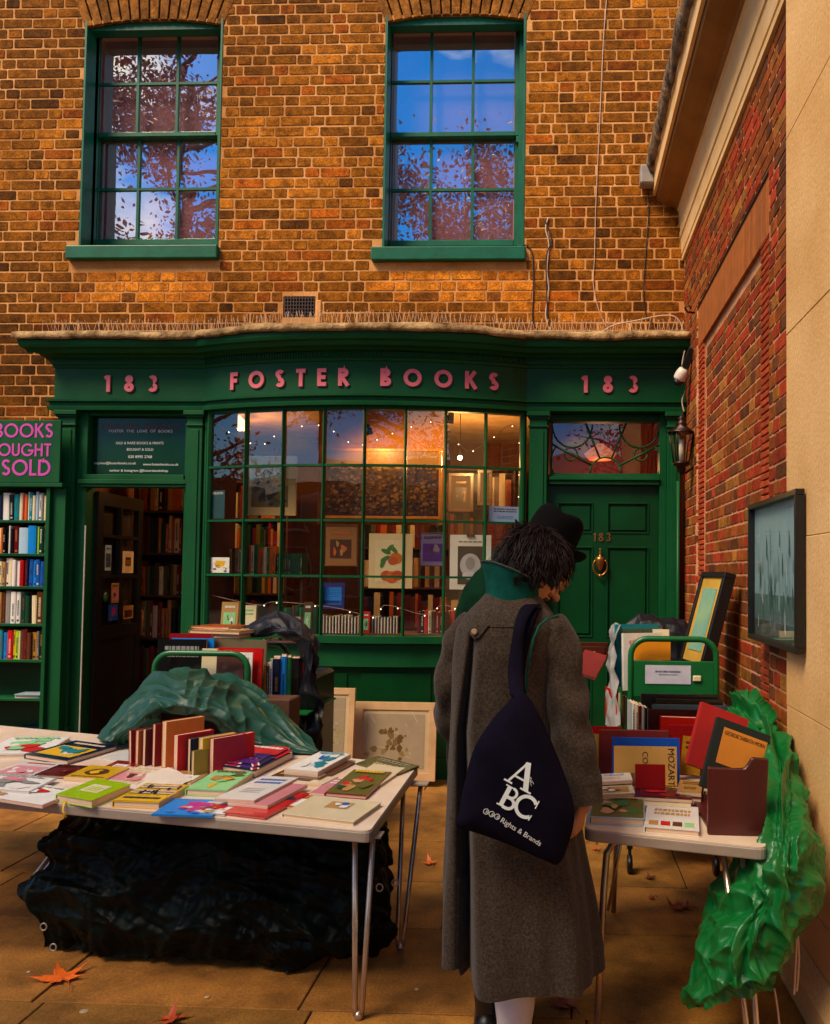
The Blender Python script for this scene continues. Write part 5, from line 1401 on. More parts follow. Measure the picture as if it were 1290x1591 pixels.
# ---- books on the left table, surveyed corner by corner
px_book((43, 1172), (110, 1182), (177, 1158), T, .020, PAL['navy'], 'navy hardback with yellow lettering and blue landscape, rear left of the long table', 'picture', ('yellow', 'teal', 'olive', 'cream'))
px_book((-30, 1172), (73, 1171), (105, 1145), T, .018, PAL['white'], 'white book with pale green and red print, at the rear left table corner', 'full', ('white', 'pale green', 'red', 'pale green'))
px_book((-20, 1203), (43, 1208), (100, 1186), T, .012, PAL['white'], 'white magazine with a rose coloured picture, left end of the long table', 'picture', ('pink', 'white', 'red'), soft=True)
px_book((57, 1203), (110, 1206), (141, 1190), T, .012, PAL['maroon'], 'dark red paperback partly under the yellow one, left end of the table', 'picture', ('maroon', 'red', 'black'))
px_book((103, 1207), (167, 1211), (198, 1192), T, .016, PAL['yellow'], 'yellow paperback with a brown oval portrait on its cover', 'oval', ('brown', 'yellow'), soft=True)
px_book((158, 1212), (219, 1219), (250, 1196), T, .009, PAL['cream'], 'cream booklet with brown photographs behind the white pamphlet', 'picture', ('pink', 'brown', 'cream'), soft=True)
px_book((-60, 1232), (93, 1256), (99, 1224), T, .010, PAL['pink'], 'magazine with a red banner in a clear sleeve, front left corner of the table', 'full', ('white', 'red', 'pink', 'tan', 'white'), soft=True)
px_book((-60, 1222), (60, 1232), (75, 1208), T + .011, .006, PAL['pale blue'], 'pale sleeve with coloured print lying on the red banner magazine', 'full', ('white', 'pink', 'pale blue', 'grey'), soft=True)
px_book((100, 1236), (157, 1246), (191, 1216), T, .026, PAL['lime green'], 'thick lime green hardback with a white cover label', 'label', ('cream', 'lime green'))
px_book((177, 1244), (250, 1247), (293, 1219), T, .022, PAL['yellow'], 'yellow book with blue and white striped figures on its cover', 'stripes', ('navy', 'white', 'blue', 'white', 'yellow'))
px_book((238, 1265), (333, 1268), (357, 1243), T, .006, PAL['bright blue'], 'thin bright blue book with magenta and yellow swirls at the front edge', 'swirl', ('bright blue', 'magenta', 'yellow', 'pale blue'))
px_book((293, 1226), (357, 1229), (390, 1199), T, .024, PAL['pale green'], 'pastel green and orange hardback in front of the red standing books', 'full', ('pale green', 'pale green', 'tan', 'yellow', 'olive'))
px_book((350, 1262), (416, 1270), (479, 1232), T, .010, PAL['red'], 'plain red hardback at the bottom of the red and pink pile', None)
px_book((356, 1246), (418, 1252), (476, 1219), T + .0104, .012, PAL['pink'], 'pink and red edged book in the middle of the red pile', None, soft=True)
px_book((330, 1240), (392, 1243), (467, 1208), T + .0228, .010, PAL['white'], 'curving white paperback with blue script title on top of the red pile', 'text', ('blue', 'grey'), soft=True)
px_book((334, 1188), (410, 1199), (444, 1166), T, .030, PAL['navy'], 'thick book with red, white and blue flag cover and purple lettering', 'jack', ('red',))
px_book((336, 1184), (409, 1193), (443, 1161), T + .0304, .006, PAL['purple'], 'purple book directly on top of the flag covered one', 'jack', ('red',))
px_book((424, 1205), (500, 1212), (551, 1183), T, .009, PAL['brown'], 'brown book with a row of small portraits, under the turquoise titled one', 'photos', ('gold', 'tan', 'brown', 'cream'))
px_book((447, 1195), (499, 1200), (541, 1171), T + .0094, .020, PAL['white'], 'thick white paperback with turquoise and blue title near the tarpaulin tip', 'full', ('white', 'pale blue', 'teal', 'blue', 'teal'), soft=True)
px_book((470, 1218), (497, 1219), (528, 1207), T, .008, PAL['cream'], 'cream book edge showing between the portraits book and the red pile', None, soft=True)
px_book((511, 1232), (576, 1237), (603, 1199), T, .014, PAL['dark red'], 'hardback with a picture of a woman in red among green leaves', 'full', ('olive', 'red', 'dark green', 'tan', 'skin', 'red', 'yellow'))
px_book((548, 1212), (600, 1220), (622, 1192), T, .010, PAL['cream'], 'cream book peeping from behind the picture of the woman in red', None)
px_book((560, 1187), (626, 1204), (645, 1188), T, .008, PAL['olive'], 'olive hardback with a grey title at the rear right table corner', 'text', ('grey', 'cream'))
px_book((441, 1264), (553, 1277), (590, 1246), T, .014, PAL['cream'], 'cream hardback with a small square painting, at the front right table corner', 'smallpic', ('tan', 'blue', 'red', 'white', 'gold'))
px_book((172, 1181), (232, 1190), (236, 1169), T, .003, PAL['white'], 'blank white sheet lying behind the yellow paperback', None, soft=True, cat='paper', name='paper_sheet')
# bookmark ribbon and the open pamphlet
rb = MB(); P = [G(103, 1243, T + .01), W(99, 1252, G(100, 1250, T).y), W(98, 1260, G(100, 1250, T).y - .01), W(103, 1270, G(100, 1250, T).y - .012)]
rb.tube(P, .0035, 6, flat=.3); rb.build('bookmark_ribbon', mat('ribbon_yellow', PAL['yellow']), None, 'yellow bookmark ribbon dangling over the front edge of the long table', 'ribbon')
pm = patch([[G(187, 1222, T + .004), G(225, 1228, T + .006), G(262, 1232, T + .012)], [G(225, 1203, T + .008), G(258, 1205, T + .014), G(285, 1218, T + .008)], [G(262, 1192, T + .018), G(282, 1200, T + .014), G(300, 1212, T + .006)]], 16, 16, .0015, 3)
MB().grid(pm).build('open_pamphlet', mat('pamphlet_paper', (.72, .62, .48), rough=.7, var=.05), None, 'opened cream pamphlet with a raised fold between the yellow and green books', 'pamphlet')
# ---- standing row under the tarpaulin
def uprow(px, py, hpx, t, d, color, label, rz=-34, lean=0, gl=False):
    p = G(px, py, T); s = FPX / p.y
    return spine_book(p, t, hpx / s, d, color, label, 'standing books under the tarpaulin', rz=R(rz), lean=R(lean), pages_front=True, gl=gl)
uprow(202, 1187, 52, .020, .13, PAL['dark red'], 'narrow dark red book, leftmost of the standing row under the tarpaulin', lean=-3)
uprow(212, 1189, 54, .022, .13, H('#b5521f'), 'rust brown book second from the left in the standing row')
uprow(223, 1190, 57, .022, .14, PAL['maroon'], 'maroon book third from the left in the standing row')
uprow(238, 1191, 66, .020, .15, PAL['dark red'], 'taller dark red book beside the big orange one in the standing row')
uprow(254, 1193, 72, .030, .17, H('#dc8430'), 'largest orange cloth book in the standing row under the tarpaulin')
uprow(272, 1200, 58, .030, .16, H('#c91c1c'), 'bright red book right of the orange one in the standing row')
uprow(293, 1200, 52, .020, .14, PAL['navy'], 'navy topped book between the red and the yellow ones')
uprow(299, 1207, 40, .016, .08, H('#9a8434'), 'small olive gold book standing in front of the navy one')
uprow(311, 1203, 56, .026, .15, H('#e0bb20'), 'yellow book in the right half of the standing row')
uprow(328, 1204, 56, .026, .15, H('#ad2038'), 'crimson book second from the right in the standing row')
uprow(345, 1199, 54, .030, .14, H('#d01c1c'), 'red book at the right end of the standing row')
def face_book(x0, y0, x1, y1, Y, t, color, label, art=None, pal=('black',), lean=4, roll=0, yaw=0, **k):
    a, b, c, d = rect(x0, y0, x1, y1, Y)
    return flat_book((a + b) / 2, Y + t, (c + d) / 2, b - a, d - c, t, R(yaw), color, label, art, pal, tilt=(R(90 - lean), R(roll)), **k)

# ---- left book trolley
def trolley(name, label, hx, hy0, hy1, Y, w0, w1, depth, shelves, panel=None, low=.12, yaw=0):
    e = empty(name, (0, 0, 0), label, 'book cart')
    a = W(hx[0], hy1, Y).x; b = W(hx[1], hy1, Y).x; zt = W(hx[0], hy0, Y).z; r = .085
    for yy in (Y, Y + depth):
        P = [(a, yy, low), (a, yy, zt - r)] + [(a + r - r * math.cos(R(t)), yy, zt - r + r * math.sin(R(t))) for t in range(15, 90, 15)] + [(a + r, yy, zt), (b - r, yy, zt)] + [(b - r + r * math.sin(R(t)), yy, zt - r + r * math.cos(R(t))) for t in range(15, 90, 15)] + [(b, yy, zt - r), (b, yy, low)]
        MB().tube(P, .0155, 10).build('hoop_frame', M_CART, e)
    for z in shelves:
        m = MB(); m.box(a + .017, b - .017, Y + .02, Y + depth - .02, z, z + .004); m.box(a + .016, a + .02, Y + .02, Y + depth - .02, z, z + .05); m.box(b - .02, b - .016, Y + .02, Y + depth - .02, z, z + .05); m.build('shelf', M_CART, e)
    if panel:
        z0, z1 = W(hx[0], panel[1], Y).z, W(hx[0], panel[0], Y).z
        MB().box(a + .012, b - .012, Y - .008, Y + .008, z0, z1).build('end_panel', M_CART, e, bevel=.003)
    for x in (a, b):
        for yy in (Y, Y + depth):
            m = MB(); m.tube([(x, yy, low), (x, yy, .075)], .008, 8); M = Matrix.Translation((x, yy, .045)) @ Matrix.Rotation(R(90), 4, 'Y')
            m.lathe([(.015, -.012), (.042, -.012), (.045, 0), (.042, .012), (.015, .012)], 18, M); m.build('caster', M_BLACK, e)
    return e, a, b, zt
M_CART = mat('green_cart_steel', (.004, .105, .022), rough=.35, col2=(.006, .13, .03), vscale=6)
ct, ca, cb, czt = trolley('book_trolley', 'green hooped library trolley loaded with books, behind the long table', (240, 385), 1014, 1064, 4.20, 0, 0, .62, (.30, .76))
MB().box(cb + .014, cb + .022, 4.26, 4.80, .74, .80).build('shelf_lip', M_CART, ct)
pb = W(441, 1081, 4.55)
MB().box(cb - .02, cb + .28, 4.46, 4.50, .735, .765).build('side_shelf_edge', M_CART, ct)
MB().box(cb + .0, cb + .28, 4.30, 4.86, .725, .734).build('side_shelf', M_CART, ct)
zc_ = .77
face_book(244, 994, 318, 1078, 4.30, .025, PAL['black'], 'large black art book with small pale title, front left on the green trolley', 'text', ('grey', 'black'), yaw=3)
face_book(262, 985, 326, 1076, 4.36, .03, PAL['dark red'], 'white topped dark red book behind the black one on the trolley', None, yaw=2)
face_book(266, 992, 330, 1076, 4.335, .014, PAL['bright blue'], 'bright blue folder behind the black art book on the trolley', None, yaw=3)
face_book(313, 1008, 336, 1078, 4.27, .012, PAL['cream'], 'cream booklet standing inside the hoop of the trolley', None)
face_book(336, 1018, 378, 1078, 4.245, .012, H('#5c3a33'), 'faded brown book seen through the trolley hoop', None)
face_book(330, 994, 414, 1082, 4.40, .02, H('#6e6248'), 'large grey brown framed board behind the red book on the trolley', None, yaw=-6)
face_book(334, 1007, 408, 1082, 4.30, .014, H('#c0100c'), 'bright red hardback standing on the trolley', None, yaw=-4)
face_book(356, 1014, 392, 1078, 4.26, .008, PAL['white'], 'white booklet with grey print in front of the red hardback', 'text', ('grey', 'grey'), yaw=-4, soft=True)
flat_book(W(345, 985, 4.5).x, 4.55, W(345, 990, 4.5).z, .30, .24, .022, R(-8), PAL['dark red'], 'dark red book lying across the standing ones on the trolley', None)
flat_book(W(348, 978, 4.5).x, 4.53, W(348, 990, 4.5).z + .023, .31, .22, .018, R(-12), PAL['tan'], 'tan framed print lying topmost on the trolley pile', 'picture', ('tan', 'cream'))
flat_book(W(330, 976, 4.5).x, 4.62, W(348, 990, 4.5).z + .042, .24, .2, .014, R(-14), PAL['orange'], 'orange edged book at the very top of the trolley pile', None)
flat_book(W(435, 985, 4.6).x, 4.65, W(435, 998, 4.6).z, .2, .2, .014, R(4), PAL['pink'], 'pale pink book lying on the upright spines at the trolley side', None)
x = W(416, 1050, 4.42).x; zz = .767
for cn, t, hh, l in (('gold', .012, .24, 'narrow gold book'), ('brown', .016, .235, 'brown book'), ('white', .016, .255, 'thin white book'), ('navy', .04, .27, 'wide navy book'), ('bright blue', .03, .28, 'bright blue book'), ('green', .024, .275, 'green book'), ('black', .05, .27, 'broad black book'), ('dark red', .018, .25, 'dark red book')):
    spine_book((x + t / 2, 4.36 + (x - W(416, 1050, 4.42).x) * .5, zz - .03), t, hh, .2, PAL[cn], l + ' in the spine row on the right side of the trolley', 'trolley side books', rz=R(18)); x += t * .93
MB().box(W(432, 1080, 4.36).x, W(452, 1080, 4.36).x, 4.355, 4.36, .76, .785).build('shelf_label', mat('blue_label', PAL['blue']), ct)

# ---- dark jackets
M_JACKET = mat('black_nylon', (.004, .004, .007), rough=.5, spec=.3, col2=(.008, .008, .012), vscale=5, bump=.3, bscale=30, bdist=.004)
def J(px, py, Y): return W(px, py, Y)
jk = arr_grid(buckle([[J(376, 982, 4.75), J(400, 972, 4.75), J(430, 962, 4.8), J(462, 975, 4.75), J(484, 1000, 4.7)],
            [J(390, 978, 4.62), J(412, 966, 4.6), J(440, 960, 4.6), J(470, 978, 4.55), J(490, 1005, 4.5)],
            [J(402, 990, 4.52), J(425, 980, 4.5), J(452, 985, 4.45), J(475, 1000, 4.4), J(493, 1030, 4.42)],
            [J(455, 1010, 4.46), J(462, 1005, 4.42), J(470, 1005, 4.38), J(482, 1020, 4.38), J(496, 1050, 4.4)],
            [J(463, 1080, 4.46), J(468, 1075, 4.42), J(476, 1075, 4.38), J(488, 1080, 4.38), J(498, 1090, 4.4)],
            [J(462, 1130, 4.46), J(468, 1130, 4.42), J(478, 1130, 4.38), J(490, 1130, 4.38), J(499, 1130, 4.4)],
            [J(455, 1178, 4.46), J(466, 1180, 4.42), J(478, 1182, 4.38), J(490, 1182, 4.38), J(500, 1178, 4.4)]], 7, 12, (.16, .08, .03, .015), (140, 90, 60, 30), 4, .01))
MB().grid(jk).build('dark_jacket', M_JACKET, None, 'crumpled black jacket slung over the right end of the left trolley', 'jacket')
jk = arr_grid(buckle([[J(975, 975, 4.95), J(1000, 958, 4.95), J(1030, 962, 5.0), J(1060, 968, 4.95), J(1078, 985, 4.9)],
            [J(968, 985, 4.8), J(998, 962, 4.8), J(1028, 964, 4.82), J(1060, 972, 4.8), J(1082, 1000, 4.8)],
            [J(985, 1010, 4.75), J(1005, 990, 4.72), J(1032, 990, 4.7), J(1062, 1000, 4.7), J(1084, 1020, 4.75)],
            [J(1000, 1050, 4.75), J(1015, 1045, 4.72), J(1040, 1045, 4.7), J(1066, 1050, 4.7), J(1086, 1060, 4.75)]], 8, 6, (.16, .08, .03, .015), (140, 90, 60, 30), 6, .01))
MB().grid(jk).build('dark_bag', M_JACKET, None, 'crumpled black bag on top of the right trolley, by the leaning picture', 'bag')
mcb = MB().box(W(455, 1100, 4.6).x, W(494, 1100, 4.6).x, 4.47, 4.95, .05, .9); mcb.build('crate_stack', M_BLACK, None, 'dark covered crate under the black jacket beside the left trolley', 'crate', bevel=.02)

# ---- green tarpaulin over the left trolley
M_TARP = mat('green_tarpaulin', (.003, .050, .026), rough=.36, col2=(.004, .060, .031), ridge=True, vscale=9, bump=.6, bscale=26, bdist=.004, rough2=.55)
M_TARP2 = mat('bright_green_tarpaulin', (.002, .12, .020), rough=.27, col2=(.003, .15, .028), ridge=True, vscale=5, bump=.7, bscale=17, bdist=.007, rough2=.45)
def tri(x): x = x % 1.0; return abs(x * 2 - 1) * 2 - 1
def soft(x):
    """rounded valleys, sharp crests"""
    x = x % 1.0; return 1 - 2 * abs(math.sin(math.pi * x)) ** .8
def foldf(u, v, p):
    e = math.sin(u * math.pi) ** .6
    w = .9 * noise.noise(Vector((u * 3, v * 1.5, 0))) + .35 * noise.noise(Vector((u * 8, v * 3, 5)))
    return e * (.016 * soft(v * 3.4 + u * 1.1 + w) * (.5 + noise.noise(p * 4) + .4) + .008 * soft(v * 7.3 - u * 1.7 + 1.8 * w) + .005 * soft(u * 9 + v * 2 + 2 * w))
rows = [[J(165, 1140, 3.95), J(205, 1088, 4.05), J(240, 1058, 4.17), J(270, 1056, 4.19), J(320, 1062, 4.19), J(385, 1082, 4.17), J(430, 1125, 4.0), J(492, 1166, 3.72)],
        [J(152, 1146, 3.85), J(200, 1085, 3.95), J(238, 1050, 4.05), J(270, 1042, 4.08), J(320, 1046, 4.08), J(385, 1066, 4.05), J(440, 1110, 3.9), J(495, 1167, 3.68)],
        [J(155, 1149, 3.7), J(198, 1100, 3.75), J(240, 1066, 3.8), J(275, 1058, 3.8), J(325, 1064, 3.8), J(382, 1090, 3.8), J(436, 1130, 3.75), J(493, 1169, 3.66)],
        [J(162, 1151, 3.66), J(196, 1120, 3.66), J(236, 1088, 3.66), J(280, 1080, 3.66), J(330, 1090, 3.66), J(380, 1120, 3.66), J(432, 1150, 3.66), J(490, 1170, 3.65)],
        [J(175, 1153, 3.64), J(200, 1138, 3.62), J(234, 1106, 3.6), J(280, 1098, 3.58), J(332, 1112, 3.56), J(378, 1145, 3.58), J(430, 1166, 3.6), J(486, 1172, 3.62)],
        [J(190, 1158, 3.72), J(205, 1150, 3.72), J(238, 1120, 3.72), J(280, 1112, 3.72), J(330, 1125, 3.72), J(372, 1160, 3.72), J(425, 1178, 3.72), J(480, 1180, 3.72)]]
tp = patch(rows, 240, 150, .0035, 1.6, fold=foldf)
MB().grid(tp).build('green_tarpaulin', M_TARP, None, 'dark green crinkled tarpaulin draped over the left trolley and the standing books', 'tarpaulin')
MB().box(W(215, 1130, 3.85).x, W(440, 1130, 3.85).x, 3.95, 4.1, .62, .86).build('wooden_crate', mat('crate_wood', (.09, .03, .01), rough=.8), None, 'dark wooden crate under the tarpaulin behind the standing books', 'crate', bevel=.006)

# ---- dark tarpaulin over boxes under the long table
M_BTARP = mat('black_green_tarpaulin', (.0006, .002, .0014), rough=.46, spec=.12, col2=(.0015, .006, .004), ridge=True, vscale=6, bump=.5, bscale=9, bdist=.010)
def foldb(u, v, p):
    w = 1.1 * noise.noise(p * 1.6) + .4 * noise.noise(p * 4.1)
    e = .3 + .7 * math.sin(math.pi * min(1, max(0, u))) ** .5; return e * (.014 * soft(v * 2.6 + .9 * math.sin(u * 3.1) + w) + .010 * soft(v * 5 - u * 3 + 1.6 * w) + .008 * soft(u * 6 + v * 5 + 2 * w))
rows = [[J(108, 1262, 3.75), J(200, 1245, 3.75), J(330, 1245, 3.75), J(470, 1245, 3.6), J(570, 1255, 3.55), J(590, 1290, 3.5)],
        [J(95, 1275, 3.4), J(200, 1262, 3.35), J(330, 1262, 3.3), J(470, 1275, 3.25), J(575, 1285, 3.2), J(600, 1300, 3.3)],
        [J(62, 1305, 3.25), J(190, 1310, 3.15), J(330, 1320, 3.1), J(470, 1330, 3.08), J(575, 1330, 3.1), J(606, 1330, 3.3)],
        [J(72, 1345, 3.25), J(190, 1360, 3.10), J(330, 1370, 3.05), J(470, 1380, 3.02), J(575, 1385, 3.05), J(612, 1370, 3.3)],
        [J(22, 1378, 3.25), J(170, 1410, 3.06), J(330, 1425, 3.03), J(470, 1430, 3.0), J(570, 1430, 3.02), J(610, 1420, 3.25)],
        [J(58, 1425, 3.2), J(160, 1450, 3.06), J(330, 1470, 3.03), J(450, 1475, 3.0), J(560, 1470, 3.02), J(612, 1445, 3.2)],
        [J(66, 1482, 3.19), J(150, 1476, 3.14), J(300, 1497, 3.08), J(420, 1503, 3.07), J(540, 1488, 3.12), J(606, 1470, 3.2)]]
bt = patch(rows, 240, 170, .011, 2.4, fold=foldb)
for row in bt:
    for p in row: p.z = max(p.z, .006 + .004 * rnd())
bto = MB().grid(bt).build('dark_tarpaulin', M_BTARP, None, 'black green plastic tarpaulin with eyelets heaped over boxes under the long table', 'tarpaulin')
for (px, py, Y) in ((68, 1440, 3.10), (83, 1472, 3.10), (590, 1379, 2.98), (614, 1372, 3.14)):
    p = J(px, py, Y); m = MB(); m.tube([(.012 * math.cos(R(a)), 0, .012 * math.sin(R(a)) * 1.1) for a in range(0, 361, 30)], .0028, 6, cap=False); m.build('eyelet', M_ALU, bto, loc=p)
for k, (x0, x1, h) in enumerate(((-1.85, -1.5, .36), (-1.45, -.85, .42))):
    MB().box(x0, x1, 3.22, 3.62, .0, h).build('storage_box', mat('box_dark', (.02, .01, .006), rough=.9), None, f'dark storage box hidden under the black tarpaulin, {"left" if k == 0 else "right"} one', 'box', bevel=.01)

# ---- wrapped framed maps against the stall riser
M_WRAP = mat('shrink_wrap', (.75, .60, .50), rough=.15)
def mapart(seed, yellow=False):
    def f(w, h):
        mb = MB(); r = random.Random(seed)
        mb.add([(-w / 2, -h / 2, .001), (w / 2, -h / 2, .001), (w / 2, h / 2, .001), (-w / 2, h / 2, .001)], [(0, 1, 2, 3)], 0, H('#b9a283'))
        z = .0014
        for i in range(26):
            x, y = r.gauss(0, .17) * w, r.gauss(-.05, .16) * h; s = r.uniform(.02, .07) * w
            vs = [(x + s * math.cos(a) * r.uniform(.5, 1.3), y + s * math.sin(a) * r.uniform(.5, 1.3), z + i * 1e-5) for a in [k * math.pi / 4 for k in range(8)]]
            mb.add(vs, [tuple(range(8))], 0, r.choice([H('#8c6f42'), H('#75592f'), H('#a1834f')] if not yellow else [H('#b7ac2b'), H('#8f8f3a'), H('#c7b98c')]))
        for i in range(14):
            x, y = r.uniform(-.4, .4) * w, r.uniform(-.4, .4) * h; a = r.uniform(0, 3); l = r.uniform(.05, .25) * w; z2 = .002 + i * 1e-5
            mb.add([(x, y, z2), (x + l * math.cos(a), y + l * math.sin(a), z2), (x + l * math.cos(a) + .003, y + l * math.sin(a) + .003, z2), (x + .003, y + .003, z2)], [(0, 1, 2, 3)], 0, H('#dccba6'))
        return mb.mesh('print', M_PRINT)
    return f
e = picture('framed_map', 549, 1092, 677, 1213, 5.72, 'framed brown town map wrapped in plastic, leaning under the bow window', 'framed map', .055, H('#c9a072'), H('#d9bd92'), .028, artmesh=mapart(4), tilt=R(-6), glass=True)
for (x, z, s) in ((-.255, .02, 1), (.255, .02, 1), (-.255, .46, 1), (.255, .46, 1)):
    pass
e = picture('framed_map', 488, 1070, 548, 1212, 5.60, 'yellow toned map in a pale frame, wrapped, half hidden by the dark jacket', 'framed map', .045, H('#c9a072'), H('#ddc59c'), .02, artmesh=mapart(9, True), tilt=R(-6), glass=True)

# ---- right trolley and what is on it
ct2, ra, rb_, rzt = trolley('book_trolley', 'green hooped trolley with a white paper label, at the side wall on the right', (980, 1113), 992, 1078, 4.18, 0, 0, .6, (.30, .70), panel=(1026, 1082))
a, b, c, d = rect(1003, 1034, 1074, 1063, 4.16)
pl = MB().box(a, b, 4.168, 4.1695, c, d).build('paper_label', mat('label_paper', (.50, .48, .62), rough=.3, col2=(.62, .60, .68), vscale=9), ct2)
o = bpy.data.objects.new('label_print', art_mesh((b - a) * .8, (d - c) * .4, 'text', ('navy', 'blue'), 77, 'label_print')); C.objects.link(o); o.parent = pl; o.location = ((a + b) / 2, 4.1675, (c + d) / 2 + .005); o.rotation_euler = (R(90), 0, 0)
a, b, c, d = rect(1077, 1050, 1090, 1059, 4.16); MB().box(a, b, 4.160, 4.1695, c, d).build('card_holder', mat('holder_cream', PAL['cream']), ct2, bevel=.004)
face_book(952, 970, 1026, 1066, 4.34, .022, PAL['teal'], 'teal and green hardback at the left end of the right trolley', 'full', ('teal', 'teal', 'green', 'olive'), lean=2, yaw=22, spine='left')
face_book(964, 984, 1030, 1072, 4.28, .02, PAL['white'], 'white and pink book in front of the teal one on the right trolley', 'text', ('pink', 'grey'), lean=2, yaw=20)
face_book(986, 994, 1042, 1026, 4.24, .02, H('#e08a10'), 'orange yellow book seen through the hoop of the right trolley', None, lean=2, yaw=2)
face_book(1015, 978, 1040, 1010, 4.36, .012, PAL['cream'], 'cream edged book behind the orange one on the right trolley', None)
x = W(957, 1100, 4.3).x
for i, (cn, t) in enumerate((('red', .014), ('cream', .012), ('green', .014), ('maroon', .012), ('dark green', .014), ('white', .012), ('orange', .014))):
    spine_book((x + .012 * i, 4.22, .72), .012, W(950, 1070 + i * 2, 4.25).z - .73, .2, PAL[cn], f'{cn} thin book in the lower row, left of the right trolley hoop', 'lower trolley row', rz=R(12)); 
bagp = arr_grid(buckle([[J(949, 975, 4.42), J(955, 972, 4.36), J(962, 975, 4.3)], [J(947, 1010, 4.4), J(951, 1012, 4.3), J(956, 1015, 4.24)], [J(944, 1060, 4.38), J(950, 1065, 4.28), J(958, 1065, 4.22)], [J(942, 1120, 4.36), J(950, 1125, 4.26), J(962, 1120, 4.2)]], 4, 8, (.10, .06, .02), (100, 60, 40), 2, .02))
MB().grid(bagp).build('plastic_sheet', mat('grey_plastic', (.30, .29, .27), rough=.2, col2=(.42, .40, .38), vscale=8), None, 'grey clear plastic sheet hanging at the left side of the right trolley', 'plastic sheet')
# leaning picture seen nearly edge on
pc = empty('leaning_picture', W(1074, 1030, 4.45), 'gold and green picture leaning steeply against the brick wall above the right trolley', 'framed picture', rot=(0, R(16), R(-47)))
fr_ = MB()
LW, LHt = .36, .62
LHt = .52
for (p, q, r_, s) in ((-LW / 2, LW / 2, 0, .03), (-LW / 2, LW / 2, LHt - .03, LHt), (-LW / 2, -LW / 2 + .03, .03, LHt - .03), (LW / 2 - .03, LW / 2, .03, LHt - .03)): fr_.box(p, q, -.012, .05, r_, s)
pc.rotation_euler = (R(-15), 0, R(-80)); pc.location = W(1073, 1036, 4.45)
fr_.build('frame', M_BLACK, pc, bevel=.003)
MB().box(-.15, .15, .0, .004, .03, .49).build('mount', mat('gold_mount', H('#c79a3c'), rough=.4), pc)
MB().box(-.10, .10, -.004, -.0005, .09, .43).build('print', mat('sea_green_print', H('#8fae7c'), rough=.6, col2=H('#5d9a90'), vscale=5), pc)

# ---- books on the right table
face_book(932, 1136, 1040, 1206, 3.36, .03, H('#6d0c10'), 'large dark red hardback standing at the left rear of the right table', None, lean=3, gl=False)
face_book(905, 1130, 965, 1206, 3.46, .02, PAL['red'], 'bright red edged book behind the large dark red one', None)
face_book(898, 1142, 931, 1205, 3.39, .02, H('#cf9a3a'), 'yellow ochre book half hidden by the grey sleeve', None)
face_book(952, 1148, 1056, 1216, 3.26, .022, H('#1450b4'), 'blue hardback standing behind the cream music book', None, lean=5)
fbk = face_book(955, 1161, 1052, 1226, 3.18, .014, H('#c99a52'), 'cream music book with a vertical capital title on its cover', 'picture', ('tan', 'brown', 'cream'), lean=6)
bpy.data.objects.remove([c for c in fbk.children if c.name.startswith('cover_print')][0])
ww = 97 / FPX * 3.18; hh_ = 65 / FPX * 3.18
type_part('title', 'MOZART', .034, mat('ink_brown', H('#3a2410')), fbk, (ww / 2 - .035, hh_ / 2 - .006, .0146), (0, 0, R(-90)), align='LEFT')
type_part('title', 'COSI', .030, mat('ink_brown', H('#3a2410')), fbk, (-.012, hh_ / 2 - .02, .0146), (0, 0, R(-90)), align='LEFT')
MB().box(-.06, .03, -.075, -.02, .0142, .0146).build('cover_picture', mat('ink_picture', H('#5c3a1e'), col2=H('#96693a'), vscale=40), fbk)
face_book(988, 1189, 1034, 1226, 3.04, .014, H('#8e0d10'), 'small plain red book standing before the music book', None, lean=8)
px_book((986, 1238), (1076, 1243), (1070, 1222), T + .022, .012, H('#3d0708'), 'glossy maroon paperback with small figures, flat on the white books', 'picture', ('maroon', 'black', 'red', 'yellow'), soft=True)
px_book((990, 1250), (1075, 1256), (1072, 1236), T, .021, PAL['cream'], 'thick white book directly under the glossy maroon paperback', None)
px_book((1003, 1284), (1089, 1291), (1083, 1254), T, .020, PAL['white'], 'white hardback with a thin red and brown drawing, front of the right table', 'photos', ('tan', 'red', 'brown', 'pale green'))
px_book((915, 1268), (1001, 1272), (1002, 1240), T, .026, PAL['pale blue'], 'thick pale edged book with a green and brown painting on its cover', 'full', ('olive', 'dark green', 'skin', 'green', 'tan'))
px_book((905, 1216), (978, 1212), (984, 1200), T + .05, .012, PAL['white'], 'white book with blue and red label by the grey sleeve, topmost', 'text', ('blue', 'red', 'orange'), soft=True)
px_book((905, 1236), (982, 1232), (986, 1216), T + .026, .018, PAL['cream'], 'white book with brown photograph edge beneath the blue labelled one', 'picture', ('tan', 'white', 'brown'))
px_book((925, 1245), (990, 1247), (990, 1222), T, .024, PAL['cream'], 'plain cream book at the bottom of the pile by the grey sleeve', None)
for k, (x0, y0, x1, y1, Y, c_, l) in enumerate([(997, 1080, 1118, 1190, 3.78, PAL['black'], 'tall black book at the rear of the right table'), (1020, 1088, 1124, 1190, 3.70, H('#1b1410'), 'black book with worn gold title behind the red box'), (1015, 1097, 1134, 1190, 3.62, H('#31404a'), 'slate blue folder standing behind the red box'), (1008, 1104, 1120, 1190, 3.56, H('#2a0c0a'), 'dark brown book just behind the red box')]):
    face_book(x0, y0, x1, y1, Y, .03, c_, l, 'text' if k == 1 else None, ('gold', 'tan'), lean=4)
face_book(1027, 1116, 1084, 1200, 3.46, .05, H('#a3150c'), 'thick orange red book standing in the middle of the right table', 'label', ('maroon', 'dark red'), lean=3, roll=1)
x = W(984, 1130, 3.72).x
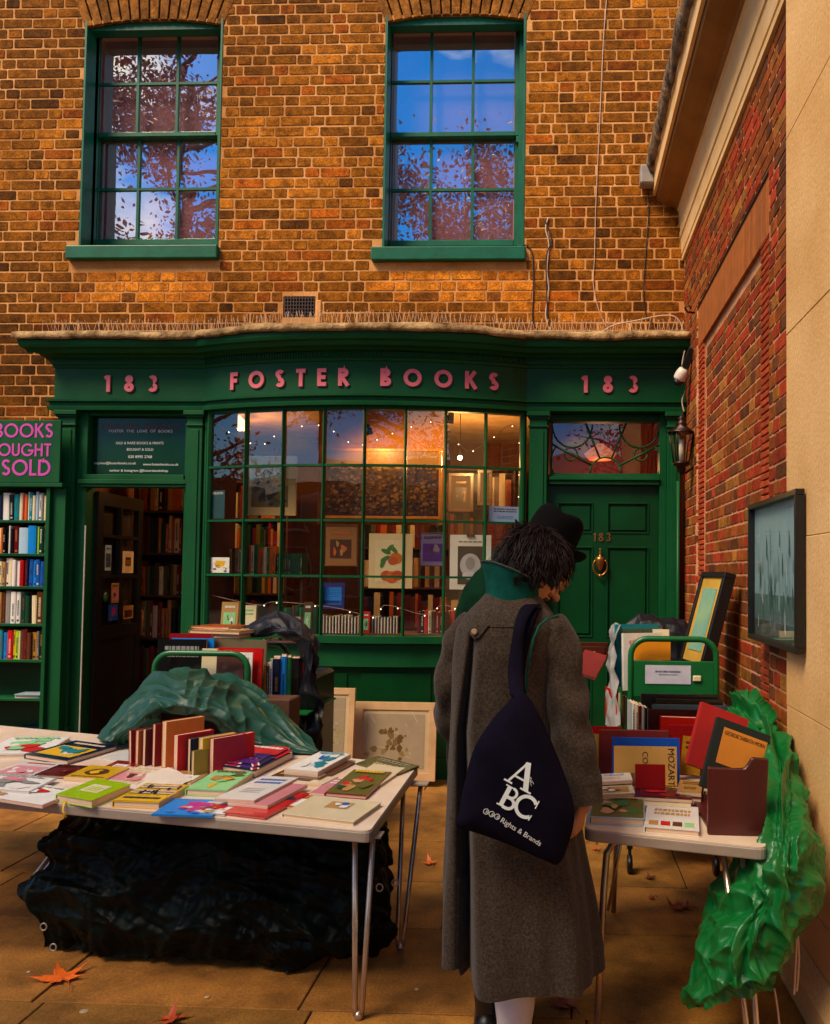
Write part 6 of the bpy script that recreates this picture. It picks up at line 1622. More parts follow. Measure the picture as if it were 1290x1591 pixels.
for i, (cn, t) in enumerate((('white', .014), ('cream', .010), ('maroon', .014), ('grey', .010), ('black', .016))):
    spine_book((x + .014 * i, 3.70, T), .0135, .235 - i * .004, .14, PAL[cn], f'{cn} thin book in the short spine row below the trolley label', 'short spine row', rz=R(4))
# leaning group in the wooden rack
px_book((1050, 1236), (1092, 1240), (1094, 1218), T, .03, H('#5a0d10'), 'thick dark red book lying against the wooden rack', None, gl=False)
px_book((1052, 1230), (1090, 1233), (1092, 1214), T + .0304, .012, PAL['tan'], 'tan booklet on top of the thick dark red book by the rack', 'text', ('brown', 'black'), soft=True)
face_book(1040, 1128, 1096, 1204, 3.40, .022, H('#8e1216'), 'dark red book standing between the orange red one and the leaning group', None, lean=3)
face_book(1060, 1146, 1090, 1204, 3.34, .016, PAL['gold'], 'small gold brown book standing before the leaning group', 'text', ('maroon', 'brown'), lean=5, roll=6)
def lean_book(px, py, Y, w, h, t, roll, color, label, yaw=0, lean=14, art=None, pal=('black',)):
    p = W(px, py, Y)
    return flat_book(p.x, p.y, p.z, w, h, t, R(yaw), color, label, art, pal, tilt=(R(90 - lean), R(roll)), gl=False)
lean_book(1100, 1148, 3.30, .09, .20, .024, 20, H('#2a1d0c'), 'narrow black and gold bound volume leaning against the orange red one', yaw=40)
lean_book(1112, 1152, 3.22, .20, .24, .026, 21, H('#a8130e'), 'bright red hardback with orange spine leaning to the right', yaw=12)
lean_book(1142, 1170, 3.10, .20, .20, .014, 21, H('#1a6a8c'), 'thin blue book between the red and the dark green leaning ones', yaw=10)
nb_ = lean_book(1140, 1182, 3.02, .205, .25, .028, 20, H('#0c1714'), 'dark green volume with an orange tan title label, leaning in the rack', yaw=8)
MB().box(-.075, .095, -.03, .098, .0285, .0292).build('title_label', mat('label_tan', H('#c97c22'), rough=.6, var=.08), nb_)
type_part('title', 'GEORDIE SABBATH MORN', .02, mat('ink_dark', H('#2a1608')), nb_, (.01, .074, .0296), (0, 0, 0), width=.155)
for i in range(4): type_part('title', 'verses and other poems' if i == 0 else 'a collected edition', .008, mat('ink_dark', H('#2a1608')), nb_, (-.065, .052 - i * .014, .0296), (0, 0, 0), align='LEFT') if False else None
# dark wooden rack end with its scooped top
rk = empty('wooden_rack', (0, 0, 0), 'dark red wooden book rack with a scooped end board on the right table', 'book rack')
Yr = G(1110, 1298, TZ).y
def rp_(px, py): return W(px, py, Yr)
poly = [rp_(1100, 1297), rp_(1152, 1301), rp_(1188, 1304), rp_(1192, 1240), rp_(1195, 1180), rp_(1170, 1178)]
poly += [rp_(1168 - 3 * k if k < 1 else 1168 - 2.2 * k, 1180 + 13 * math.sin(R(k * 15)) + .3 * k) for k in range(0, 7)] + [rp_(1140, 1195), rp_(1101, 1193)]
M_MAHOG = mat('mahogany', (.055, .007, .006), rough=.35, col2=(.095, .012, .009), vscale=7, stretch=(1, 1, .12), bump=.1)
MB().prism(poly, (.0, .02, 0)).build('end_board', M_MAHOG, rk, bevel=.003)
MB().box(poly[0].x + .01, poly[2].x, Yr + .0205, Yr + .42, TZ + .001, TZ + .016).build('base_board', M_MAHOG, rk)
MB().box(poly[2].x - .018, poly[2].x - .001, Yr + .0205, Yr + .42, TZ + .0165, TZ + .12).build('side_board', M_MAHOG, rk)
# bright tarpaulin hanging off the right table
def foldr(u, v, p):
    w = .9 * noise.noise(Vector((u * 2, v * 3.0, 1))) + .4 * noise.noise(Vector((u * 5, v * 8, 7)))
    up = max(0, 1 - v * 1.9); lo = min(1, max(0, (v - .38) * 3))
    ed = .25 + .75 * math.sin(math.pi * min(1, max(0, u))) ** .7 * min(1, (1 - v) * 9 + .25)
    return ed * 1.0 * (0 + (.030 * up + .012) * soft(u * 3.1 + w + .3 * v) + .010 * soft(u * 6.7 + 2 * w) * (.4 + up) + lo * (.030 * soft(v * 3.3 + u * 1.15 + 1.2 * w) + .012 * soft(v * 8.5 - u * 2.2 + 2.2 * w) + .010 * soft(u * 3.7 - v * 4 + 2 * w)))
rows = [[J(1100, 1098, 3.9), J(1130, 1090, 3.95), J(1150, 1080, 4.0), J(1172, 1078, 4.0), J(1190, 1090, 3.95)],
        [J(1128, 1112, 3.65), J(1150, 1098, 3.65), J(1172, 1088, 3.65), J(1195, 1098, 3.65), J(1212, 1125, 3.65)],
        [J(1150, 1140, 3.42), J(1172, 1125, 3.35), J(1195, 1125, 3.3), J(1218, 1140, 3.28), J(1234, 1170, 3.3)],
        [J(1178, 1190, 3.15), J(1194, 1180, 3.02), J(1212, 1180, 2.95), J(1232, 1190, 2.92), J(1248, 1215, 2.95)],
        [J(1172, 1240, 2.92), J(1192, 1235, 2.78), J(1212, 1235, 2.72), J(1236, 1245, 2.70), J(1258, 1262, 2.76)],
        [J(1160, 1288, 2.80), J(1185, 1285, 2.62), J(1212, 1285, 2.56), J(1242, 1290, 2.55), J(1276, 1305, 2.64)],
        [J(1138, 1335, 2.74), J(1172, 1335, 2.54), J(1210, 1335, 2.46), J(1250, 1340, 2.47), J(1288, 1352, 2.6)],
        [J(1102, 1385, 2.72), J(1150, 1380, 2.50), J(1200, 1385, 2.42), J(1245, 1390, 2.45), J(1285, 1400, 2.58)],
        [J(1082, 1440, 2.70), J(1135, 1435, 2.48), J(1190, 1440, 2.42), J(1228, 1445, 2.46), J(1258, 1440, 2.6)],
        [J(1072, 1500, 2.68), J(1120, 1500, 2.50), J(1170, 1495, 2.45), J(1205, 1490, 2.5), J(1228, 1480, 2.6)],
        [J(1056, 1540, 2.66), J(1105, 1545, 2.48), J(1155, 1535, 2.46), J(1190, 1525, 2.5), J(1208, 1512, 2.58)],
        [J(1064, 1572, 2.66), J(1110, 1570, 2.52), J(1155, 1560, 2.50), J(1185, 1548, 2.52), J(1202, 1532, 2.58)]]
for r_ in rows:
    for p in r_: p.x = min(p.x, PX0 - .03)
tg = patch(rows, 170, 380, .011, 2.3, fold=foldr, toward=Vector((-.3, -1, .3)))
for row in tg:
    for p in row: p.x = min(p.x, PX0 - .004 + (p.x - PX0) * .02); p.z = max(p.z, .01)
tgo = MB().grid(tg).build('green_tarpaulin', M_TARP2, None, 'bright green shiny tarpaulin tumbling off the right table down to the paving', 'tarpaulin')
for (P) in ([(1238, 1452), (1236, 1500), (1234, 1545)], [(1240, 1455), (1241, 1500), (1238, 1540)], [(1203, 1535), (1208, 1565), (1212, 1600)]):
    MB().tube(spline([J(a, b, 2.6) for a, b in P], 8), .0035, 6).build('cord', M_CABLE, tgo)

# ---- framed glass picture on the side wall
def wq(px, py): return WX(px, py, XC - .06)
A, B, D, E = wq(1167, 786), wq(1243, 758), wq(1243, 1017), wq(1167, 991)
y0, y1, z0_, z1_ = (B.y + D.y) / 2, (A.y + E.y) / 2, (D.z + E.z) / 2, (A.z + B.z) / 2
wp = empty('wall_picture', (XC - .005, (y0 + y1) / 2, z0_), 'black framed picture under reflecting glass hung on the red brick side wall', 'framed picture')
wp.location = (0, 0, 0)
f = MB(); fw = .022
for a, b, c, d in ((y0, y1, z0_, z0_ + fw), (y0, y1, z1_ - fw, z1_), (y0, y0 + fw, z0_ + fw, z1_ - fw), (y1 - fw, y1, z0_ + fw, z1_ - fw)): f.box(XC - .075, XC - .042, a, b, c, d)
f.build('frame', M_BLACK, wp, bevel=.002)
mm_ = MB(); r = random.Random(12); xx = XC - .048
def wquad(a, b, c, d, col, off): mm_.add([(xx - off, a, c), (xx - off, b, c), (xx - off, b, d), (xx - off, a, d)], [(0, 1, 2, 3)], 0, col)
wquad(y0 + fw, y1 - fw, z0_ + fw, z1_ - fw, H('#a9cdd0'), 0)
wquad(y0 + fw, y1 - fw, z0_ + fw, z0_ + .09, H('#4d5a4c'), .0005); wquad(y0 + fw, y1 - fw, z0_ + .09, z0_ + .2, H('#6a8784'), .0005)
for i in range(70):
    yy, zz_ = r.uniform(y0 + .08, y1 - .06), r.uniform(z0_ + .08, z0_ + .42); s = r.uniform(.006, .03); c_ = r.choice([H('#3f5f60'), H('#9fc4c6'), H('#c2d8d6'), H('#7d9da0'), H('#8fb2b4'), H('#54756f')])
    mm_.add([(xx - .001 - i * 1e-5, yy - s * .5, zz_ - s * 2), (xx - .001 - i * 1e-5, yy + s * .4, zz_ - s * 1.2), (xx - .001 - i * 1e-5, yy + s * .3, zz_ + s * 2.4), (xx - .001 - i * 1e-5, yy - s * .3, zz_ + s)], [(0, 1, 2, 3)], 0, c_)
mm_.build('print', M_PRINT, wp)
gx = XC - .058; g_ = MB(); g_.quad((gx, y0 + fw, z0_ + fw), (gx, y1 - fw, z0_ + fw), (gx, y1 - fw, z1_ - fw), (gx, y0 + fw, z1_ - fw)); g_.build('glass', glass_mat('wall_picture_glass', .08), wp)

# ---- wall lantern, floodlight, cables
lp_ = W(1063, 690, 5.72); lx = XC - .085; k = FPX / 5.72
ln = empty('wall_lantern', (lx, 5.72, lp_.z), 'dark copper lantern with a white candle tube in the corner by the door', 'lantern')
M_COP = mat('dark_copper', (.03, .012, .008), rough=.4, metal=.6)
m = MB(); m.lathe([(.0, .21), (.012, .2), (.016, .19), (.03, .18), (.02, .165), (.034, .15), (.04, .135), (.035, .125), (.098, .085), (.10, .078)], 6, cap=False); m.build('lantern_roof', M_COP, ln)
m = MB()
for i in range(6):
    a = math.pi * i / 3; m.tube([(.085 * math.cos(a), .085 * math.sin(a), .08), (.052 * math.cos(a), .052 * math.sin(a), -.13)], .005, 5)
m.lathe([(.06, -.125), (.062, -.14), (.03, -.16), (.034, -.18), (.012, -.2), (.0, -.23)], 6); m.build('lantern_cage', M_COP, ln)
MB().lathe([(.083, .078), (.051, -.125)], 6, cap=False, smooth=False).build('lantern_glass', M_GLASS, ln)
MB().lathe([(.017, -.12), (.017, .03), (.0, .035)], 14).build('candle_tube', mat('candle_white', (.75, .68, .52), rough=.5), ln)
MB().tube([(.085, 0, -.16), (.03, 0, -.2), (0, 0, -.19)], .008, 6).build('wall_bracket', M_COP, ln)
fl_ = W(1061, 583, 5.85)
e = empty('security_light', (XC - .07, 5.85, fl_.z), 'small white floodlight head with black housing fixed high in the corner', 'light', rot=(R(25), R(20), 0))
MB().lathe([(.0, .055), (.03, .05), (.042, .02), (.046, -.02), (.040, -.035)], 16).build('white_hood', mat('hood_white', (.68, .58, .50), rough=.4), e)
MB().lathe([(.038, -.036), (.03, -.07), (.0, -.075)], 14).build('sensor', M_BLACK, e)
MB().box(-.02, .03, -.02, .03, .06, .2).build('junction_box', M_BLACK, e, bevel=.004)
def cable(pts, Y, m, label, r=.004, n=24, name='wall_cable'):
    P = spline([W(a, b, Y) for a, b in pts], n); MB().tube(P, r, 6).build(name, m, None, label, 'cable')
cable([(946, -40), (938, 60), (932, 190), (926, 320), (924, 400), (922, 440), (930, 480), (944, 512)], YW - .008, M_CABLE, 'thin pale cable running down the brick facade right of the windows', .0038)
cable([(1004, 262), (1008, 320), (1003, 400), (1000, 455), (1005, 492), (1020, 505)], YW - .008, M_DCABLE, 'thin dark cable dropping from the cornice corner down the brick', .004)
cable([(852, 338), (848, 356), (853, 380), (850, 420), (853, 450), (848, 490), (856, 515)], YW - .010, M_CABLE, 'wavy pale cable beside the right window sill', .006)
cable([(846, 340), (857, 372), (849, 400), (850, 470), (852, 512)], YW - .014, M_DCABLE, 'dark twisted cable wound round the wavy pale one', .005)
cable([(812, 380), (822, 384), (828, 400), (829, 450), (828, 500), (838, 512)], YW - .008, M_DCABLE, 'dark cable dropping from the right end of the right window sill', .005)
cable([(935, 516), (955, 505), (990, 498), (1025, 491), (1048, 492), (1060, 508), (1063, 535), (1062, 560)], YB - .10, M_CABLE, 'pale cable arching over the shop cornice into the corner', .006)
cable([(1064, 545), (1060, 570), (1066, 600), (1060, 622), (1063, 640)], 5.9, M_CABLE, 'pale cable looping down from the floodlight to the lantern', .005)
# hook on the side wall
hk = MB(); p = WX(1080, 486, XC - .01); hk.tube([p + Vector((-.0, 0, 0)), p + Vector((-.05, 0, .005)), p + Vector((-.07, -.01, .03)), p + Vector((-.045, -.02, .045)), p + Vector((-.03, -.02, .02))], .007, 6); hk.build('wall_hook', M_COP, None, 'small iron hook in the side wall just above the shop cornice', 'hook')

# ---- fallen plane leaves
M_LEAF = mat('autumn_leaf', (1, 1, 1), rough=.55, objcol=True, var=.2, vscale=25, bump=.3, bscale=60)
def leaf_shape(s, seed):
    r = random.Random(seed); tips = [(0, 1.0), (62, .92), (118, .62), (-62, .92), (-118, .62)]; tips.sort(key=lambda t: t[0]); pts = []
    for i, (a, l) in enumerate(tips):
        l *= r.uniform(.85, 1.1)
        for da, k in ((-17, .50), (-11, .62), (-7, .60), (0, 1.0), (7, .60), (11, .64), (17, .50)):
            pts.append((a + da, l * k))
        if i < 4: pts.append(((a + tips[i + 1][0]) / 2, .33))
    pts = [(-165, .30)] + pts + [(165, .30), (180, .10)]
    return [(s * l * math.sin(R(a)), s * l * math.cos(R(a))) for a, l in pts]
def leaf(px, py, s, rz, col, label, curl=.35, seed=1, zoff=0):
    p = G(px, py, .006 + zoff); e = empty('fallen_leaf', p, label, 'leaf', 'fallen plane leaves', rz=R(rz))
    out = leaf_shape(s, seed); n = len(out); vs = []; 
    for k in (1.0, .66, .33):
        for x, y in out:
            x, y = x * k, y * k; d = math.hypot(x, y) / s
            vs.append((x, y, max(.0, curl * s * (d ** 2 * (.55 + .45 * math.sin(3 * math.atan2(x, y) + seed)) + .12 * abs(noise.noise(Vector((x / s * 2, y / s * 2, seed)))))) + .002))
    vs.append((0, 0, .004)); fs = []
    for q in range(2):
        for i in range(n): fs.append((q * n + i, q * n + (i + 1) % n, (q + 1) * n + (i + 1) % n, (q + 1) * n + i))
    for i in range(n): fs.append((2 * n + i, 2 * n + (i + 1) % n, 3 * n))
    MB().add(vs, fs, 0, None, True).build('leaf_blade', M_LEAF, e, color=col)
    MB().tube([(0, 0, .004), (.1 * s, -.5 * s, .012), (.05 * s, -.9 * s, .006)], .0018, 5).build('leaf_stem', M_LEAF, e, color=tuple(v * .5 for v in col))
OR = H('#e8681a')
leaf(96, 1521, .125, 40, OR, 'large orange plane leaf lying before the dark tarpaulin', .30, 3)
leaf(262, 1586, .075, -60, H('#b5481a'), 'curled orange leaf at the bottom edge of the paving', .7, 5)
leaf(668, 1342, .065, 20, H('#c4601c'), 'small orange leaf on the paving left of the grey coat', .6, 7)
leaf(1013, 1395, .035, 70, H('#b5501c'), 'small pale orange leaf under the right table', .5, 9)
leaf(1050, 1412, .07, -20, H('#a0461c'), 'crumpled brown leaf, left of a pair under the right table', .8, 11)
leaf(1068, 1410, .06, 50, H('#a0461c'), 'crumpled brown leaf, right of a pair under the right table', .8, 12)
leaf(1010, 1365, .05, 10, H('#5a2412'), 'dark brown leaf deep in the shade under the right table', .5, 13)
leaf(880, 1562, .09, 30, H('#7a2014'), 'dark red leaf on the paving right of the grey coat hem', .5, 15)
leaf(926, 1320, .04, 10, H('#c0561c'), 'orange leaf seen between the coat and the right table leg', .6, 16)
leaf(605, 1322, .03, 10, H('#c0561c'), 'tiny orange leaf behind the right end of the long table', .6, 18)
for k, (px, py, s) in enumerate(((648, 1537, .008), (131, 1571, .016), (322, 1549, .01), (45, 1510, .008))):
    p = G(px, py, .001); MB().lathe([(s, 0), (s * .8, .0015), (0, .002)], 9, Matrix.Translation(p)).build('gum_spot', mat('gum_pale', (.45, .33, .2), rough=.9), None, ('small white spot of gum on the paving by the coat', 'round pale gum spot in the lower left paving', 'pale scrap on the paving under the long table', 'pale fleck on the paving beside the large leaf')[k], 'gum')

# ================================================================== PEOPLE
M_SKIN = mat('skin', (.50, .20, .09), rough=.5, var=.06, vscale=20)
M_HAIR = mat('black_hair', (.010, .005, .005), rough=.5, spec=.15, var=.3, vscale=60)
def remeshed(mb, name, m, voxel, parent=None, smooth=3, sub=0, label=None, cat=None):
    me = mb.mesh(name, m); o = bpy.data.objects.new(name, me); C.objects.link(o)
    r = o.modifiers.new('remesh', 'REMESH'); r.mode = 'VOXEL'; r.voxel_size = voxel; r.use_smooth_shade = True
    s = o.modifiers.new('smooth', 'SMOOTH'); s.factor = .6; s.iterations = smooth
    dg = bpy.context.evaluated_depsgraph_get(); me2 = bpy.data.meshes.new_from_object(o.evaluated_get(dg))
    o.modifiers.clear(); o.data = me2; me2.materials.clear(); me2.materials.append(m if not isinstance(m, list) else m[0])
    for p in me2.polygons: p.use_smooth = True; p.material_index = 0
    me2.name = name
    if parent is not None: o.parent = parent
    return tag(o, label, cat)
def limb(mb, pts, n=12):
    P = [Vector(p[:3]) for p in pts]; r = [p[3] for p in pts]
    k = max(6, 5 * (len(P) - 1)); Q = spline(P, k); rr = []
    for i in range(k + 1):
        u = (len(P) - 1) * i / k; a = min(int(u), len(P) - 2); t = u - a; t = t * t * (3 - 2 * t); rr.append(r[a] * (1 - t) + r[a + 1] * t)
    mb.tube(Q, rr, n); mb.ball(Q[0], rr[0] * 1.0, n); mb.ball(Q[-1], rr[-1] * 1.0, n)
def head(mb, c, f, up, s=1.0):
    """ellipsoid skull with jaw, nose, ears, brow; f = facing, up = crown direction"""
    f = f.normalized(); r_ = f.cross(up).normalized(); u = r_.cross(f).normalized()
    M = Matrix((r_, f, u)).transposed().to_4x4(); M.translation = c
    vs = []; n, m = 28, 20
    for i in range(m + 1):
        th = math.pi * i / m
        for k in range(n):
            a = 2 * math.pi * k / n; x, y, z = math.sin(th) * math.cos(a), math.sin(th) * math.sin(a), -math.cos(th)
            px, py, pz = x * .074, y * .094, z * .112
            if z < 0: px *= 1 - .38 * (-z) ** 1.5; py = py * (1 - .12 * -z) + (.022 * (-z) ** 1.2 if y > -.3 else .015)
            if y > .5 and -.25 < z < .1: py += .004
            vs.append((px * s, py * s, pz * s))
    fs = [(i * n + k, i * n + (k + 1) % n, (i + 1) * n + (k + 1) % n, (i + 1) * n + k) for i in range(m) for k in range(n)]
    mb.add(vs, fs, 0, None, True, M)
    def P(x, y, z): return M @ Vector((x * s, y * s, z * s))
    limb(mb, [(*P(0, .09, .018), .007 * s), (*P(0, .105, -.012), .010 * s), (*P(0, .108, -.022), .012 * s)], 8)   # nose
    limb(mb, [(*P(-.018, .098, -.052), .006 * s), (*P(0, .102, -.052), .008 * s), (*P(.018, .098, -.052), .006 * s)], 8)  # lips
    limb(mb, [(*P(-.035, .085, .03), .008 * s), (*P(0, .092, .03), .007 * s), (*P(.035, .085, .03), .008 * s)], 8)  # brow
    for q in (-1, 1): limb(mb, [(*P(q * .074, .0, .015), .012 * s), (*P(q * .080, -.008, .0), .013 * s), (*P(q * .074, -.002, -.02), .009 * s)], 8)
    mb.ball(P(0, .085, -.092), .020 * s, 10)
    return M
def hand(mb, wrist, d, palm_n, thumb_side, curl=25, s=1.0):
    """wrist point, direction of the hand, palm normal, side of the thumb"""
    d = d.normalized(); n = (palm_n - d * palm_n.dot(d)).normalized(); t = d.cross(n).normalized()
    if t.dot(thumb_side) < 0: t = -t
    # palm: four metacarpal ridges
    for k in range(4):
        off = (.03 - k * .02) * s
        limb(mb, [(*(wrist + t * off * .6), .013 * s), (*(wrist + d * .045 * s + t * off * .9), .0135 * s), (*(wrist + d * .085 * s + t * off), .0115 * s)], 8)
        L_ = (.072, .080, .075, .058)[k] * s; base = wrist + d * .085 * s + t * off; a = 0; p = base; pts = [(*p, .0098 * s)]
        for q, part in enumerate((.45, .30, .25)):
            a += R(curl * (1.0 + .25 * k * .3)); p = p + (d * math.cos(a) + n * math.sin(a)) * L_ * part; pts.append((*p, (.0092, .0084, .0072)[q] * s))
        limb(mb, pts, 8)
    b = wrist + t * .028 * s + d * .02 * s
    limb(mb, [(*b, .014 * s), (*(b + d * .03 * s + t * .022 * s + n * .01 * s), .012 * s), (*(b + d * .058 * s + t * .024 * s + n * .022 * s), .0098 * s), (*(b + d * .078 * s + t * .016 * s + n * .03 * s), .008 * s)], 8)

# ---------------- person in the long grey coat
Y0 = 2.62
def A(px, py, Y=Y0): return W(px, py, Y)
pa = empty('person', (A(800, 1500).x, Y0, 0), 'person from behind in long grey wool coat with teal collar, head bowed', 'person'); pa.location = (0, 0, 0)
hc = A(825, 885, 2.63); fdir = Vector((.72, .50, -.52)); updir = Vector((.35, .30, .88))
mb = MB(); HM = head(mb, hc, fdir, updir, .98)
neck = A(795, 935)
limb(mb, [(neck.x, Y0, neck.z - .04, .062), (neck.x + .015, Y0 + .01, neck.z + .03, .054), (hc.x - .015, hc.y - .005, hc.z - .01, .055)])
pel = Vector((A(795, 1240).x, Y0 + .0, A(795, 1240).z))
chest = Vector((A(782, 1020).x, Y0 + .01, A(782, 1020).z))
limb(mb, [(*pel, .105), (pel.x + .02, Y0 + .03, pel.z + .18, .095), (chest.x, chest.y + .02, chest.z, .105), (neck.x, Y0, neck.z - .07, .09), (neck.x, Y0, neck.z - .02, .055)], 16)
rs, ls = A(846, 1000), A(730, 1005)
re, rw_ = A(890, 1125, 2.57), A(905, 1243, 2.52)
limb(mb, [(chest.x, Y0, rs.z, .07), (*rs, .044), (re.x, 2.57, re.z, .040), (rw_.x, 2.52, rw_.z + .0, .026), (rw_.x, 2.515, rw_.z - .02, .022)])
le, lw_ = A(700, 1110, 2.66), A(745, 1140, 2.92)
limb(mb, [(chest.x, Y0, ls.z, .07), (*ls, .042), (le.x + .02, 2.66, le.z, .040), (*lw_, .026)])
hand(mb, Vector((rw_.x - .002, 2.515, rw_.z - .012)), Vector((-.15, .1, -1)), Vector((-1, .35, 0)), Vector((0, 1, 0)), 34, .92)
hand(mb, lw_, Vector((.6, .8, -.1)), Vector((0, 0, -1)), Vector((1, -.5, 0)), 30, .92)
for sx, fx, fy in ((-.045, A(755, 1560).x, Y0 + .10), (.045, A(800, 1560).x, Y0 - .01)):
    hp = pel + Vector((sx * 1.4, 0, -.03)); kn = Vector(((hp.x + fx) / 2 + sx * .2, (hp.y + fy) / 2 + .03, .46)); an = Vector((fx, fy, .085))
    limb(mb, [(*hp, .085), (*kn, .052), (kn.x * .4 + an.x * .6, kn.y * .4 + an.y * .6 - .01, .27, .050), (*an, .036)])
    limb(mb, [(an.x, an.y - .02, .045, .036), (an.x + .01, an.y + .08, .035, .036), (an.x + .015, an.y + .17, .028, .03)])
remeshed(mb, 'body', M_SKIN, .0058, pa, 2)
# eyes and glasses
for q in (-1, 1):
    MB().ball(HM @ Vector((q * .03, .078, .012)), .0125, 12).build('eye', mat('eye_white', (.6, .55, .5), rough=.2), pa)
    MB().tube([HM @ Vector((q * .033 + .022 * math.cos(R(a)), .104, .010 + .019 * math.sin(R(a)))) for a in range(0, 361, 24)], .0014, 5, cap=False).build('spectacle_rim', M_BRASS, pa)
    MB().tube([HM @ Vector((q * .055, .103, .014)), HM @ Vector((q * .078, .06, .016)), HM @ Vector((q * .079, -.005, .012))], .0012, 5).build('spectacle_arm', M_BRASS, pa)
MB().tube([HM @ Vector((-.011, .104, .012)), HM @ Vector((0, .107, .016)), HM @ Vector((.011, .104, .012))], .0014, 5).build('spectacle_bridge', M_BRASS, pa)
# hair: many tapered locks over a cap
def hair_on(M, name, parent, seed, locks=430, length=(.05, .11), face_open=True, droop=.5, s=1.0, wave=0):
    r = random.Random(seed); mb = MB()
    vs = []; n, m = 30, 16
    for i in range(m + 1):
        th = math.pi * i / m
        for k in range(n):
            a = 2 * math.pi * k / n; x, y, z = math.sin(th) * math.cos(a), math.sin(th) * math.sin(a), math.cos(th)
            zz = z if z > -.25 or y < 0 else -.25
            kk = 1.10 + .05 * noise.noise(Vector((x, y, z)) * 3)
            if y > .25 and z < .45: kk = .9
            if y > -.2 and z < -.05 and abs(x) > .5: kk = .9
            vs.append(Vector((x * .076 * kk, y * .094 * kk, max(zz, -.5) * .112 * kk)) * s)
    fs = [(i * n + k, i * n + (k + 1) % n, (i + 1) * n + (k + 1) % n, (i + 1) * n + k) for i in range(m) for k in range(n)]
    mb.add(vs, fs, 0, None, True, M)
    Minv = M.inverted(); grav = (Minv.to_3x3() @ Vector((0, 0, -1))).normalized()
    for _ in range(locks):
        while True:
            v = Vector((r.gauss(0, 1), r.gauss(0, 1), r.gauss(.25, 1))).normalized()
            if v.z > -.48 and not (face_open and v.y > .35 and v.z < .42) and not (v.y > -.05 and v.z < -.15): break
        p = Vector((v.x * .078, v.y * .097, v.z * .116)) * s; L_ = r.uniform(*length) * s * (.6 if v.z < -.1 else 1)
        crown = Vector((0, -.02, .12)); away = (p - crown); away = (away - v * away.dot(v)); away = away.normalized() if away.length > 1e-4 else Vector((1, 0, 0))
        cl = noise.noise_vector(v * 3.2) * 1.5; sw = Vector((r.gauss(0, .3), r.gauss(0, .3), r.gauss(0, .25))) + cl
        d = (away * .8 + v * .35 + sw * .45).normalized(); pts = [p - v * .006]; q = p.copy()
        for k in range(6):
            d = (d + grav * droop * .28 + sw * .05 - v * .09 * k * .5).normalized(); q = q + d * L_ / 6
            e = q.x ** 2 / (.079 * s) ** 2 + q.y ** 2 / (.098 * s) ** 2 + q.z ** 2 / (.117 * s) ** 2
            if e < 1.08: q = q * math.sqrt(1.10 / max(e, .3))
            pts.append(q + (sw.normalized().cross(v) * math.sin(k * 2.3 + v.x * 9) * wave if wave else Vector()))
        w0 = r.uniform(.0012, .0026) * s
        mb.tube([M @ a for a in pts], [w0, w0 * 1.25, w0 * 1.2, w0, w0 * .8, w0 * .5, w0 * .15], 5, cap=False, flat=.5)
    return mb.build(name, M_HAIR, parent)
hair_on(HM, 'hair', pa, 4, 2300, (.035, .070), droop=.40, s=1.15, wave=.003)
# coat
M_WOOL = mat('grey_wool', (.030, .020, .013), rough=.95, spec=.1, col2=(.070, .049, .033), vscale=130, bump=.7, bscale=330, bdist=.003, fine=.6, detail=9, sheen=.12)
M_TEAL = mat('teal_collar', (.003, .060, .045), rough=.85, spec=.1, col2=(.005, .09, .068), vscale=30, bump=.4, bscale=400, bdist=.002)
def Z(py): return A(790, py).z
prof = [  # py, left px, right px, y centre, half depth
 (918, 758, 834, .00, .062), (930, 748, 842, -.005, .080), (942, 736, 852, -.01, .100), (955, 724, 862, -.012, .118), (975, 712, 870, -.012, .135), (1010, 705, 868, -.008, .148), (1060, 702, 864, -.002, .150),
 (1120, 700, 866, .0, .152), (1200, 697, 878, .0, .165), (1300, 694, 898, .0, .185), (1400, 690, 916, .0, .200), (1480, 687, 928, .0, .212), (1553, 686, 934, .0, .220)]
def pint(py):
    for a, b in zip(prof, prof[1:]):
        if py <= b[0]:
            t = (py - a[0]) / (b[0] - a[0]); return [a[i] * (1 - t) + b[i] * t for i in range(5)]
    return list(prof[-1])
NA = 260
def pleat_px(py): return 737 + (718 - 737) * (py - 975) / 170 if py < 1145 else 718 + (722 - 718) * (py - 1145) / 400
def coat_ring(py, inner=0):
    _, xl, xr, yc, hd = pint(py); a = A(xl, py).x; b = A(xr, py).x; cx = (a + b) / 2; rx = (b - a) / 2; low = max(0, (py - 960) / 590); ring = []
    ppx = pleat_px(py); xp = A(ppx, py, Y0 - hd * .9).x
    for k in range(NA):
        an = 2 * math.pi * k / NA; c, s = math.cos(an), math.sin(an)
        ex = 2 / 2.25; x = math.copysign(abs(c) ** ex, c); y = math.copysign(abs(s) ** ex, s)
        f = 1 + low * .05 * math.sin(an * 7 + 1.2 + 1.5 * noise.noise(Vector((c, s, py * .004)))) + low * .022 * math.sin(an * 15 + py * .006) + .018 * noise.noise(Vector((c * 2.2, s * 2.2, py * .012))) + .012 * (1 - low) * noise.noise(Vector((c * 5, s * 5, py * .03)))
        px_, py_ = cx + rx * x * f, Y0 + yc + hd * y * f
        if s < 0 and py > 975:
            u = (px_ - xp); wd = .009 + .013 * low; dep = .018 + .10 * min(1, low * 1.5)
            py_ += dep * math.exp(-(u / wd) ** 2)
            if u > 0: py_ -= .018 * min(1, low * 2) * math.exp(-((u - wd * 2.0) / (wd * 1.6)) ** 2)
            else: py_ -= .006 * math.exp(-((u + wd * 2.0) / (wd * 1.6)) ** 2)
            if px_ < xp - .0: py_ += .02 * low
        ring.append(Vector((px_, py_, 0)))
    return ring
rings = []
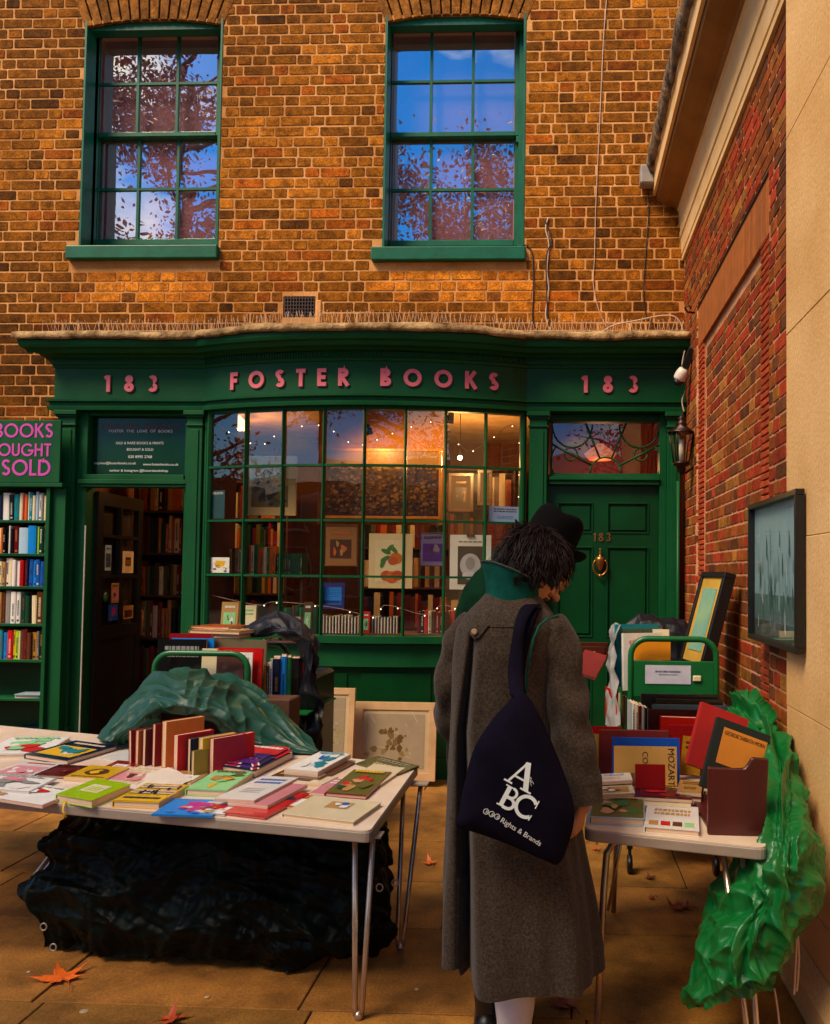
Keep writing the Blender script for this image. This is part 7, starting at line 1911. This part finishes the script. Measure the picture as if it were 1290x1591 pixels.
for i in range(121):
    py = 918 + (1553 - 918) * i / 120; r_ = coat_ring(py)
    zb_ = W(790, py, Y0 - (pint(py)[4] * min(1, max(0, (py - 960) / 200)))).z; low = max(0, (py - 1200) / 350)
    for v in r_:
        v.z = zb_ + (.028 * low if v.x < A(721, 1500).x else 0) - .004 * low * math.sin(v.x * 25)
    rings.append(r_)
coat = MB().loft(rings, 0, None, True, False)
inn = [[Vector(((v.x - A(805, 1500).x) * .96 + A(805, 1500).x, (v.y - Y0) * .94 + Y0, v.z)) for v in rings[i]] for i in (120, 105, 90)]
coat.loft([rings[120], inn[0], inn[1], inn[2]], 0, None, True, False)
coat = coat.build('coat', M_WOOL, pa)
def sleeve(pts, name, seed, rimm=True):
    P = [A(a, b, y) for a, b, y, r in pts]; rr = [r for *_, r in pts]; K = 60; Q = spline(P, K); rads = spline([Vector((r, 0, 0)) for r in rr], K); N_ = 40; rings = []; prev = None
    for i, q in enumerate(Q):
        t = (Q[min(i + 1, K)] - Q[max(i - 1, 0)]).normalized(); u = Vector((0, -1, 0)) if prev is None else prev; u = (u - t * u.dot(t)).normalized(); prev = u; b = t.cross(u); ring = []
        for k in range(N_):
            a = 2 * math.pi * k / N_; v = u * math.cos(a) + b * math.sin(a)
            wr = .006 * math.sin(i * .55 + 3 * noise.noise(Vector((math.cos(a), math.sin(a), seed)))) * math.sin(math.pi * min(1, i / K * 1.1)) + .010 * noise.noise(Vector((math.cos(a) * 1.5, math.sin(a) * 1.5, i * .07 + seed)))
            ring.append(q + v * (rads[i].x + wr))
        rings.append(ring)
    mb = MB(); mb.loft(rings, 0, None, True, False)
    c = sum(rings[-1], Vector()) / N_
    mb.loft([rings[-1], [v.lerp(c, .12) for v in rings[-1]], [v.lerp(c, .12) + Vector((0, 0, .06)) for v in rings[-1]]], 0, None, True, False)
    c0 = sum(rings[0], Vector()) / N_; mb.loft([[v.lerp(c0, .95) for v in rings[0]], [v.lerp(c0, .4) - (Q[1] - Q[0]) * .5 for v in rings[0]], rings[0]], 0, None, True, False)
    return mb.build(name, M_WOOL, pa), rings
sr, srr = sleeve([(846, 975, 2.60, .066), (862, 1000, 2.585, .070), (880, 1080, 2.56, .068), (890, 1150, 2.54, .066), (900, 1215, 2.52, .064), (904, 1250, 2.51, .060)], 'sleeve', 2)
sl_, slr = sleeve([(738, 962, 2.62, .040), (724, 985, 2.62, .054), (711, 1020, 2.62, .058), (702, 1080, 2.64, .062), (706, 1120, 2.70, .062), (724, 1140, 2.80, .058), (742, 1145, 2.90, .052)], 'sleeve', 5)
# yoke seam, teal piping, strap tab with button
def back_y(px, py, off=.004):
    """point on the back of the coat"""
    _, xl, xr, yc, hd = pint(py); a = A(xl, py).x; b = A(xr, py).x; cx = (a + b) / 2; rx = (b - a) / 2; x = A(px, py, Y0 - hd).x; u = max(-.999, min(.999, (x - cx) / rx)); y = Y0 + yc - hd * (1 - abs(u) ** 2.25) ** (1 / 2.25)
    return Vector((x, y - off, Z(py)))
MB().tube([back_y(718 + 13 * k, 966 + 2.0 * math.sin(k * .5) + .5 * k, .002) for k in range(10)], .0022, 5).build('yoke_seam', M_WOOL, pa)
MB().tube([A(868, 958, 2.52), A(852, 961, 2.49), A(838, 972, 2.465), A(829, 993, 2.452), A(823, 1020, 2.448), A(819, 1050, 2.446), A(817, 1085, 2.446)], .0035, 6).build('teal_piping', M_TEAL, pa)
tb = [back_y(729, 966, .010), back_y(742, 966, .012), back_y(762, 966, .010), back_y(745, 985, .012), back_y(737, 988, .013), back_y(730, 982, .012)]
MB().prism(tb, (0, .006, 0)).build('back_tab', M_WOOL, pa, bevel=.001)
bt_ = back_y(738, 977, .018); MB().lathe([(.0, 0), (.0085, .0), (.0095, .003), (.006, .004), (.0, .003)], 16, Matrix.Translation(bt_) @ Matrix.Rotation(R(90), 4, 'X')).build('button', mat('horn_button', (.35, .22, .12), rough=.3), pa)
# standing collar
cr = []
def ell(cx, cy, cz, rx, ry, tiltx, tilty): return [Vector((cx + rx * math.cos(a), cy + ry * math.sin(a), cz + tiltx * math.cos(a) + tilty * math.sin(a))) for a in [2 * math.pi * k / 48 for k in range(48)]]
cb0 = A(796, 936); ct0 = A(794, 912)
ringsC = [ell(cb0.x, Y0 - .0, cb0.z - .012, .088, .088, -.02, .0), ell(cb0.x - .000, Y0 - .005, cb0.z + .018, .082, .082, -.022, -.01), ell(ct0.x + .002, Y0 - .012, ct0.z + .018, .090, .088, -.030, -.02), ell(ct0.x + .004, Y0 - .016, ct0.z + .036, .098, .094, -.040, -.022), ell(ct0.x + .004, Y0 - .016, ct0.z + .040, .095, .091, -.040, -.022), ell(ct0.x + .002, Y0 - .008, ct0.z + .015, .083, .080, -.030, -.018)]
for rg in ringsC:
    for i, v in enumerate(rg): v += Vector((0, 0, 0)) + Vector((1, 1, .6)) * .004 * noise.noise(v * 22)
MB().loft(ringsC, 0, None, True, False).build('collar', M_TEAL, pa)
MB().tube(ringsC[3] + [ringsC[3][0]], .0028, 5, cap=False).build('collar_edge', M_WOOL, pa)
# socks, trousers and shoes
M_SOCK = mat('white_cotton', (.72, .66, .66), rough=.9, var=.05, vscale=30, bump=.3, bscale=200)
for (fx, fy, m_, nm) in ((A(800, 1560).x, Y0 - .01, M_SOCK, 'sock'), (A(755, 1560).x, Y0 + .10, M_BLACK, 'sock')):
    rr_ = []
    for i in range(22):
        z = .03 + .27 * i / 21; ra = .062 if nm == 'sock' and m_ is M_SOCK else .05
        ra *= 1 - .14 * math.exp(-((z - .07) / .05) ** 2); rr_.append([Vector((fx + ra * (1 + .05 * noise.noise(Vector((math.cos(a) * 2, math.sin(a) * 2, z * 14)))) * math.cos(a), fy + ra * 1.1 * math.sin(a), z)) for a in [2 * math.pi * k / 28 for k in range(28)]])
    MB().loft(rr_, 0, None, True, False).build(nm, m_, pa)
    s = MB()
    limb(s, [(fx, fy - .03, .04, .045), (fx + .01, fy + .08, .04, .047), (fx + .015, fy + .17, .035, .04)]); s = remeshed(s, 'shoe', M_BLACK, .007, pa, 3)

# ---------------- tote bag
M_TOTE = mat('navy_canvas', (.0035, .0025, .008), rough=.9, spec=.08, col2=(.006, .004, .012), vscale=10, bump=.4, bscale=300, bdist=.002)
tote = empty('tote_bag', (0, 0, 0), 'dark navy canvas tote bag with white letters, hanging on the grey coat', 'bag')
YT = 2.335
B_ = [(800, 1076), (812, 1074), (830, 1095), (852, 1140), (880, 1210), (893, 1262), (884, 1310), (868, 1342), (845, 1336), (790, 1312), (740, 1294), (709, 1284), (714, 1258), (722, 1215), (738, 1160), (765, 1118), (788, 1092)]
outl = [W(a, b, YT) for a, b in B_]; cen = W(808, 1225, YT)
outl = spline(outl + [outl[0]], 96)[:-1]
def tote_y(x, z):
    q = Vector((x, 0, z)); return YT - .030 + .45 * max(0, (x - cen.x)) ** 2 + .007 * noise.noise(Vector((x * 7, 3, z * 5))) + .010 * math.sin(x * 22 + z * 14) * .5
rg = []
for side in (1, -1):
    ks = [1, .985, .93, .8, .6, .4, .2, .02] if side == 1 else [.02, .3, .6, .85, .96]
    for kq in (ks if side == 1 else ks):
        f = 1 - kq ** 6; row = []
        for p in outl:
            q = cen.lerp(p, kq); yf = tote_y(q.x, q.z)
            row.append(Vector((q.x, (YT + (yf - YT) * f) if side == 1 else YT + .03 * f, q.z)))
        rg.append(row)
rg = rg[:8][::-1] + rg[8:][::-1][0:0] 
back = []
for kq in (.96, .8, .5, .02):
    back.append([Vector((cen.lerp(p, kq).x, YT + .026 * (1 - kq ** 6), cen.lerp(p, kq).z)) for p in outl])
MB().loft(rg + back, 0, None, True, True).build('bag_body', M_TOTE, tote)
for off, wd in ((0, .019),):
    sp_ = spline([A(834, 938, 2.60), A(828, 938, 2.54), A(816, 950, 2.49), A(807, 975, 2.44), A(803, 1010, 2.42), A(801, 1045, 2.39), W(804, 1082, YT - .0)], 30)
    st = MB(); rows_ = []
    for i, p in enumerate(sp_):
        w_ = wd * (1 + .15 * math.sin(i * .3)); rows_.append([p + Vector((-w_, .0, 0)), p + Vector((-w_ * .9, -.005, 0)), p + Vector((w_ * .9, -.007, -.002)), p + Vector((w_, -.0, -.004)), p + Vector((0, .003, 0))])
    st.loft(rows_, 0, None, True); st.build('strap', M_TOTE, tote)
sp_ = spline([A(838, 944, 2.60), A(834, 946, 2.53), A(822, 975, 2.47), A(812, 1020, 2.44), A(808, 1060, 2.40), W(812, 1085, YT + .02)], 24)
MB().loft([[p + Vector((-.014, 0, 0)), p + Vector((0, -.006, 0)), p + Vector((.014, 0, 0)), p + Vector((0, .003, 0))] for p in sp_], 0, None, True).build('strap', M_TOTE, tote)
# print: slanted serif letters
def tote_place(ox, oy, ang):
    o = W(ox, oy, YT - .02); ca, sa = math.cos(R(ang)), math.sin(R(ang))
    def pl(u, v, d):
        x = o.x + u * ca - v * sa; z = o.z + u * sa + v * ca
        return Vector((x, tote_y(x, z) - .002 - d, z))
    return pl
def strokes_on(mb, strokes, h, pl):
    k = 0
    for pts, w in strokes:
        Lf, Rt, closed = ribbon(pts, w); n = len(Lf); k += 1; vs = []
        for q in range(n):
            for side, dd in ((Lf, .0012 + k * .0002), (Rt, .0012 + k * .0002)): vs.append(pl(side[q].x * h, side[q].y * h, dd))
        fs = [(2 * i, 2 * i + 1, 2 * ((i + 1) % n) + 1, 2 * ((i + 1) % n)) for i in range(n if closed else n - 1)]
        mb.add(vs, fs, 0, (.80, .86, .82))
def subd(a, b, n=4): return [(a[0] + (b[0] - a[0]) * i / n, a[1] + (b[1] - a[1]) * i / n) for i in range(n + 1)]
GA = [(subd((.14, .03), (.50, 1.0)), .085), (subd((.50, 1.0), (.88, .03)), .20), (subd((.26, .34), (.72, .34)), .075), (subd((-.02, .03), (.32, .03)), .07), (subd((.66, .03), (1.1, .03)), .07)]
GB = [(subd((.22, .0), (.22, 1.0)), .20), (subd((.02, .97), (.45, .97)), .06), (subd((.02, .03), (.5, .03)), .06), ([(.4, .97)] + arc(.42, .75, .22, .22, 80, -90, 10) + [(.3, .53)], .12), ([(.3, .5)] + arc(.46, .27, .27, .24, 85, -90, 12) + [(.3, .03)], .14)]
GC = [(arc(.5, .5, .42, .44, 40, 180, 12), .15), (arc(.5, .5, .42, .44, 180, 318, 12), .15), (subd((.86, .62), (.86, .98)), .05), (subd((.84, .04), (.86, .30)), .05)]
for nm_, G_, ox, oy, hp in (('letter', GA, 784, 1210, .074), ('letter', GB, 771, 1247, .062), ('letter', GC, 793, 1259, .066)):
    mb = MB(); strokes_on(mb, G_, hp, tote_place(ox, oy, -27)); mb.build(nm_, M_PRINT, tote)
def tote_type(body, ox, oy, ang, size, sp=1.0, bold=.0003):
    me = type_mesh(body, size, 0, 'LEFT', sp); pl = tote_place(ox, oy, ang)
    for v in me.vertices: v.co = pl(v.co.x, v.co.y, .0016)
    me.materials.clear(); me.materials.append(M_WHITE); o = bpy.data.objects.new('small_print', me); C.objects.link(o); o.parent = tote
tote_type('Rights & Brands', 777, 1275, -30, .0205, .98)
tote_type('INC.', 821, 1206, -68, .013)
for i, ch in enumerate('R&B'):
    mb = MB(); pl = tote_place(756 + i * 8.5, 1259.5 + i * 4.0, -28)
    mb2 = []; strokes_on(mb, [([(.5 + .5 * math.cos(R(a)) - .5, .5 * math.sin(R(a))) for a in range(0, 360, 20)] + ['c'], .1)], .0145, pl); mb.build('ring_print', M_PRINT, tote)
    tote_type(ch, 754.3 + i * 8.5, 1261.5 + i * 4.0, -28, .012)

# ---------------- person in green with the black hat
pb_ = empty('person', (0, 0, 0), 'person in dark green coat and black brimmed hat behind the grey coat', 'person')
M_GWOOL = mat('dark_green_wool', (.0015, .016, .006), rough=.95, spec=.08, col2=(.003, .028, .011), vscale=14, bump=.5, bscale=300, bdist=.002, fine=.3)
YH = 3.2
def Bp(px, py, Y=YH): return W(px, py, Y)
hb = Bp(850, 880, 3.18); mb = MB(); HB = head(mb, hb, Vector((.80, .42, -.42)), Vector((.3, .15, .95)), 1.0)
nk = Bp(805, 925, 3.2); 
limb(mb, [(nk.x - .05, 3.2, nk.z - .08, .09), (nk.x, 3.2, nk.z, .06), (hb.x - .02, hb.y, hb.z - .04, .056)])
ch_ = Bp(775, 1000, 3.22); pv = Vector((Bp(775, 1150, 3.25).x, 3.25, .88))
limb(mb, [(*pv, .14), (ch_.x - .02, 3.23, (ch_.z + pv.z) / 2, .13), (*ch_, .14), (nk.x - .03, 3.2, nk.z - .06, .09)], 16)
ers, eew, ewr = Bp(820, 960, 3.18), Bp(852, 1080, 3.16), Bp(884, 1050, 3.14)
limb(mb, [(ch_.x, 3.2, ch_.z + .06, .08), (*ers, .055), (*eew, .042), (*ewr, .027)])
els, elw, elr = Bp(735, 965, 3.25), Bp(745, 1085, 3.3), Bp(840, 1070, 3.4)
limb(mb, [(ch_.x, 3.2, ch_.z + .06, .08), (*els, .055), (*elw, .042), (*elr, .027)])
hand(mb, ewr, Vector((1, -.05, .35)), Vector((.1, .6, .6)), Vector((0, -.3, 1)), 30, .95)
hand(mb, elr, Vector((1, 0, .4)), Vector((0, -.3, 1)), Vector((0, -1, 0)), 30, .95)
for sx in (-.10, .10):
    hp = pv + Vector((sx, 0, -.02)); kn = Vector((hp.x, 3.22, .46)); an = Vector((hp.x, 3.24, .09))
    limb(mb, [(*hp, .09), (*kn, .058), (kn.x, 3.25, .27, .054), (*an, .038)]); limb(mb, [(an.x, 3.22, .045, .036), (an.x + .02, 3.32, .035, .036), (an.x + .03, 3.40, .028, .03)])
remeshed(mb, 'body', M_SKIN, .0065, pb_, 2)
for q in (-1, 1): MB().ball(HB @ Vector((q * .03, .08, .012)), .0125, 12).build('eye', mat('eye_white', (.6, .55, .5), rough=.2), pb_)
hair_on(HB, 'hair', pb_, 14, 500, (.03, .06), droop=.6)
rings = []; PB = [(862, 778, 812, .06), (872, 757, 835, .09), (890, 737, 848, .12), (915, 720, 856, .15), (945, 709, 860, .165), (990, 703, 862, .17), (1060, 702, 862, .17), (1150, 700, 868, .18), (1260, 695, 872, .19)]
for i in range(61):
    u = (len(PB) - 1) * i / 60; k = min(int(u), len(PB) - 2); t = u - k; q = [PB[k][j] * (1 - t) + PB[k + 1][j] * t for j in range(4)]
    a, b = Bp(q[1], q[0]), Bp(q[2], q[0]); cx = (a.x + b.x) / 2; rx = (b.x - a.x) / 2
    rings.append([Vector((cx + rx * math.cos(an) * (1 + .03 * noise.noise(Vector((math.cos(an) * 3, math.sin(an) * 3, i * .12)))), YH + .02 + q[3] * math.sin(an) * (1 + .04 * noise.noise(Vector((math.cos(an) * 3, math.sin(an) * 3, i * .1 + 5)))), (a.z + b.z) / 2)) for an in [2 * math.pi * k2 / 60 for k2 in range(60)]])
MB().loft(rings, 0, None, True, True).build('coat', M_GWOOL, pb_)
for (pts) in ([(*ers, .072), (*eew, .066), (*Bp(884, 1055, 3.15), .05)], [(*els, .072), (*elw, .066), (*Bp(825, 1072, 3.38), .05)]):
    m = MB(); limb(m, pts, 20); m.build('sleeve', M_GWOOL, pb_)
for sx in (-.10, .10):
    m = MB(); limb(m, [(pv.x + sx, 3.25, .80, .105), (pv.x + sx, 3.22, .46, .075), (pv.x + sx, 3.25, .10, .06)], 18); m.build('trouser_leg', M_BLACK, pb_)
    m = MB(); limb(m, [(pv.x + sx, 3.21, .045, .045), (pv.x + sx + .02, 3.32, .04, .046), (pv.x + sx + .03, 3.41, .034, .04)]); m.build('shoe', M_BLACK, pb_)
m = MB(); limb(m, [(nk.x - .03, 3.19, nk.z - .03, .085), (nk.x - .005, 3.19, nk.z + .015, .066)], 20); m.build('collar', M_GWOOL, pb_)
# hat
M_FELT = mat('black_felt', (.003, .0025, .003), rough=.95, spec=.08, var=.2, vscale=20, bump=.3, bscale=300, bdist=.002)
hp_ = Bp(853, 842, 3.14)
hat = MB(); Mh = Matrix.Translation(hp_) @ Euler((R(-6), R(28), 0)).to_matrix().to_4x4() @ Matrix.Scale(1.06, 4)
N_ = 48
def hring(r, z, wob=0, sx=1.0, dent=0): return [Mh @ Vector((r * sx * math.cos(a), r * 1.12 * math.sin(a), z + wob * math.cos(2 * a + .4) - dent * math.exp(-(math.cos(a) / .45) ** 2))) for a in [2 * math.pi * k / N_ for k in range(N_)]]
hat.loft([hring(.088, -.016), hring(.138, -.012, .012), hring(.145, -.006, .020), hring(.143, -.002, .020), hring(.136, -.006, .012), hring(.098, -.004), hring(.0955, .03), hring(.093, .07), hring(.089, .10, 0, .98, .006), hring(.078, .118, 0, .95, .014), hring(.05, .116, 0, .9, .024), hring(.01, .104, 0, .9, .022)], 0, None, True, True)
ho = hat.build('hat', M_FELT, pb_)
MB().loft([hring(.0985, -.001), hring(.0992, .002), hring(.0975, .026), hring(.0962, .028)], 0, None, True, False).build('hat_band', M_FELT, ho)
# the red book in the hand
bk = flat_book(Bp(917, 1040, 3.06).x, 3.06, Bp(917, 1036, 3.06).z, .085, .12, .018, R(-20), H('#7a1410'), 'small dark red book held open by the person in green', None, tilt=(R(38), R(12)), gl=False)

# ================================================================== ACROSS THE STREET (seen mirrored in the panes)
M_BARK = mat('plane_bark', (.10, .055, .03), rough=.9, col2=(.20, .13, .08), vscale=3)
M_FOL = mat('plane_foliage', (.05, .030, .006), rough=.6, attr=True, var=.3, vscale=3)
def street_tree(x, y, h, cr, cz0, seed, label, nleaf):
    r = random.Random(seed); e = empty('plane_tree', (x, y, 0), label, 'tree')
    t = MB(); t.tube([(0, 0, -.1), (.1, .05, h * .3), (-.05, .1, h * .55), (.05, 0, h * .9)], [.28, .2, .14, .03], 10)
    tips = []
    for i in range(26):
        z = h * r.uniform(.3, .85); a = r.uniform(0, 6.28); l = cr * r.uniform(.5, 1.0) * (1.15 - (z / h - .5) ** 2)
        p = [Vector((0, 0, z)), Vector((math.cos(a) * l * .45, math.sin(a) * l * .45, z + l * .22)), Vector((math.cos(a + .2) * l, math.sin(a + .2) * l, z + l * r.uniform(.2, .7)))]
        t.tube(p, [.06, .035, .012], 6)
        for k in range(5):
            b = p[1].lerp(p[2], r.random()); d = Vector((r.gauss(0, 1), r.gauss(0, 1), r.gauss(.1, .6))).normalized() * r.uniform(.4, 1.1); t.tube([b, b + d * .6, b + d], [.014, .008, .004], 4); tips += [b + d, b + d * .6]
        tips += [p[2], p[1].lerp(p[2], .6)]
    t.build('trunk', M_BARK, e)
    f = MB()
    for i in range(nleaf):
        c = r.choice(tips) + Vector((r.gauss(0, .30), r.gauss(0, .30), r.gauss(0, .30)))
        s = r.uniform(.035, .075); n = Vector((r.gauss(0, 1), r.gauss(0, 1), r.gauss(0, 1))).normalized(); u = n.orthogonal().normalized(); v = n.cross(u); a = r.uniform(0, 6.28); u, v = u * math.cos(a) + v * math.sin(a), v * math.cos(a) - u * math.sin(a)
        f.add([c - u * s, c - v * s * .5, c + u * s, c + v * s * .6], [(0, 1, 2, 3)], 0, r.choice([(.42, .16, .10), (.34, .13, .08), (.30, .11, .05), (.20, .10, .04)]))
    f.build('crown', M_FOL, e)
street_tree(-9.0, -6.0, 15.5, 4.6, 4, 1, 'tall plane tree in autumn leaf across the street, mirrored in the left window', 52000)
street_tree(-2.4, -7.5, 12.2, 3.6, 3, 2, 'plane tree across the street mirrored low in the right window', 38000)
street_tree(3.6, -9.0, 8.0, 3.2, 3, 3, 'smaller plane tree across the street on the right', 7000)
street_tree(-15.5, -1.5, 9.5, 4.2, 2, 4, 'broad plane tree far along the street on the left', 12000)
MB().box(-40, -22, -13.5, 6, -.1, 4.6).build('far_house', mat('far_brick', (.10, .045, .02), rough=.9, vscale=2), None, 'plain dark brick house closing the street far on the left', 'building')
terr = empty('terrace_houses', (0, 0, 0), 'dark brick terrace on the far side of the street, mirrored in the shop window', 'building')
bm_ = mat('far_brick', (.10, .045, .02), rough=.9, vscale=2)
MB().box(-26, 16, -20, -14, -.1, 4.4).build('wall', bm_, terr)
MB().prism([Vector((-26.3, -13.8, 4.401)), Vector((-26.3, -20.2, 4.401)), Vector((-26.3, -17, 5.6))], (42.6, 0, 0)).build('roof', mat('slate', (.03, .03, .035), rough=.7), terr)
for i in range(17):
    for z in (.9, 2.75):
        x = -25 + i * 2.4; f = MB().box(x, x + 1.0, -13.99, -13.94, z, z + 1.3).build('window', mat('far_frame', (.4, .35, .3)), terr)
        MB().box(x + .06, x + .94, -13.938, -13.93, z + .06, z + 1.24).build('pane', mat('far_pane', (.01, .012, .015), rough=.1), f)
